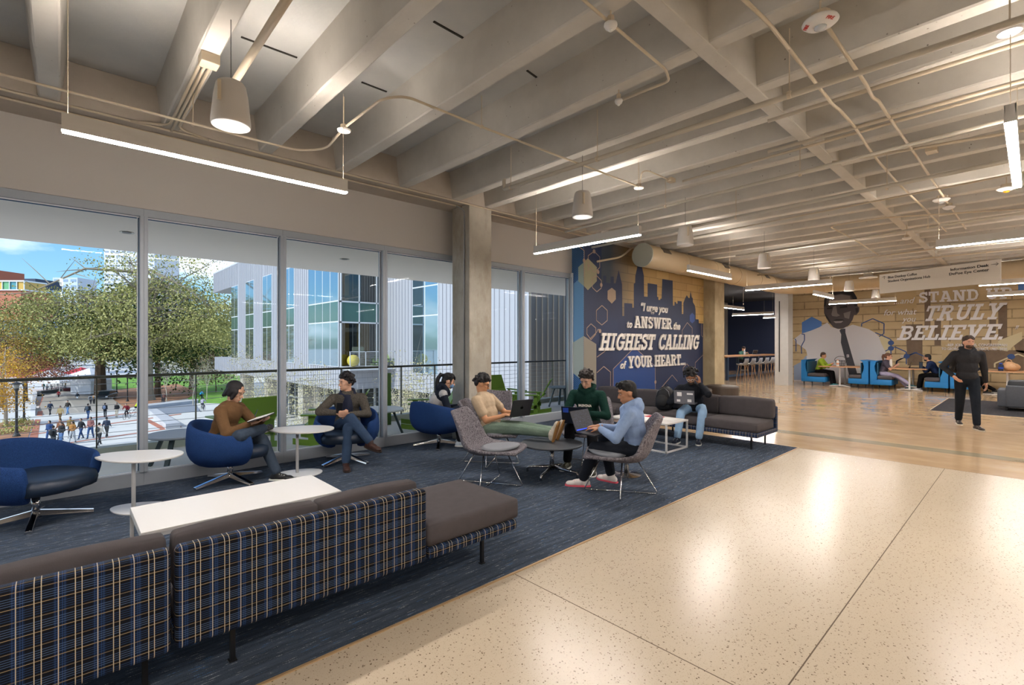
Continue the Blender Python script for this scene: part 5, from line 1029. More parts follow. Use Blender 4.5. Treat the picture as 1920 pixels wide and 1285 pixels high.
MB().obox(M@Vector((.0036, -.11, .165)), (.0005, .035, .03), M).build('sticker', mat('sticker_blue', '2348B0', .5), lid, local=True); MB().obox(M@Vector((.0036, .11, .165)), (.0005, .028, .010), M).build('sticker', mat('sticker_white', 'E4E4E4', .5), lid, local=True)
# 6 light blue hoodie
p6 = (4.40, 2.92, 0); y6 = 120
r6, i6 = person('man in a light blue hoodie typing on a laptop in a grey shell chair', PG, p6, y6, (-.08, 0, .475), (-.02, 0, .875), (.92, .3, 0), .28, hands=((.30, .05, .665), (.33, -.10, .665)), elb=((-.5, .8, -.8), (-.5, -.8, -.8)), feet=((.50, -.06, 0), (.22, -.32, 0)), knee=((1, .1, .5), (1, -.5, .5)), footdir=((1, .15, 0), (.9, -.5, 0)), skin='B98768', hair='121114', hstyle='swept', top='94ACD2', legs='20242C', shoes='DCD6D2', sole='E05A6E', palm=((.1, 0, -1), (.1, 0, -1)), hdir=((1, -.2, -.05), (1, .2, -.05)), hood=True, curl=.35)
MB().lathe([(.031, -.012), (.033, 0), (.031, .012)], (0, 0, 0), 16, frame(i6['arms'][0][0]-i6['arms'][0][1], (0, 0, 1)).to_4x4()@Matrix.Rotation(R(90), 4, 'Y')).build('wrist_watch', BLACK, r6, local=True).location = i6['arms'][0][1]+(i6['arms'][0][0]-i6['arms'][0][1]).normalized()*.035
scr = newmat('code_screen'); co_ = scr.coord('Generated'); wv = scr.noise(1, 2, .5, co_, (1, 22, 60)); 
scr.b.inputs['Base Color'].default_value = hx('16181E'); scr.l(scr.ramp(wv, [(.56, hx('14161C')), (.62, hx('5C7096'))], 'CONSTANT'), scr.b.inputs['Emission Color']); scr.b.inputs['Emission Strength'].default_value = .5
t, lid, M = laptop('open black laptop showing dark code on the lap of the light blue hoodie man', loc2w(p6, y6, (.46, -.02, .625)), y6-27, 26, '2A2C32', .34, .235, -2, scr.m)
MB().obox(M@Vector((-.0044, 0, .022)), (.0004, .155, .006), M).build('task_bar', mat('taskbar_blue', '2A50E0', .4, emis='2A50E0', es=.8), lid, local=True)
# 7 student on sofa
p7 = (7.74, 3.86, 0); y7 = 195
r7, i7 = person('student with round afro hair and earbuds leaning over a laptop on the sofa', PG, p7, y7, (-.02, 0, .505), (.20, 0, .86), (1, .1, 0), .42, hands=((.30, .14, .93), (.36, -.12, .66)), elb=((.2, 1, -1.2), (-.4, -1, -.4)), feet=((.48, .16, 0), (.60, -.14, 0)), knee=((1, .35, .5), (1, -.1, .5)), skin='8E6248', hair='131013', hstyle='afro', top='1E2026', legs='8FAFD0', shoes='141B30', palm=((-.3, -1, 0), (0, .2, -1)), hdir=((0, -.1, 1), (.8, .4, 0)), beard='241a18', glasses='D8D4CE', curl=.7)
MB().ell(Vector(i7['hc'])+Vector((0, .084, 0)), .012).build('earbud', mat('earbud_white', 'F0F0F0', .3), r7, smooth=True, local=True)
t, lid, M = laptop('grey laptop covered in white stickers on the knees of the student on the sofa', loc2w(p7, y7, (.56, -.04, .63)), y7, 10, '6A6C74', .31, .21)
for (y, z_, a, c) in ((-.09, .16, .045, .014), (.07, .15, .035, .032), (-.08, .05, .03, .022), (.085, .045, .026, .018)): MB().obox(M@Vector((.0037, -y, z_)), (.0005, a, c), M).build('sticker', MATS['sticker_white'], lid, local=True)
backpack('large black backpack standing on the sofa beside the afro haired student', (7.62, 4.36, .42), 185, 1.0, '14151A', -12)
# 8 walker
p8 = (12.1, .84, 0); y8 = 202
r8, i8 = person('man in dark hooded sweatshirt walking across the polished floor', 'people in the hall', p8, y8, (0, 0, .93), (.03, 0, 1.41), (1, .1, 0), .03, hands=((-.10, .30, .83), (.10, -.22, .98)), elb=((-.6, .8, -.4), (-1, -1, -.2)), feet=((.30, .04, 0), (-.32, -.02, .03)), knee=((1, 0, .2), (1, 0, .2)), skin='C4957E', hair='33241C', hstyle='short', top='2C2D31', legs='1B2028', shoes='2A2422', sole='C9C2B4', hood=True, beard='3A2A22', vox=.011, hscale=1.05)
backpack('black backpack worn on one shoulder by the walking man', loc2w(p8, y8, (-.20, -.05, 1.02)), y8+180, .95, '101114')
# ================================================================ FAR SIDE OF THE HALL: BOOTHS, RUG, SOFA, BACK ROOM
BTH = mat('booth_blue', '1272B4', .6); BTD = mat('booth_teal', '17506E', .7); BSE = mat('booth_seat', '4A464A', .8); WOODT = mat('light_wood_top', 'C0936C', .45)
XB = 20.75
yb = lambda px: gx(px, 645, XB).y
def booth(label, px0, px1, back_left, wx=1.15):
    y0, y1 = yb(px0), yb(px1); yc = (y0+y1)/2; t = thing('booth_bench', label, 'booth bench', (XB+wx/2, yc, 0), 'blue booth benches along the portrait wall')
    lo, hi = min(y0, y1), max(y0, y1); bt = .2
    if back_left: bk = (hi-bt, hi); st = (lo, hi-bt)
    else: bk = (lo, lo+bt); st = (lo+bt, hi)
    rbox((XB, lo, .14), (XB+wx, hi, .33), .02, 'base', BTH, t, 2)
    rbox((XB+.02, st[0], .33), (XB+wx-.02, st[1], .47), .05, 'seat_cushion', BSE, t, 3)
    prof = [(bk[0], .3), (bk[1], .3), (bk[1], .93), ((bk[0]+bk[1])/2, .99), (bk[0], .93)]; s = -1 if back_left else 1
    inner = bk[0] if back_left else bk[1]
    pts = []
    q = [(0, .30), (0.0, .48), (-.05, .62), (-.07, .78), (-.03, .93), (.06, .99)]
    for o_, z_ in q: pts.append((inner+(o_*-s if True else 0)*-1, z_))
    outer = bk[1] if back_left else bk[0]; pts += [(outer, .96), (outer, .30)]
    b = MB(); k = len(pts); vs = [(XB, y, z_) for y, z_ in pts]+[(XB+wx, y, z_) for y, z_ in pts]
    b.add(vs, [tuple(range(k)), tuple(range(2*k-1, k-1, -1))]+[(i, k+i, k+(i+1) % k, (i+1) % k) for i in range(k)]); b.build('backrest', BTH, t, bevel=.01)
    MB().box((XB+.03, inner-(.03 if back_left else -.005), .5), (XB+wx-.03, inner+(.005 if back_left else .03), .9)).build('back_pad', BTD, t)
    for x in (XB+.08, XB+wx-.08):
        for y in (lo+.08, hi-.08): MB().cyl((x, y, 0), (x, y, .14), .016, .026, 8).build('leg', BLACK, t)
booth('blue booth bench holding the person in lime green, farthest left', 1502, 1547, True)
booth('empty blue booth bench facing the lime green person', 1590, 1628, False)
booth('blue booth bench holding the woman with patterned leggings', 1631, 1672, True)
booth('blue booth bench holding the man in the navy hoodie', 1733, 1778, False)
booth('blue booth bench partly hidden behind the walking man', 1781, 1835, True)
def booth_table(label, px0, px1):
    y0, y1 = yb(px0), yb(px1); t = thing('booth_table', label, 'table', (XB+.5, (y0+y1)/2, 0), 'wood topped booth tables'); yc = (y0+y1)/2
    MB().box((XB-.1, y1, .715), (XB+1.1, y0, .745)).build('tabletop', WOODT, t, bevel=.004)
    for x in (XB+.15, XB+.85):
        MB().cyl((x, yc, .03), (x, yc, .715), .028, n=12).build('post', WHITEP, t); MB().tube([(x-.02, yc-.34, .012), (x, yc, .05), (x+.02, yc+.34, .012)], .02, 8).build('foot', WHITEP, t)
booth_table('wood topped booth table with a basket in front of the portrait tie', 1535, 1612); booth_table('wood topped booth table between the two talking students', 1671, 1738); booth_table('wood topped booth table with a paper bag at the right edge', 1845, 1935)
PB = 'people at the booths'
def seated(label, px, dx, yaw, grp, **k):
    base = dict(pelvis=(-.05, 0, .54), chest=(.06, 0, .95), head_dir=(1, 0, 0), head_tilt=.25, hands=((.36, .08, .80), (.36, -.08, .80)), feet=((.45, .1, 0), (.42, -.1, 0)), fine=False, vox=.014)
    base.update(k); return person(label, grp, (XB+dx, yb(px), 0), yaw, **base)
seated('person in a lime green hoodie and black leggings leaning over the booth table', 1531, .45, -90, PB, skin='B98A70', hair='3A241A', hstyle='short', top='93AE35', legs='16161A', shoes='3A8A90', sole='D8D8D8')
seated('woman with brown ponytail, grey shirt and patterned leggings in a booth', 1655, .30, -90, PB, skin='D0A088', hair='5A3A28', hstyle='pony', top='4A4654', legs='9C98B4', shoes='1E4A50', head_tilt=0, hands=((.25, .05, .78), (.33, -.05, .82)), sleeve=.6, glasses='22242A', feet=((.62, .1, 0), (.70, -.12, .12)))
seated('man in a navy hoodie with dark beard and glasses in a booth', 1752, .45, 90, PB, skin='B98A70', hair='121116', hstyle='short', top='1C2A4C', legs='141418', shoes='C8C8C8', head_tilt=.1, beard='1a1416', glasses='22242A', chest=(.16, 0, .93))
seated('person hidden behind the walking man, dark trousers and patterned shoes under the booth table', 1806, .5, -90, PB, skin='B98A70', hair='121116', top='20242E', legs='15161A', shoes='2A2A2E', feet=((.75, .1, 0), (.5, -.1, 0)))
# things on the booth tables
zt = .746
bs = Vector((XB+.45, yb(1570), zt)); t = thing('wire_basket', 'black wire basket with hooped handle on the booth table', 'basket', bs); WB = mat('basket_wire', '2A2628', .5)
for k in range(5): z_ = zt+.006+k*.05; r_ = .14+.016*k; MB().tube([bs+Vector((r_*math.cos(a), r_*.85*math.sin(a), z_-zt)) for a in sweep(0, 2*math.pi, 18)[:-1]], .006, 5, True).build('ring', WB, t)
b = MB()
for a in sweep(0, 2*math.pi, 14)[:-1]: b.cyl(bs+Vector((.14*math.cos(a), .12*math.sin(a), .004)), bs+Vector((.2*math.cos(a), .175*math.sin(a), .21)), .005, n=5)
b.build('mesh', WB, t); MB().tube([bs+Vector((0, .2*math.cos(a), .2+.16*math.sin(a))) for a in sweep(0, math.pi, 10)], .009, 6).build('handle', WB, t)
def bottle(label, c, r, h, body, capc):
    t = tag(MB().lathe([(r, 0), (r, h*.7), (r*.5, h*.86), (r*.5, h*.9), (0, h*.9)], c, 14).build('bottle', mat('bottle_'+body, body, .3), smooth=False), label, 'bottle'); MB().cyl(Vector(c)+Vector((0, 0, h*.9)), Vector(c)+Vector((0, 0, h)), r*.6, n=12).build('cap', mat('cap_'+capc, capc, .4), t); MB().cyl(Vector(c)+Vector((0, 0, h*.3)), Vector(c)+Vector((0, 0, h*.45)), r*1.02, n=14).build('band', mat('band_'+capc, capc, .4), t)
bottle('white squeeze bottle with orange band on the booth table', (XB+.2, yb(1568), zt), .05, .24, 'E8E4E0', 'D87A30')
bottle('dark bottle with bright blue cap on the right booth table', (XB+.2, yb(1876), zt), .06, .24, '2A3450', '1E50C8')
tm = tag(MB().lathe([(.045, 0), (.05, .2), (0, .2)], (XB+.3, yb(1724), zt), 14).build('tumbler', mat('tumbler_slate', '34465A', .35, .4)), 'dark slate tumbler on the middle booth table', 'tumbler'); MB().cyl((XB+.3, yb(1724), zt+.2), (XB+.3, yb(1724), zt+.22), .052, n=14).build('lid', BLACK, tm)
tb = tag(MB().lathe([(.04, 0), (.042, .18), (.03, .22), (0, .22)], (XB+.12, yb(1669), .80), 12).build('cup', mat('cup_white', 'D8D4D0', .4)), 'pale cup held by the woman with patterned leggings', 'cup'); MB().cyl((XB+.12, yb(1669), 1.02), (XB+.12, yb(1669), 1.04), .035, n=12).build('lid', WHITE, tb)
laptop('small dark laptop open between the two talking students', (XB+.3, yb(1702), zt+.009), 90, -20, '1A1B20', .33, .22)[0]
bc = Vector((XB+.3, yb(1896), zt)); t = thing('carrier_bag', 'tan plastic carrier bag with tied handles on the right booth table', 'bag', bc); b = MB(); b.ell(bc+Vector((0, 0, .12)), (.12, .2, .13)); b.ell(bc+Vector((0, .05, .2)), (.09, .14, .09)); b.build('bag_body', mat('tan_plastic', 'C49A72', .45, bump=.8, bs=25, bd=.02), t, rem=.02, sm=1)
MB().tube([bc+Vector((0, .06+.07*math.cos(a), .25+.10*math.sin(a))) for a in sweep(0, math.pi, 8)], .012, 6).build('handle', MATS['tan_plastic'], t)
# rug and grey sofa at right
rg = MB().box((14.88, -3, -.02), (18.55, 1.67, .012)).build('rug', RUGM); tag(rg, 'dark brown rug with pale edge under the grey sofa', 'rug'); MB().box((14.86, -3, -.02), (14.88, 1.69, .014)).box((14.86, 1.67, -.02), (18.57, 1.69, .014)).build('binding', mat('rug_edge', 'BBAA94', .8), rg)
GS = mat('grey_sofa_cloth', '4A4E56', .85, var=.06, vs=20); t = thing('sofa', 'blue grey boxy sofa seen from behind on the dark rug', 'sofa', (16.5, -.4, 0))
rbox((16.1, -1.5, .1), (16.26, .46, .60), .03, 'backrest', GS, t); rbox((16.26, -1.4, .12), (16.95, .44, .3), .02, 'seat_base', GS, t); rbox((16.12, .44, .1), (16.95, .60, .50), .03, 'armrest', GS, t); rbox((16.12, -1.66, .1), (16.95, -1.5, .50), .03, 'armrest', GS, t)
for a, c in ((-1.48, -.52), (-.5, .42)): cushion((16.27, a, .3), (16.96, c, .45), 'seat_cushion', GS, t); cushion((16.22, a, .46), (16.42, c, .72), 'back_cushion', mat('sofa_leather', '2E3238', .45), t)
for x in (16.18, 16.85):
    for y in (-1.5, .45): MB().box((x-.02, y-.02, .012), (x+.02, y+.02, .12)).build('leg', BLACK, t)
# back room : long counter table with stools
t = thing('counter_table', 'long wood topped counter table with dark blue legs in the back room', 'table', (24, 9.5, 0)); NL = mat('navy_metal', '25384F', .5)
MB().box((20.9, 8.95, .98), (28.2, 10.1, 1.03)).build('tabletop', mat('warm_wood_top', 'A6764A', .45), t, bevel=.004)
for x in (21.1, 24.5, 28.0):
    for y in (9.05, 10.0): MB().box((x-.06, y-.05, 0), (x+.06, y+.05, .98)).build('leg', NL, t)
MB().box((21.1, 9.05, .12), (28.0, 9.12, .22)).build('foot_rail', NL, t)
OAKL = mat('oak_leg', 'B8936C', .5); STS = mat('stool_shell', 'A8A6A6', .6)
def stool(label, loc, yaw):
    t = thing('counter_stool', label, 'stool', (0, 0, 0), 'grey counter stools along the long table', True)
    P = [(.2, .66, .20), (.1, .65, .22), (-.08, .65, .22), (-.17, .70, .21), (-.21, .82, .20), (-.225, .94, .17)]; vs = []; nv = 8
    for i, (x, z, w) in enumerate(P):
        for j in range(nv+1): s = -1+2*j/nv; vs.append((x+(.06*abs(s)**2 if i > 2 else 0), s*w, z+(.05*abs(s)**2 if i < 4 else 0)))
    o = MB().add(vs, [(i*(nv+1)+j, i*(nv+1)+j+1, (i+1)*(nv+1)+j+1, (i+1)*(nv+1)+j) for i in range(len(P)-1) for j in range(nv)]).build('shell', STS, t, smooth=True); q = o.modifiers.new('s', 'SOLIDIFY'); q.thickness = .03; q.offset = 0
    for sx in (1, -1):
        for sy in (1, -1): MB().cyl((sx*.12, sy*.12, .64), (sx*.2, sy*.2, 0), .017, .012, 8).build('leg', OAKL, t)
    t.location = loc; t.rotation_euler = (0, 0, R(yaw)); return t
st = stool('grey counter stool nearest the opening, leftmost of the near row', (21.5, 8.55, 0), 90)
for k in range(1, 9): dup(st, (21.5+.78*k, 8.55, 0), R(90+rnd.uniform(-6, 6)), 'grey counter stool of the near row, %s' % ['', 'second from the left', 'third from the left', 'fourth from the left', 'fifth from the left', 'sixth from the left, beside the white column', 'hidden just past the white column', 'far along behind the white column', 'last one behind the white column'][k])
dup(st, (21.0, 10.6, 0), R(-80), 'grey counter stool on the far side under the woman in black'); dup(st, (20.3, 9.6, 0), R(0), 'grey counter stool at the left end of the long table')
def farp(label, px, X, yaw, **k):
    base = dict(pelvis=(-.05, 0, .76), chest=(.12, 0, 1.16), head_tilt=.5, hands=((.36, .1, 1.08), (.36, -.1, 1.08)), feet=((.3, .1, .2), (.3, -.1, .2)), fine=False, vox=.016); base.update(k)
    p = gx(px, 645, X); return person(label, 'people in the back room', (p.x, p.y, 0), yaw, **base)
person('woman with long dark hair and black sweater bent over the counter table', 'people in the back room', (23.1, 10.55, 0), -75, pelvis=(-.05, 0, .72), chest=(.14, 0, 1.12), head_tilt=.5, hands=((.4, .1, 1.07), (.4, -.1, 1.07)), feet=((.2, .1, .2), (.2, -.1, .2)), fine=False, vox=.016, skin='C99A7C', hair='1C1614', hstyle='longer', top='17181C', legs='1C1E24')
person('man in a green t-shirt working at the far end of the counter table', 'people in the back room', (26.1, 10.5, 0), -110, pelvis=(-.05, 0, .72), chest=(.14, 0, 1.14), head_tilt=.45, hands=((.4, .1, 1.07), (.4, -.1, 1.07)), feet=((.2, .1, .2), (.2, -.1, .2)), fine=False, vox=.016, skin='C99A7C', hair='2C1A14', hstyle='curly', top='4E7468', legs='1C1E24', sleeve=.6)
laptop('laptop open on the counter table before the man in the green t-shirt', (25.6, 9.6, 1.04), 70, -15, 'A8ACB4', .32, .22)
bottle('clear grey bottle standing on the counter table', (24.6, 9.7, 1.03), .04, .26, 'A8B4C0', 'E8E8EC')
# ================================================================ OUTSIDE: BALCONY FURNITURE
GRN = mat('green_plastic', '6F8F2E', .45); GRN2 = mat('green_plastic_pale', '9DB265', .45); GRL2 = mat('slate_plastic', '5E6A6C', .5)
def adirondack(label, loc, yaw, m=GRN, rock=True):
    t = thing('rocking_lounge_chair', label, 'outdoor chair', (0, 0, 0), 'green outdoor rocking lounge chairs', True)
    def pan(pts, w, th, name, mm):
        b = MB(); k = len(pts)
        for a, c in zip(pts, pts[1:]): b.bar((a[0], 0, a[1]), (c[0], 0, c[1]), w, th, (0, 0, 1))
        return b.build(name, mm, t, bevel=.004)
    pan([(.34, .34), (.05, .29), (-.22, .23)], .56, .02, 'seat', m); pan([(-.20, .22), (-.40, .50), (-.58, .82)], .56, .02, 'backrest', m)
    MB().bar((-.41, -.26, .48), (-.41, .26, .48), .05, .02).build('back_brace', m, t)
    for s in (1, -1):
        MB().box((-.34, s*.33-.055, .485), (.38, s*.33+.055, .508)).build('armrest', m, t, bevel=.004)
        MB().box((.18, s*.30-.01, .03), (.28, s*.30+.01, .485)).box((-.32, s*.30-.01, .2), (.28, s*.30+.01, .28)).box((-.30, s*.30-.01, .03), (-.22, s*.30+.01, .485)).build('side_frame', m, t)
        MB().prism([(x, .03+(x/.9)**2*.16-.02) for x in sweep(-.55, .5, 12)]+[(x, .03+(x/.9)**2*.16+.07) for x in sweep(.5, -.55, 12)], s*.30-.012, s*.30+.012, Matrix(((1, 0, 0, 0), (0, 0, 1, 0), (0, 1, 0, 0), (0, 0, 0, 1)))).build('rocker', m, t)
    t.location = loc; t.rotation_euler = (0, 0, R(yaw)); return t
zb = -.008
a0 = adirondack('green outdoor rocking chair behind the brown jacket man, its broad back to the glass', (2.0, 8.05, zb), 100)
def green(x, y, yaw, lb): dup(a0, (x, y, zb), R(yaw), lb)
green(3.15, 7.65, 150, 'green outdoor rocking chair beyond the table of the two men, arm toward the railing')
green(5.05, 7.75, 150, 'green outdoor rocking chair behind the blue armchair of the ponytail woman')
green(7.4, 7.55, 128, 'large green outdoor rocking chair right of the window mullion, back turned to the glass')
green(7.55, 8.4, -100, 'green outdoor rocking chair near the railing facing the large one')
green(10.6, 8.0, 190, 'green outdoor rocking chair seen at the far right end of the glazing')
green(6.35, 8.05, 60, 'green outdoor rocking chair half hidden behind the concrete column')
def otable(label, loc, r, h, top, leg, n=4):
    t = thing('outdoor_table', label, 'outdoor table', loc, 'outdoor balcony tables'); c = Vector(loc)
    MB().lathe([(0, h-.03), (r-.02, h-.03), (r, h-.015), (r-.01, h), (0, h)], c, 40).build('tabletop', top, t)
    for k in range(n): a = R(45+360/n*k+10); MB().bar(c+Vector((.55*r*math.cos(a), .55*r*math.sin(a), h-.03)), c+Vector((.95*r*math.cos(a), .95*r*math.sin(a), 0)), .05, .035).build('leg', leg, t)
TOPG = mat('outdoor_top_grey', '8E9098', .5); LGD = mat('outdoor_leg_dark', '2E3A3E', .55)
otable('low grey outdoor table with dark splayed legs left of the brown jacket man', (1.15, 7.55, zb), .40, .42, TOPG, LGD)
otable('pale outdoor table between the armchairs of the two seated men and the woman', (4.05, 7.75, zb), .42, .45, mat('outdoor_top_pale', 'B9BCC0', .5), LGD)
otable('round grey outdoor table behind the head of the man in the beige t-shirt', (7.2, 8.2, zb), .36, .42, TOPG, GRL2)
otable('slate grey outdoor table with four legs right of the large green chair', (9.25, 8.1, zb), .36, .50, GRL2, GRL2)
gp_ = MB().box((4.62, 8.55, zb), (4.72, 8.62, 1.0)).build('green_post', mat('green_board', '4C6A2C', .5)); tag(gp_, 'narrow upright green board at the railing left of the ponytail woman', 'board')
# ================================================================ THE BUILDING OPPOSITE
CLAD = mat('pale_corrugated_metal', 'AEAEB4', .5, .15); CLADD = mat('shaded_corrugated_metal', '6E6862', .5, .1); WFR = mat('curtain_wall_frame', 'DADCE0', .4, .2)  # second cladding colour is the pale one with the return face's shade painted in
gm = newmat('mirror_window'); gm.b.inputs['Base Color'].default_value = hx('9DB2BC'); gm.b.inputs['Metallic'].default_value = .9; gm.b.inputs['Roughness'].default_value = .04; GMW = gm.m
gm = newmat('spandrel_glass'); gm.b.inputs['Base Color'].default_value = hx('4E6E68'); gm.b.inputs['Metallic'].default_value = .3; gm.b.inputs['Roughness'].default_value = .1; GSP = gm.m
X1, Y1 = 14.3, 33.1; X2 = 17.8; Y3 = 17.9; ZT = 10.6; ZB = -1.7
bd = thing('campus_building', 'long grey building with corrugated cladding and tall windows opposite the balcony', 'building', (20, 40, -6))
MB().box((X1, Y1+4, ZB), (34, 62.4, ZT)).box((X1, Y1, ZB), (34, Y1+4, -.02)).box((X1, Y1, 8.0), (34, Y1+4, ZT)).box((X1, Y1+.1, 3.12), (X2, Y1+4, 4.58)).box((X1, Y1+.1, -.02), (X1+.15, Y1+4, 8)).build('cladding_wall', CLAD, bd); MB().box((X2, Y3, ZB), (34, Y1, ZT)).build('cladding_wall', CLAD, bd)
MB().box((X1, 62.4, 8.1), (34, 71.7, ZT)).build('roof_overhang', CLAD, bd); MB().box((X1, 62.4, ZB), (30, 71, -.1)).build('terrace_slab', CLAD, bd)
MB().box((X1-.03, Y1, ZT-.12), (34, 71.8, ZT+.05)).build('parapet_cap', WFR, bd)
def ribs_x(x, y0, y1, z0, z1, sp, m=CLAD, w=.09, d=.05):
    b = MB(); y = y0+sp/2
    while y < y1: b.box((x-d, y-w/2, z0), (x, y+w/2, z1)); y += sp
    return b.build('cladding_ribs', m, bd)
def win_x(x, y0, y1, z0, z1, bars, trans, spand=None, glass=GMW):      # window on a face with normal -x
    w = MB().box((x-.08, y0, z0), (x+.1, y1, z1)).build('window', WFR, bd); n = bars
    ys_ = sweep(y0, y1, n); zs = [z0]+list(trans)+[z1]
    for k in range(len(zs)-1):
        for i in range(n):
            g = GSP if spand == k else glass
            MB().box((x-.10, ys_[i]+.06, zs[k]+.05), (x-.078, ys_[i+1]-.06, zs[k+1]-.05)).build('pane', g, w)
wins = [(59.6, 62.4, 2, 0), (53.6, 56.5, 2, 0), (47.9, 50.6, 2, 0), (42.0, 44.5, 2, 0), (33.2, 38.8, 4, 0)]
cur = 62.4
for y0, y1, n, _ in wins:
    ribs_x(X1, y1, cur, ZB, ZT, .42); ribs_x(X1, y0, y1, ZB, -.1, .42); ribs_x(X1, y0, y1, 8.1, ZT, .42); win_x(X1, y0, y1, -.05, 8.05, n, (3.14, 4.6), 1); cur = y0
ribs_x(X1, 62.4, 71.7, 8.1, ZT, .42); ribs_x(X1, 62.4, 71, ZB, -.1, .42)
# glazed corner bay facing the balcony
for x0, x1 in ((X1, X1+1.35), (X1+1.35, X1+2.7), (X1+2.7, X2-.05)):
    for z0, z1, g in ((.0, 3.14, None), (3.14, 4.6, GSP), (4.6, 8.0, None)):
        w = MB().box((x0, Y1-.1, z0), (x0+.08, Y1, z1)).box((x0, Y1-.1, z1-.1), (x1, Y1, z1)).build('window', WFR, bd)
        if g: MB().box((x0+.08, Y1-.06, z0), (x1, Y1-.03, z1-.1)).build('pane', g, w)
        else: MB().box((x0+.08, Y1-.06, z0), (x1, Y1-.03, z1-.1)).build('pane', m_glass('corner_glass', (.45, .52, .5, 1), .12) if 'corner_glass' not in MATS else MATS['corner_glass'], w)
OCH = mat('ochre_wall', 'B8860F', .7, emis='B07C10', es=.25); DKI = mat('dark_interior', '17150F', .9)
for z0 in (.0, 4.6):
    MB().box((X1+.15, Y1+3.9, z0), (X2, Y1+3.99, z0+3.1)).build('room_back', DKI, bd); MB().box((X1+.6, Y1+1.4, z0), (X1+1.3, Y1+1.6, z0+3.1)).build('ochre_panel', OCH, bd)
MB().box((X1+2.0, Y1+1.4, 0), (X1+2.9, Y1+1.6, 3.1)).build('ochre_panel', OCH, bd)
MB().box((X1, Y1-1.6, -.25), (X2, Y1, -.02)).build('balcony_slab', WFR, bd)
b = MB(); b.box((X1, Y1-1.55, 1.0), (X2, Y1-1.5, 1.05))
for k in range(9): b.box((X1, Y1-1.54, .1+k*.1), (X2, Y1-1.52, .115+k*.1))
for x in sweep(X1+.02, X2-.1, 3): b.box((x, Y1-1.55, 0), (x+.05, Y1-1.5, 1.05))
b.build('balcony_railing', WFR, bd); ribs_b = MB(); x = X1+.1
while x < X2: ribs_b.box((x-.045, Y1-.05, ZB), (x+.045, Y1, -.25)); x += .4
ribs_b.build('cladding_ribs', CLAD, bd)
cy_ = 32.9
ribs_x(X2, 29.2, 32.9, ZB, ZT, .42, w=.06); ribs_x(X2, 26.0, 29.2, ZB, -.55, .42, w=.06); ribs_x(X2, Y3, 26.0, ZB, ZT, .42, w=.06)
win_x(X2, 26.05, 29.15, -.45, 7.4, 2, (3.45, 5.4))
ck = MB(); x = X2+.05; MB().box((X2, Y3-.06, ZB), (20.6, Y3-.01, ZT)).build('shaded_wall', CLADD, bd)
while x < 20.6: ck.box((x, Y3-.12, ZB), (x+.07, Y3-.05, ZT)); x += .44
ck.build('cladding_ribs', CLADD, bd)
MB().box((20.6, Y3-.15, ZB), (20.9, Y3, ZT)).build('corner_trim', WFR, bd)
w = MB().box((20.9, Y3-.1, -.3), (24, Y3, 4.8)).build('window', WFR, bd)
for z0, z1 in ((-.2, .55), (.75, 3.6), (3.7, 4.7)): MB().box((20.98, Y3-.12, z0), (23.9, Y3-.09, z1)).build('pane', mat('dark_window', '1E2628', .08, .3) if z0 > 0 and z0 < 3 else GSP, w)
# undercroft: columns, glazing, soffit
for y in (34.5, 42.5, 52, 61): MB().box((X1+.8, y, -7.4), (X1+1.9, y+1.2, ZB)).build('concrete_pier', COLM, bd)
MB().box((18.5, Y3+2, -7.4), (18.8, 60, ZB)).build('ground_floor_glass', mat('shopfront_glass', '30383A', .1, .5), bd)
b = MB()
for y in sweep(Y3+2, 60, 20): b.box((18.35, y, -7.4), (18.5, y+.1, ZB))
b.box((18.35, Y3+2, -4.2), (18.5, 60, -4.05)); b.build('shopfront_frame', WFR, bd)
# green lounge things and a yellow pod on the far balcony
LIME = mat('lime_plastic', 'A8D820', .45)
o = MB().ell((X1+.6, Y1-.8, .40), (.42, .42, .42)).build('pod_seat', mat('yellow_pod', 'B8A83C', .7), smooth=True); tag(o, 'yellow rounded pod seat on the far balcony of the grey building', 'pod seat')
ad = dup(a0, (X1+2.5, Y1-.85, -.02), R(200), 'lime green chair on the far balcony of the grey building, left one', 'lime chairs on the far balcony'); dup(a0, (X1+3.3, Y1-.95, -.02), R(230), 'lime green chair on the far balcony of the grey building, right one', 'lime chairs on the far balcony')
lamp = thing('drum_lamp', 'white drum lamp glowing behind the glass corner of the grey building', 'lamp', (X1+1.75, Y1+.9, 2.4)); rbox((X1+1.35, Y1+.7, .9), (X1+2.15, Y1+1.1, 1.35), .08, 'shade', mat('drum_shade', 'D8CFC4', .6, emis='E8DCCC', es=.5), lamp); MB().cyl((X1+1.75, Y1+.9, 1.35), (X1+1.75, Y1+.9, 3.1), .01).build('cord', BLACK, lamp)
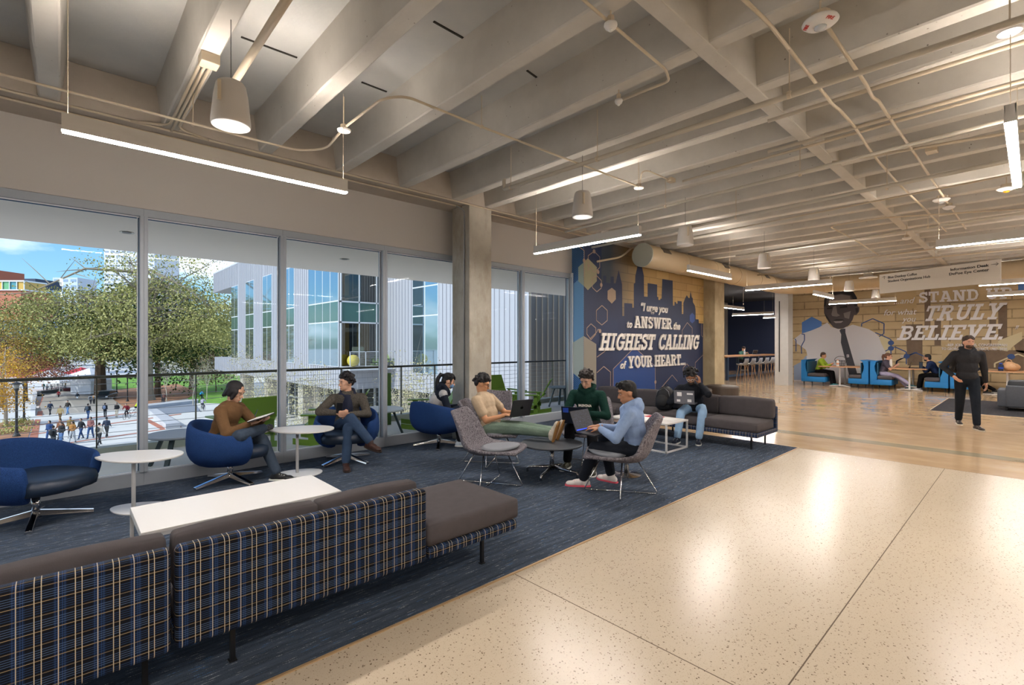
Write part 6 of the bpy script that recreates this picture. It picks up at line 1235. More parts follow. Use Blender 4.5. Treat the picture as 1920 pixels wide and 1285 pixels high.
# ================================================================ PLAZA, TREES, CITY
PAV = mat('pale_paving', 'D2D0CC', .8, var=.05, vs=.5); BRKP = mat('brick_paving', 'B0705A', .85, var=.08, vs=2); PATH = mat('asphalt_path', 'A59C92', .85, var=.06, vs=.4); MUL = mat('mulch', 'A87858', .95, var=.25, vs=1.5); GRS = mat('lawn_grass', '6E9A34', .95, var=.18, vs=.7); GRV = mat('bluestone_road', '878C96', .85, var=.08, vs=1)
b = MB(); ys = [10, 30, 50, 70, 90, 110, 160, 260, 500, 900]
for y0, y1 in zip(ys, ys[1:]): b.add([(-400, y0, gnd(y0)), (600, y0, gnd(y0)), (600, y1, gnd(y1)), (-400, y1, gnd(y1))], [(0, 1, 2, 3)])
struct(b.build('ground', PAV), 'pale concrete plaza far below the balcony')
def zone(name, pts, m, dz, label=None, sub=6):
    # a paved or planted area, its outline laid on the sloping ground
    P = [gp(*p) for p in pts]; b = MB(); k = len(P); c = sum(P, Vector())/k
    top = [p+Vector((0, 0, dz)) for p in P]; bot = [p-Vector((0, 0, .3)) for p in P]
    b.add(top+bot, [tuple(range(k))]+[(i, k+i, k+(i+1) % k, (i+1) % k) for i in range(k)]); o = b.build(name, m); struct(o, label); return o
zone('ground', [(68, 779), (150, 775), (238, 768), (205, 744), (186, 735), (150, 716), (101, 716), (86, 735)], PATH, .02, 'grey brown path leading to the tents')
zone('ground', [(53, 828), (70, 828), (76, 787), (66, 787)], BRKP, .02, 'brick strip beside the left planting bed'); zone('ground', [(69, 780), (79, 780), (84, 745), (79, 745)], BRKP, .04, 'brick strip along the far path')
zone('ground', [(152, 773), (159, 772), (151, 747), (147, 747)], BRKP, .04, 'brick strip in the middle of the path'); zone('ground', [(273, 790), (302, 806), (313, 804), (280, 787)], BRKP, .02, 'brick strip by the pale ramp wall'); zone('ground', [(224, 768), (232, 766), (213, 753), (210, 755)], BRKP, .04, 'brick strip beside the mulch bed')
for i, (a, c) in enumerate((((60, 798), (262, 772)), ((56, 815), (340, 776)), ((110, 833), (340, 800)), ((150, 850), (345, 822)))):
    zone('ground', [a, (c[0], c[1]), (c[0], c[1]+1.4), (a[0], a[1]+1.4)], BRKP, .02, 'thin brick line across the plaza')
zone('ground', [(-40, 800), (-40, 834), (50, 828), (64, 789), (20, 791)], MUL, .06, 'mulched planting bed at lower left')
zone('ground', [(196, 704), (440, 702), (440, 714), (330, 721), (262, 729), (200, 733)], GRS, .05, 'bright green lawn behind the railing'); zone('ground', [(206, 732), (262, 728), (332, 720), (372, 737), (350, 748), (262, 761), (234, 767), (214, 752)], MUL, .08, 'bed of fallen leaves around the big tree')
zone('ground', [(334, 721), (450, 704), (450, 757), (366, 756), (352, 748), (372, 737)], GRS, .06, 'green lawn right of the leaf bed'); zone('ground', [(275, 766), (366, 757), (376, 771), (304, 779)], GRV, .03, 'bluish grey road beyond the ramp wall')
def ledge(label, pts, h, m):
    P = [gp(*p) for p in pts]; k = len(P); b = MB(); b.add([p+Vector((0, 0, h)) for p in P]+[p-Vector((0, 0, .2)) for p in P], [tuple(range(k))]+[(i, k+i, k+(i+1) % k, (i+1) % k) for i in range(k)]); tag(b.build('stone_ledge', m), label, 'ledge')
STN = mat('pale_stone', 'BCBCC0', .7, var=.06, vs=.8)
ledge('pale slanting stone ramp wall in the middle of the plaza', [(275, 773), (294, 774), (338, 803), (311, 806)], .5, STN); ledge('long white kerb wall behind the bluish road', [(262, 765), (372, 753), (372, 756), (262, 769)], .45, STN); ledge('grey stone seat wall under the brown leaved tree', [(58, 766), (68, 766), (66, 780), (57, 780)], .6, STN); ledge('grey stone seat wall farther up the path on the left', [(62, 742), (70, 742), (66, 762), (60, 762)], .6, STN)
# ---------------- trees
def leafmat(name, a, c, c3):
    t = newmat(name); n = t.noise(.9, 4, .7); t.l(t.ramp(n, [(.3, hx(a)), (.5, hx(c)), (.7, hx(c3))]), t.b.inputs['Base Color']); t.b.inputs['Roughness'].default_value = .8; t.b.inputs['Specular IOR Level'].default_value = .2
    t.b.inputs['Subsurface Weight'].default_value = 0; return t.m
LOL = leafmat('olive_leaf', '86844E', 'A2A062', 'BCB67E'); LDK = leafmat('dark_green_leaf', '525C30', '6E7642', '8A8E56'); LBR = leafmat('brown_leaf', '9A5C44', 'B87E66', 'CFA08C'); LYE = leafmat('yellow_leaf', 'C08A2A', 'D8A83C', 'E4C060'); LEV = leafmat('evergreen_leaf', '2E4222', '42582E', '5C7440'); LPA = leafmat('pale_bud_leaf', 'A09A6C', 'B4AE84', 'C4BC98'); LYG = leafmat('yellow_green_leaf', '9C9C54', 'B6B466', 'CAC480')
BRK1 = mat('grey_bark', '8E8474', .9, var=.15, vs=2); BRK2 = mat('brown_bark', '5C4A3A', .9, var=.2, vs=3); BRK3 = mat('pale_bark', 'B8AE9C', .9)
def tree(label, base, h, blobs, leaf, n, ls, tr, bark, fork=.35, limbs=9, twigs=5, seed=1, cat='tree', bare=0, grp=None, lean=(0, 0)):
    rr = random.Random(seed); base = Vector(base); t = thing('tree', label, cat, base, grp); b = MB(); tips = []
    top = base+Vector((lean[0], lean[1], h*fork)); b.tube([base-Vector((0, 0, .3)), base.lerp(top, .15), base.lerp(top, .6), top], tr, 9, rs=[tr*1.5, tr*1.05, tr*.9, tr*.8])
    lead = base+Vector((lean[0], lean[1], h*.8)); b.tube([top, top.lerp(lead, .5)+Vector((rr.uniform(-.5, .5), rr.uniform(-.5, .5), 0)), lead], tr*.5, 6, rs=[tr*.75, tr*.4, tr*.12])
    for i in range(limbs):
        bl = blobs[i % len(blobs)]; a = rr.uniform(0, 6.28); q = rr.uniform(.45, .95)
        e = base+Vector(bl[0])+Vector((bl[1][0]*q*math.cos(a), bl[1][1]*q*math.sin(a), bl[1][2]*rr.uniform(-.3, .9))); s = base.lerp(lead, rr.uniform(fork*.9, .85)/.8 if False else rr.uniform(fork, .75)/.8)
        m = s.lerp(e, .5)+Vector((0, 0, (e-s).length*rr.uniform(.0, .18))); r0 = tr*rr.uniform(.16, .32); b.tube([s, s.lerp(m, .5), m, m.lerp(e, .6), e], r0, 5, rs=[r0, r0*.8, r0*.6, r0*.35, r0*.1])
        for k in range(twigs):
            f = rr.uniform(.3, 1); p = s.lerp(m, f*2) if f < .5 else m.lerp(e, f*2-1); d = Vector((rr.uniform(-1, 1), rr.uniform(-1, 1), rr.uniform(-.2, .9))).normalized()*(e-s).length*rr.uniform(.15, .4); b.tube([p, p+d*.5+Vector((0, 0, .05)), p+d], r0*.3, 4, rs=[r0*.3, r0*.2, r0*.05]); tips.append(p+d)
        tips.append(e)
    b.build('trunk', bark, t)
    L = MB(); V = []; Fc = []; tot = sum(bl[2] for bl in blobs)
    for bl in blobs:
        c = base+Vector(bl[0]); m = int(n*bl[2]/tot); k = 0
        while k < m:
            a, z = rr.uniform(0, 6.28), rr.uniform(-1, 1); r_ = rr.uniform(.35, 1)**.5; q = math.sqrt(1-z*z); g = c+Vector((bl[1][0]*q*math.cos(a)*r_, bl[1][1]*q*math.sin(a)*r_, bl[1][2]*z*r_))
            cs = rr.uniform(.5, 1.3)*ls*4
            for _ in range(rr.randint(8, 22)):
                p = g+Vector((rr.gauss(0, 1)*cs, rr.gauss(0, 1)*cs, rr.gauss(0, .45)*cs)); u = Vector((rr.gauss(0, 1), rr.gauss(0, 1), rr.gauss(0, 1))).normalized(); w = u.cross(Vector((rr.gauss(0, 1), rr.gauss(0, 1), rr.gauss(0, 1)))).normalized(); s = ls*rr.uniform(.6, 1.3); o = len(V)
                V += [p-u*s*.5, p+w*s*.35, p+u*s*.5, p-w*s*.35]; Fc.append((o, o+1, o+2, o+3)); k += 1
    L.v = V; L.f = Fc; L.mi = [0]*len(Fc); L.build('foliage', leaf, t); return t
def G(px, py): return gp(px, py)
g = G(275, 753)
S = 1.0
tree('tallest olive green tree with bare grey upper branches behind the left windows', g, 30, [((3, -1, 15), (11, 9, 5.5), 3), ((-9, 8, 14), (8, 7, 5), 2.2), ((2, 1, 22), (10, 8, 4), .75), ((9, -7, 13), (6, 6, 4), 1.4), ((-2, 3, 9.5), (11, 9, 3.2), 1.5)], LOL, 30000, .34, .95, BRK1, .28, 34, 8, 3)
g = G(188, 747)
tree('dark green spreading tree behind the white tents', g, 22, [((-8, 5, 13), (9, 8, 5), 2.4), ((2, 2, 15), (8, 7, 5), 1.4), ((-2, 0, 9.5), (10, 8, 3), 1.3), ((8, -6, 11), (6, 6, 4), 1)], LDK, 20000, .36, .9, BRK2, .3, 18, 5, 5)
g = gp(352, 735)
tree('yellow green tree left of the grey building', g+Vector((2, 8, 0)), 19, [((0, 0, 11), (8, 7, 5.5), 2.4), ((3, -3, 7), (7, 6, 3.6), 1.3)], LYG, 13000, .34, .5, BRK2, .3, 12, 5, 7)
tree('dark evergreen tree close beside the far end of the grey building', Vector((13, 110, -8.4)), 25, [((0, 0, 14), (9, 8, 8), 3), ((3, 0, 8), (9, 8, 6), 1.4)], LEV, 12000, .5, .5, BRK2, .3, 8, 4, 9)
tree('brown leaved tree left of the tents', gp(48, 752)+Vector((0, 0, 0)), 12.5, [((0, 0, 8), (5.2, 5, 3.6), 2), ((2, -1, 5.5), (4.6, 4, 2.3), 1.2)], LBR, 9500, .26, .3, BRK2, .3, 10, 5, 11)
tree('golden yellow tree at the left edge', gp(11, 800), 10, [((-1.6, 0, 5.2), (2.9, 3, 3.6), 2), ((-.8, 0, 2.8), (2.6, 2.4, 1.4), .8)], LYE, 8000, .17, .16, BRK3, .25, 12, 5, 13)
tree('tall thin yellow brown tree at the left edge behind the golden one', gp(5, 765), 16, [((-1, 0, 11), (4.5, 4, 4.5), 2), ((2, 0, 8), (4, 4, 3), 1)], leafmat('thin_ochre_leaf', 'A08440', 'B89C54', '8A8848'), 5000, .22, .25, BRK2, .3, 12, 6, 15)
for k, (px, py, s_) in enumerate(((300, 741, 9), (312, 757, 7.5), (388, 752, 8), (362, 760, 6))):
    tree(['bare young tree with pale twigs in front of the lawn', 'bare young tree standing next to the pedestrians on the leaf bed', 'bare young tree on the lawn behind the brown jacket man', 'smallest bare young tree right of the leaf bed'][k], gp(px, py), s_, [((0, 0, s_*.65), (1.7, 1.7, s_*.28), 1)], LPA, 350, .1, .07, BRK3, .25, 22, 6, 20+k, grp='bare young trees in front of the lawn')
zl = -7.2
for k, (px, d, s_) in enumerate(((455, 33, 9.4), (498, 30, 8.6), (530, 26, 8.8), (590, 25, 8.8), (620, 27, 7.6), (748, 22, 8.9), (800, 21, 8.7), (765, 24, 7.5))):
    p = gd(px, 645, d); p.z = zl
    tree(['slender budding tree at the left foot of the grey building', 'slender budding tree seen over the open notebook', 'slender budding tree behind the window mullion', 'slender budding tree left of the man with crossed legs', 'slender budding tree right above the man with crossed legs', 'slender budding tree left of the green board', 'slender budding tree before the ponytail woman', 'shorter budding tree between the green board and the ponytail woman'][k], p, s_, [((0, 0, s_*.62), (1.1, 1.1, s_*.34), 1)], LPA, 1500, .075, .06, BRK3, .12, 30, 7, 30+k, grp='slender budding trees below the balcony')
tree('reddish thin shrub tree at the left foot of the grey building', gp(405, 742), 9, [((0, 0, 5), (4, 4, 3.4), 1)], leafmat('russet_leaf', '8E6A54', 'A88468', 'B89A80'), 4200, .18, .12, BRK2, .2, 14, 6, 51)
for k, (px, d, h, m) in enumerate(((60, 260, 22, LDK), (130, 300, 24, LOL), (215, 280, 24, LDK), (300, 300, 26, LOL), (372, 260, 24, LEV), (420, 230, 26, LDK), (-20, 240, 24, LOL), (170, 340, 26, LEV), (260, 230, 20, LEV), (340, 210, 20, LDK))):
    p = gd(px, 645, d); p.z = -9; tree(['distant dark tree in the tree line behind the brown leaved tree', 'distant olive tree in the tree line over the tents', 'distant dark tree in the tree line left of the mullion', 'distant olive tree in the tree line right of the mullion', 'distant evergreen in the tree line left of the grey building', 'distant dark tree touching the grey building', 'distant olive tree outside the left edge', 'farthest evergreen in the tree line over the path', 'distant evergreen in the tree line behind the tall tree', 'distant dark tree behind the yellow green tree'][k], p, h, [((0, 0, h*.55), (15, 12, h*.42), 1)], m, 5000, .9, .6, BRK2, .3, 3, 2, 60+k, grp='distant tree line')
# shrubs in the planting bed
for k, (px, py) in enumerate(((36, 795), (42, 800), (12, 800), (5, 815), (35, 812))):
    p = gp(px, py); rr = random.Random(k); b = MB()
    for _ in range(160):
        q = p+Vector((rr.gauss(0, .5), rr.gauss(0, .5), abs(rr.gauss(.3, .22)))); u = Vector((rr.gauss(0, 1), rr.gauss(0, 1), rr.gauss(0, 1))).normalized()*.12; v = u.cross(Vector((0, 0, 1))).normalized()*.07; b.add([q-u, q+v, q+u, q-v], [(0, 1, 2, 3)])
    tag(b.build('shrub', LOL if k % 2 else LYG), 'low green shrub in the mulched bed, %s' % ['behind the black lamp post', 'right of the black lamp post', 'at the far left', 'nearest the camera', 'at the foot of the lamp post'][k], 'shrub', 'shrubs in the mulched bed')
# lamp posts
def lamppost(label, p, h, k_=1.):
    t = thing('street_lamp', label, 'street lamp', p, 'black street lamps on the plaza'); c = Vector(p); m = mat('black_iron', '23211F', .5)
    MB().lathe([(.26, 0), (.26, .12), (.16, .3), (.11, .5), (.09, .9), (.085, h-.7), (.14, h-.62), (.16, h-.45)], c, 12).build('post', m, t); MB().lathe([(.16, h-.45), (.2, h-.15), (.18, h-.1)], c, 12).build('lantern', mat('lantern_glass', '8E8A80', .3), t); MB().lathe([(.42, h-.12), (.3, h-.02), (.06, h+.08), (0, h+.12)], c, 16).build('cap', m, t)
lamppost('black street lamp with flat cap standing in the mulched bed', gp(31, 820), 4.6); lamppost('black street lamp behind the first one with a purple light', gp(45, 790), 4.6)
for k, (px, py) in enumerate(((239, 754), (219, 738), (204, 729))): lamppost(['black street lamp in the leaf bed nearest the mullion', 'black street lamp in the middle of the leaf bed', 'farthest black street lamp beside the lawn'][k], gp(px, py), 4.6)
# tents, van, car
TEN = mat('tent_white', 'E6E6EA', .6); 
def tent(label, p, s, h=2.3, m=TEN, yaw=47):
    t = thing('canopy_tent', label, 'tent', p, 'canopy tents on the path'); c = Vector(p); Rm = Matrix.Rotation(R(yaw), 3, 'Z'); P = [c+Rm@Vector((x*s, y*s, h)) for x, y in ((-1, -1), (1, -1), (1, 1), (-1, 1))]; ap = c+Vector((0, 0, h+s*.55))
    MB().add(P+[p_-Vector((0, 0, .35)) for p_ in P]+[ap], [(0, 1, 8), (1, 2, 8), (2, 3, 8), (3, 0, 8)]+[(4+i, 4+(i+1) % 4, (i+1) % 4, i) for i in range(4)]+[(7, 6, 5, 4)]).build('canopy', m, t)
    for q in P: MB().cyl((q.x, q.y, c.z-.2), (q.x, q.y, q.z-.3), .05, n=6).build('leg', WHITEP, t)
tent('white peaked canopy tent left of the path end', gp(110, 738), 3.2, 2.6); tent('smaller white canopy tent behind the left one', gp(93, 734), 3.4, 2.7); tent('white canopy tent with red back right of the path end', gp(168, 733), 3.0, 3.2); tent('red topped canopy tent right of the path end', gp(152, 730), 3., 3.2, mat('tent_red', 'C43040', .6)); tent('red topped canopy tent at the left by the brown leaved tree', gp(88, 731), 3., 3., MATS['tent_red'])
tr_ = thing('trailer', 'white box trailer with sloped roof beside the dark car', 'trailer', gp(172, 742)); c = gp(172, 742); Rm = Matrix.Rotation(R(47-90), 4, 'Z')
MB().obox(c+Vector((0, 0, 1.7)), (1.9, 2.4, 1.2), Rm).build('box_body', TEN, tr_); MB().prism([(-1.95, 2.9), (1.95, 2.9), (.5, 4.0), (-.6, 4.0)], -2.4, 2.4, Matrix.Translation(c)@Rm@Matrix.Rotation(R(90), 4, 'X')).build('roof', TEN, tr_)
for s in (1, -1): MB().cyl(c+Rm@Vector((s*1.9, -1, .4)), c+Rm@Vector((s*1.7, -1, .4)), .4, n=14).build('wheel', BLACK, tr_)
def car(label, p, yaw, col):
    t = thing('parked_car', label, 'car', (0, 0, 0), None, True); m = mat('car_'+col, col, .25, .3, coat=.5); gl = mat('car_glass', '2A3236', .08, .2)
    side_ = [(-2.3, .35), (-2.35, .8), (-2.2, 1.05), (-1.2, 1.1), (1.1, 1.05), (2.1, .92), (2.35, .7), (2.3, .35)]; cab = [(-2.2, 1.02), (-1.9, 1.62), (-.2, 1.72), (.55, 1.6), (1.25, 1.04)]; MX_ = Matrix.Rotation(R(90), 4, 'X')
    MB().prism(side_, -.92, .92, MX_).build('body', m, t, bevel=.08); MB().prism(cab, -.78, .78, MX_).build('cabin', gl, t, bevel=.06); MB().box((-1.8, -.7, 1.62), (.2, .7, 1.74)).build('roof', m, t, bevel=.04)
    for x in (-1.45, 1.45):
        for s in (1, -1): w = MB().cyl((x, s*.95, .34), (x, s*.72, .34), .34, n=18).build('wheel', BLACK, t); MB().cyl((x, s*.965, .34), (x, s*.94, .34), .2, n=14).build('hubcap', STEEL, w)
    for s in (1, -1): MB().box((2.2, s*.85-.15, .68), (2.34, s*.85+.15, .84)).build('headlight', mat('headlight', 'D8DCE0', .2), t); MB().box((.75, s*1.02-.08, 1.05), (.9, s*1.02+.08, 1.2)).build('mirror', m, t)
    MB().box((2.28, -.5, .5), (2.36, .5, .68)).build('grille', BLACK, t); t.location = p; t.rotation_euler = (0, 0, R(yaw)); return t
car('dark grey car parked at the edge of the leaf bed, nose to the camera', gp(199, 750), -112, '2C3036'); car('second dark car with red tail light behind the trailer', gp(180, 741), -112, '30343A')
# stall tables with clutter near the tents
for k, (px, py, lb) in enumerate(((93, 741, 'cluttered stall table on the left side of the path'), (140, 736, 'dark red stall counter at the right side of the path'))):
    c = gp(px, py); t = thing('stall_table', lb, 'stall table', c); M_ = Matrix.Rotation(R(47), 4, 'Z'); MB().obox(c+Vector((0, 0, .95)), (2.2, .5, .05), M_).build('tabletop', mat('stall_%d' % k, ['5A5A60', '6A2A30'][k], .7), t); MB().obox(c+Vector((0, 0, .45)), (2.1, .4, .45), M_).build('cloth', mat('stallcloth_%d' % k, ['3A3E44', '6A2A30'][k], .8), t)
# ---------------- city behind
def tower(label, px, d, w, dpt, z1, col, floors, yaw, bands, name='office_tower', zb_=-12, cols=0):
    p = gd(px, 645, d); t = thing(name, label, 'building', (p.x, p.y, zb_)); m = mat('tower_'+col, col, .7); M_ = Matrix.Rotation(R(yaw), 4, 'Z'); c = Vector((p.x, p.y, 0)); MB().obox(c+Vector((0, 0, (zb_+z1)/2)), (w/2, dpt/2, (z1-zb_)/2), M_).build('tower_body', m, t)
    b = MB(); bm_ = mat('glazing_'+bands, bands, .25, .3)
    for k in range(floors):
        z = zb_+(z1-zb_)*(k+.3)/floors; hh = (z1-zb_)/floors*.4
        if cols:
            for q in range(cols): x = -w/2+w*(q+.5)/cols; b.obox(c+M_@Vector((x, 0, z+hh/2)), (w/cols*.33, dpt/2+.15, hh/2), M_)
        else: b.obox(c+Vector((0, 0, z+hh/2)), (w/2+.15, dpt/2+.15, hh/2), M_)
    b.build('window_bands', bm_, t); return t
tower('tall pale slab tower rising behind the tallest tree', 268, 420, 42, 30, 88, 'D2D4DA', 26, -43, '9AA4B4', cols=9); tower('low pale glass tower left of the tall one', 141, 400, 20, 18, 55, 'B9C4D2', 14, -43, '8CA0B8', cols=3); tower('bluish low tower right of the tall slab tower', 338, 500, 18, 18, 60, 'C8D2E0', 14, -43, 'AEBCD0')
rb = tower('brick campus building with a grey window strip at the left edge', 20, 150, 16.5, 10, 17.6, 'B06A50', 1, -43, '5E6878', 'brick_building'); rb2 = tower('taller red brick block at the far left edge', -18, 175, 14.5, 10, 27.5, 'A65C44', 1, -43, '8E9098', 'brick_building'); tower('navy and glass building behind the brick campus building', 56, 210, 16.6, 12, 29, '39465C', 3, -43, 'A4B4C6', 'office_building')
pz = gd(33, 645, 148); t = thing('roof_gallery', 'colourful glazed white framed roof gallery on the brick building', 'roof gallery', (pz.x, pz.y, 17.6)); M_ = Matrix.Rotation(R(-43), 4, 'Z'); cz = Vector((pz.x, pz.y, 19.0)); MB().obox(cz+Vector((0, 0, 1.3)), (5.6, 3.6, .2), M_).obox(cz+Vector((0, 0, -1.35)), (5.6, 3.6, .15), M_).build('slabs', WFR, t)
for k, col in enumerate(('C8503C', 'D8B04A', '6AA878', '4E8E9A', 'C8A04A')): MB().obox(cz+M_@Vector((-4.4+2.2*k, 0, 0)), (1.0, 3.2, 1.2), M_).build('coloured_glass', mat('gallery_'+col, col, .3), t)
for k in range(6): MB().obox(cz+M_@Vector((-5.45+2.18*k, -3.4, 0)), (.1, .1, 1.35), M_).build('frame_post', WFR, t)
# ---------------- people on the plaza
CP = 'people walking on the plaza'
PROT = {}
def proto(kind):
    if kind in PROT: return PROT[kind]
    kw = dict(fine=False, vox=.03, skin='C9A088', elb=((-1, .25, -.3), (-1, -.25, -.3)))
    if kind == 'a': r, _ = person('x', CP, (0, 0, -500), 0, feet=((.28, .08, 0), (-.26, -.08, .04)), hands=((-.14, .23, .88), (.2, -.22, .92)), **kw)
    if kind == 'b': r, _ = person('x', CP, (0, 0, -500), 0, feet=((.08, .1, 0), (-.06, -.1, 0)), hands=((.12, .20, .95), (.14, -.20, .98)), **kw)
    if kind == 'c': r, _ = person('x', CP, (0, 0, -500), 0, feet=((-.22, .08, .03), (.26, -.08, 0)), hands=((.22, .16, 1.05), (.22, -.14, 1.05)), hstyle='longer', build=.92, **kw)
    for ch in list(r.children):
        if ch.modifiers: bake(ch)
        for g_ in ch.children:
            if g_.modifiers: bake(g_)
    PROT[kind] = r; return r
for kd in 'abc': proto(kd)
bpc = {}
def walker(px, py, yaw, kind, top, legs, label, pack=None, s=1., hair='1B1614', grp=CP, child=False):
    p = gp(px, py); r = dup(PROT[kind], (p.x, p.y, p.z), R(yaw), label, grp, s)
    for ch in r.children:
        nm = ch.name.split('.')[0]; c = {'top': top, 'trousers': legs, 'hair': hair}.get(nm)
        if c: ch.material_slots[0].link = 'OBJECT'; ch.material_slots[0].material = mat('walk_'+c, c, .85)
    if pack:
        b = MB(); b.ell((-.19, 0, 1.22), (.09, .16, .22)); o = b.build('backpack_worn', mat('walk_'+pack, pack, .8), r, smooth=True, local=True)
    return r
tc_, aw = -128, 52       # walking toward the camera, away from it
W = [(93, 832, tc_, 'c', '27406E', '2C4A7A', 'walker in a navy vest and light blue sleeves, lowest left of the plaza', None), (115, 835, tc_, 'b', '1A1C20', '4E6E9A', 'walker in a black top and blue jeans beside the tan coated one', None), (113, 827, tc_, 'a', '7A4A2E', '3A3A40', 'masked walker in rust brown half hidden behind the black top', None),
 (132, 822, tc_, 'b', '7E6636', '3C4048', 'masked walker in an olive jacket behind the tan coated one', None), (136, 831, tc_, 'c', 'A8743A', 'B4B8BE', 'walker in a tan coat and pale trousers in the front group', None), (152, 824, tc_, 'a', '1E2026', '24406E', 'man in a black jacket and dark jeans walking to the camera', None), (170, 823, tc_, 'c', '8E5E5A', '2E5080', 'woman in blue overalls with long hair', None),
 (186, 836, aw, 'a', 'D8CFC0', '24262A', 'person in a cream jacket with grey backpack walking away behind the railing post', '4A4C50'), (200, 821, aw, 'a', '2A3448', '2A2C30', 'person in a slate blue hoodie walking away alone', None), (100, 842, aw, 'b', '1E2024', '2A2C30', 'dark haired person just behind the blue armchair', '1A1C20'),
 (94, 779, tc_, 'a', '1E2C44', '22242A', 'hooded person in navy walking at the left of the path', None), (113, 792, tc_, 'a', 'E0C48C', '9A7648', 'person in a pale yellow hoodie and tan trousers', None), (127, 778, tc_, 'a', '2A2622', '5E86B4', 'person in a dark jacket and light jeans', None), (165, 787, aw, 'a', '22262C', '3A5C8C', 'person in black with grey backpack and jeans walking away', '5A6470'), (197, 783, aw, 'b', '22242A', '22242A', 'person in black with pale blue backpack', '8E9CB8'),
 (219, 783, tc_, 'b', '16171A', 'C8BCA8', 'person in a black hoodie and beige trousers', None), (110, 750, tc_, 'a', 'C02A2E', '22242A', 'person in a bright red jacket on the path', None), (145, 754, tc_, 'a', '24303E', 'E4E6EA', 'person in white trousers with a blue bag', None), (122, 737, aw, 'b', '8E8E92', '1E2024', 'person in a grey top farther up the path', None), (170, 761, aw, 'a', '8C949E', '22242A', 'person in a grey hoodie with dark backpack', '2A2C34'), (176, 760, aw, 'b', 'A8A49C', '1E2024', 'person in a beige top beside the grey hoodie', 'C08A50'),
 (305, 758, tc_, 'b', '24262A', '22242A', 'person in black on the leaf bed kerb', None), (308, 758, tc_, 'a', '5A3A34', '2A2224', 'person in dark brown beside the one in black on the leaf bed kerb', None), (108, 725, aw, 'b', 'C04040', '3A3C44', 'far person in red near the left tents', None), (117, 726, aw, 'a', '4A78B0', '2A2C34', 'far person in blue near the left tents', None), (123, 724, tc_, 'b', 'D8B020', '5A4A2A', 'far person in yellow near the left tents', None), (133, 724, aw, 'b', '2A2C34', '2A2C34', 'far dark dressed person at the path end', None), (82, 733, tc_, 'b', '1E5A50', '2A2C34', 'person with an orange hat behind the left stall', None), (149, 725, tc_, 'a', '26282E', '26282E', 'far person with an orange hat right of the path', None),
 (149, 741, aw, 'b', '3A4A5E', '6E8096', 'person in slate standing at the red stall', None), (156, 742, aw, 'b', '2A4058', '24303E', 'person in navy standing at the red stall', None), (163, 742, aw, 'a', '34465C', '2E4A70', 'person in blue jeans queueing by the trailer', None), (168, 741, aw, 'b', '4A4E58', '22242A', 'person in grey queueing by the trailer', None), (96, 737, tc_, 'b', '6A6A72', '3A3A40', 'person in grey behind the cluttered stall table', None), (88, 737, tc_, 'b', '3E4A58', '26282E', 'person in slate behind the cluttered stall table', None)]
for (px, py, yw, kd, tp, lg_, lb, pk) in W: walker(px, py, yw+rnd.uniform(-12, 12), kd, tp, lg_, lb, pk, rnd.uniform(.96, 1.04), hair=('1B1614' if 'hat' not in lb else 'D86A20'))
# cyclists
def cycle(label, px, py, yaw, top, legs):
    p = gp(px, py); t = thing('bicycle', 'bicycle under the '+label, 'bicycle', (0, 0, 0), None, True); m = mat('bike_dark', '1E2024', .4)
    for x in (-.52, .52): MB().tube([(x+.34*math.cos(a), 0, .35+.34*math.sin(a)) for a in sweep(0, 2*math.pi, 18)[:-1]], .02, 5, True).build('wheel', m, t)
    MB().tube([(-.52, 0, .35), (-.15, 0, .85), (.38, 0, .88), (.52, 0, .35)], .018, 5).tube([(-.15, 0, .85), (-.05, 0, .33), (.38, 0, .85)], .018, 5).build('frame', m, t); MB().tube([(.36, -.25, 1.0), (.40, 0, .92), (.36, .25, 1.0)], .015, 5).build('handlebar', m, t); MB().box((-.28, -.07, .88), (-.05, .07, .93)).build('saddle', m, t)
    t.location = p; t.rotation_euler = (0, 0, R(yaw))
    person(label, 'cyclists on the plaza', p, yaw, pelvis=(-.15, 0, 1.02), chest=(.12, 0, 1.45), hands=((.36, .24, 1.06), (.36, -.24, 1.06)), feet=((.1, .12, .45), (-.05, -.12, .22)), fine=False, vox=.03, skin='C9A088', top=top, legs=legs, head_tilt=0)
cycle('cyclist in a maroon top riding to the camera', 238, 786, -118, '7A2A34', '2A2228'); cycle('cyclist in dark clothes with a bright yellow vest', 257, 779, 20, 'B8D420', '1E2024'); cycle('cyclist in a bright blue top on the lawn path', 377, 752, 20, '2E9AD0', '26303C'); cycle('cyclist in lilac grey half hidden behind the brown jacket', 380, 772, 60, 'A8A4B4', '4A4C58')
for kd in 'abc':      # the unplaced originals are removed
    r = PROT[kd]
    for ch in list(r.children):
        for g_ in list(ch.children): bpy.data.objects.remove(g_)
        bpy.data.objects.remove(ch)
    bpy.data.objects.remove(r)

pc = gy(668, 645, Y1+.9)
person('person in a pink shirt sitting behind the upper glass corner of the grey building', 'people in the grey building', (pc.x, Y1+.9, 4.6), -100, pelvis=(-.05, 0, .54), chest=(.0, 0, .98), hands=((.3, .2, .8), (.3, -.2, .8)), feet=((.45, .1, 0), (.42, -.1, 0)), fine=False, vox=.03, skin='A87858', hair='1B1614', top='C88A9A', legs='2A2C34')
yc = gy(645, 645, Y1+1.0); t = thing('lounge_armchair', 'yellow high backed armchair left of the pink shirted person', 'armchair', (yc.x, Y1+1.0, 4.6)); YCM = mat('yellow_cloth', '9A8A2E', .8)
rbox((yc.x-.35, Y1+.7, 4.95), (yc.x+.35, Y1+1.3, 5.1), .04, 'seat', YCM, t); rbox((yc.x-.35, Y1+.65, 5.05), (yc.x-.22, Y1+1.35, 5.9), .05, 'backrest', YCM, t)
for sx in (-.28, .28):
    for sy in (.75, 1.25): MB().cyl((yc.x+sx, Y1+sy, 4.6), (yc.x+sx*.9, Y1+sy, 4.95), .02).build('leg', BLACK, t)
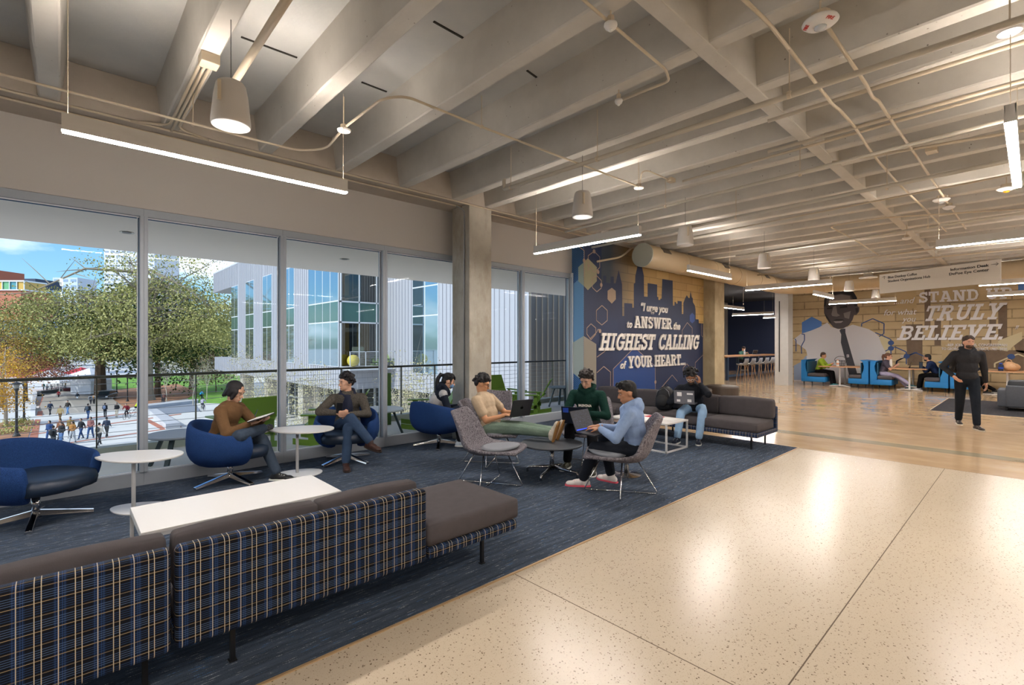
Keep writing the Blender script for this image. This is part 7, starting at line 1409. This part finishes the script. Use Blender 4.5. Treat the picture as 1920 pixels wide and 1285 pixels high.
# ================================================================ WORLD AND SUN
w = bpy.data.worlds.new('world'); sc.world = w; w.use_nodes = True; t = w.node_tree; t.nodes.clear()
o = t.nodes.new('ShaderNodeOutputWorld'); bg = t.nodes.new('ShaderNodeBackground'); tc = t.nodes.new('ShaderNodeTexCoord')
sky = t.nodes.new('ShaderNodeTexSky'); sky.sky_type = 'NISHITA'; sky.sun_disc = False; sky.sun_elevation = R(35); sky.sun_rotation = R(-100); sky.air_density = 1.1; sky.dust_density = .6; sky.ozone_density = 1.6
mp = t.nodes.new('ShaderNodeMapping'); mp.inputs['Scale'].default_value = (1.6, 1.6, 4.0); mp.inputs['Location'].default_value = SKYLOC; t.links.new(tc.outputs['Generated'], mp.inputs[0])
nz = t.nodes.new('ShaderNodeTexNoise'); nz.inputs['Scale'].default_value = 2.2; nz.inputs['Detail'].default_value = 7; nz.inputs['Roughness'].default_value = .52; t.links.new(mp.outputs[0], nz.inputs['Vector'])
cr = t.nodes.new('ShaderNodeValToRGB'); cr.color_ramp.elements[0].position = .48; cr.color_ramp.elements[1].position = .6; t.links.new(nz.outputs[0], cr.inputs[0])
mu = t.nodes.new('ShaderNodeMix'); mu.data_type = 'RGBA'; mu.blend_type = 'MULTIPLY'; mu.inputs[0].default_value = 1; mu.inputs[7].default_value = (SKYMUL[0], SKYMUL[1], SKYMUL[2], 1); t.links.new(sky.outputs[0], mu.inputs[6])
mx = t.nodes.new('ShaderNodeMix'); mx.data_type = 'RGBA'; t.links.new(cr.outputs[0], mx.inputs[0]); t.links.new(mu.outputs[2], mx.inputs[6]); mx.inputs[7].default_value = CLOUD
bg.inputs[1].default_value = 1.0; t.links.new(mx.outputs[2], bg.inputs[0]); t.links.new(bg.outputs[0], o.inputs[0])
L = bpy.data.lights.new('sun', 'SUN'); L.energy = SUNE; L.angle = R(1.5); L.color = (1, .94, .85); lo = bpy.data.objects.new('sun', L); C.objects.link(lo)
d = Vector((-1, -.14, 0)).normalized()*math.cos(R(36))+Vector((0, 0, math.sin(R(36)))); lo.rotation_euler = d.to_track_quat('Z', 'Y').to_euler()
cy = sc.cycles; cy.use_denoising = True; cy.max_bounces = 7; cy.diffuse_bounces = 4; cy.glossy_bounces = 3; cy.transparent_max_bounces = 12; cy.transmission_bounces = 4
cy.caustics_reflective = False; cy.caustics_refractive = False; cy.sample_clamp_indirect = 6.; cy.use_light_tree = True
for ob in bpy.data.objects:
    if '_o' in ob: del ob['_o']
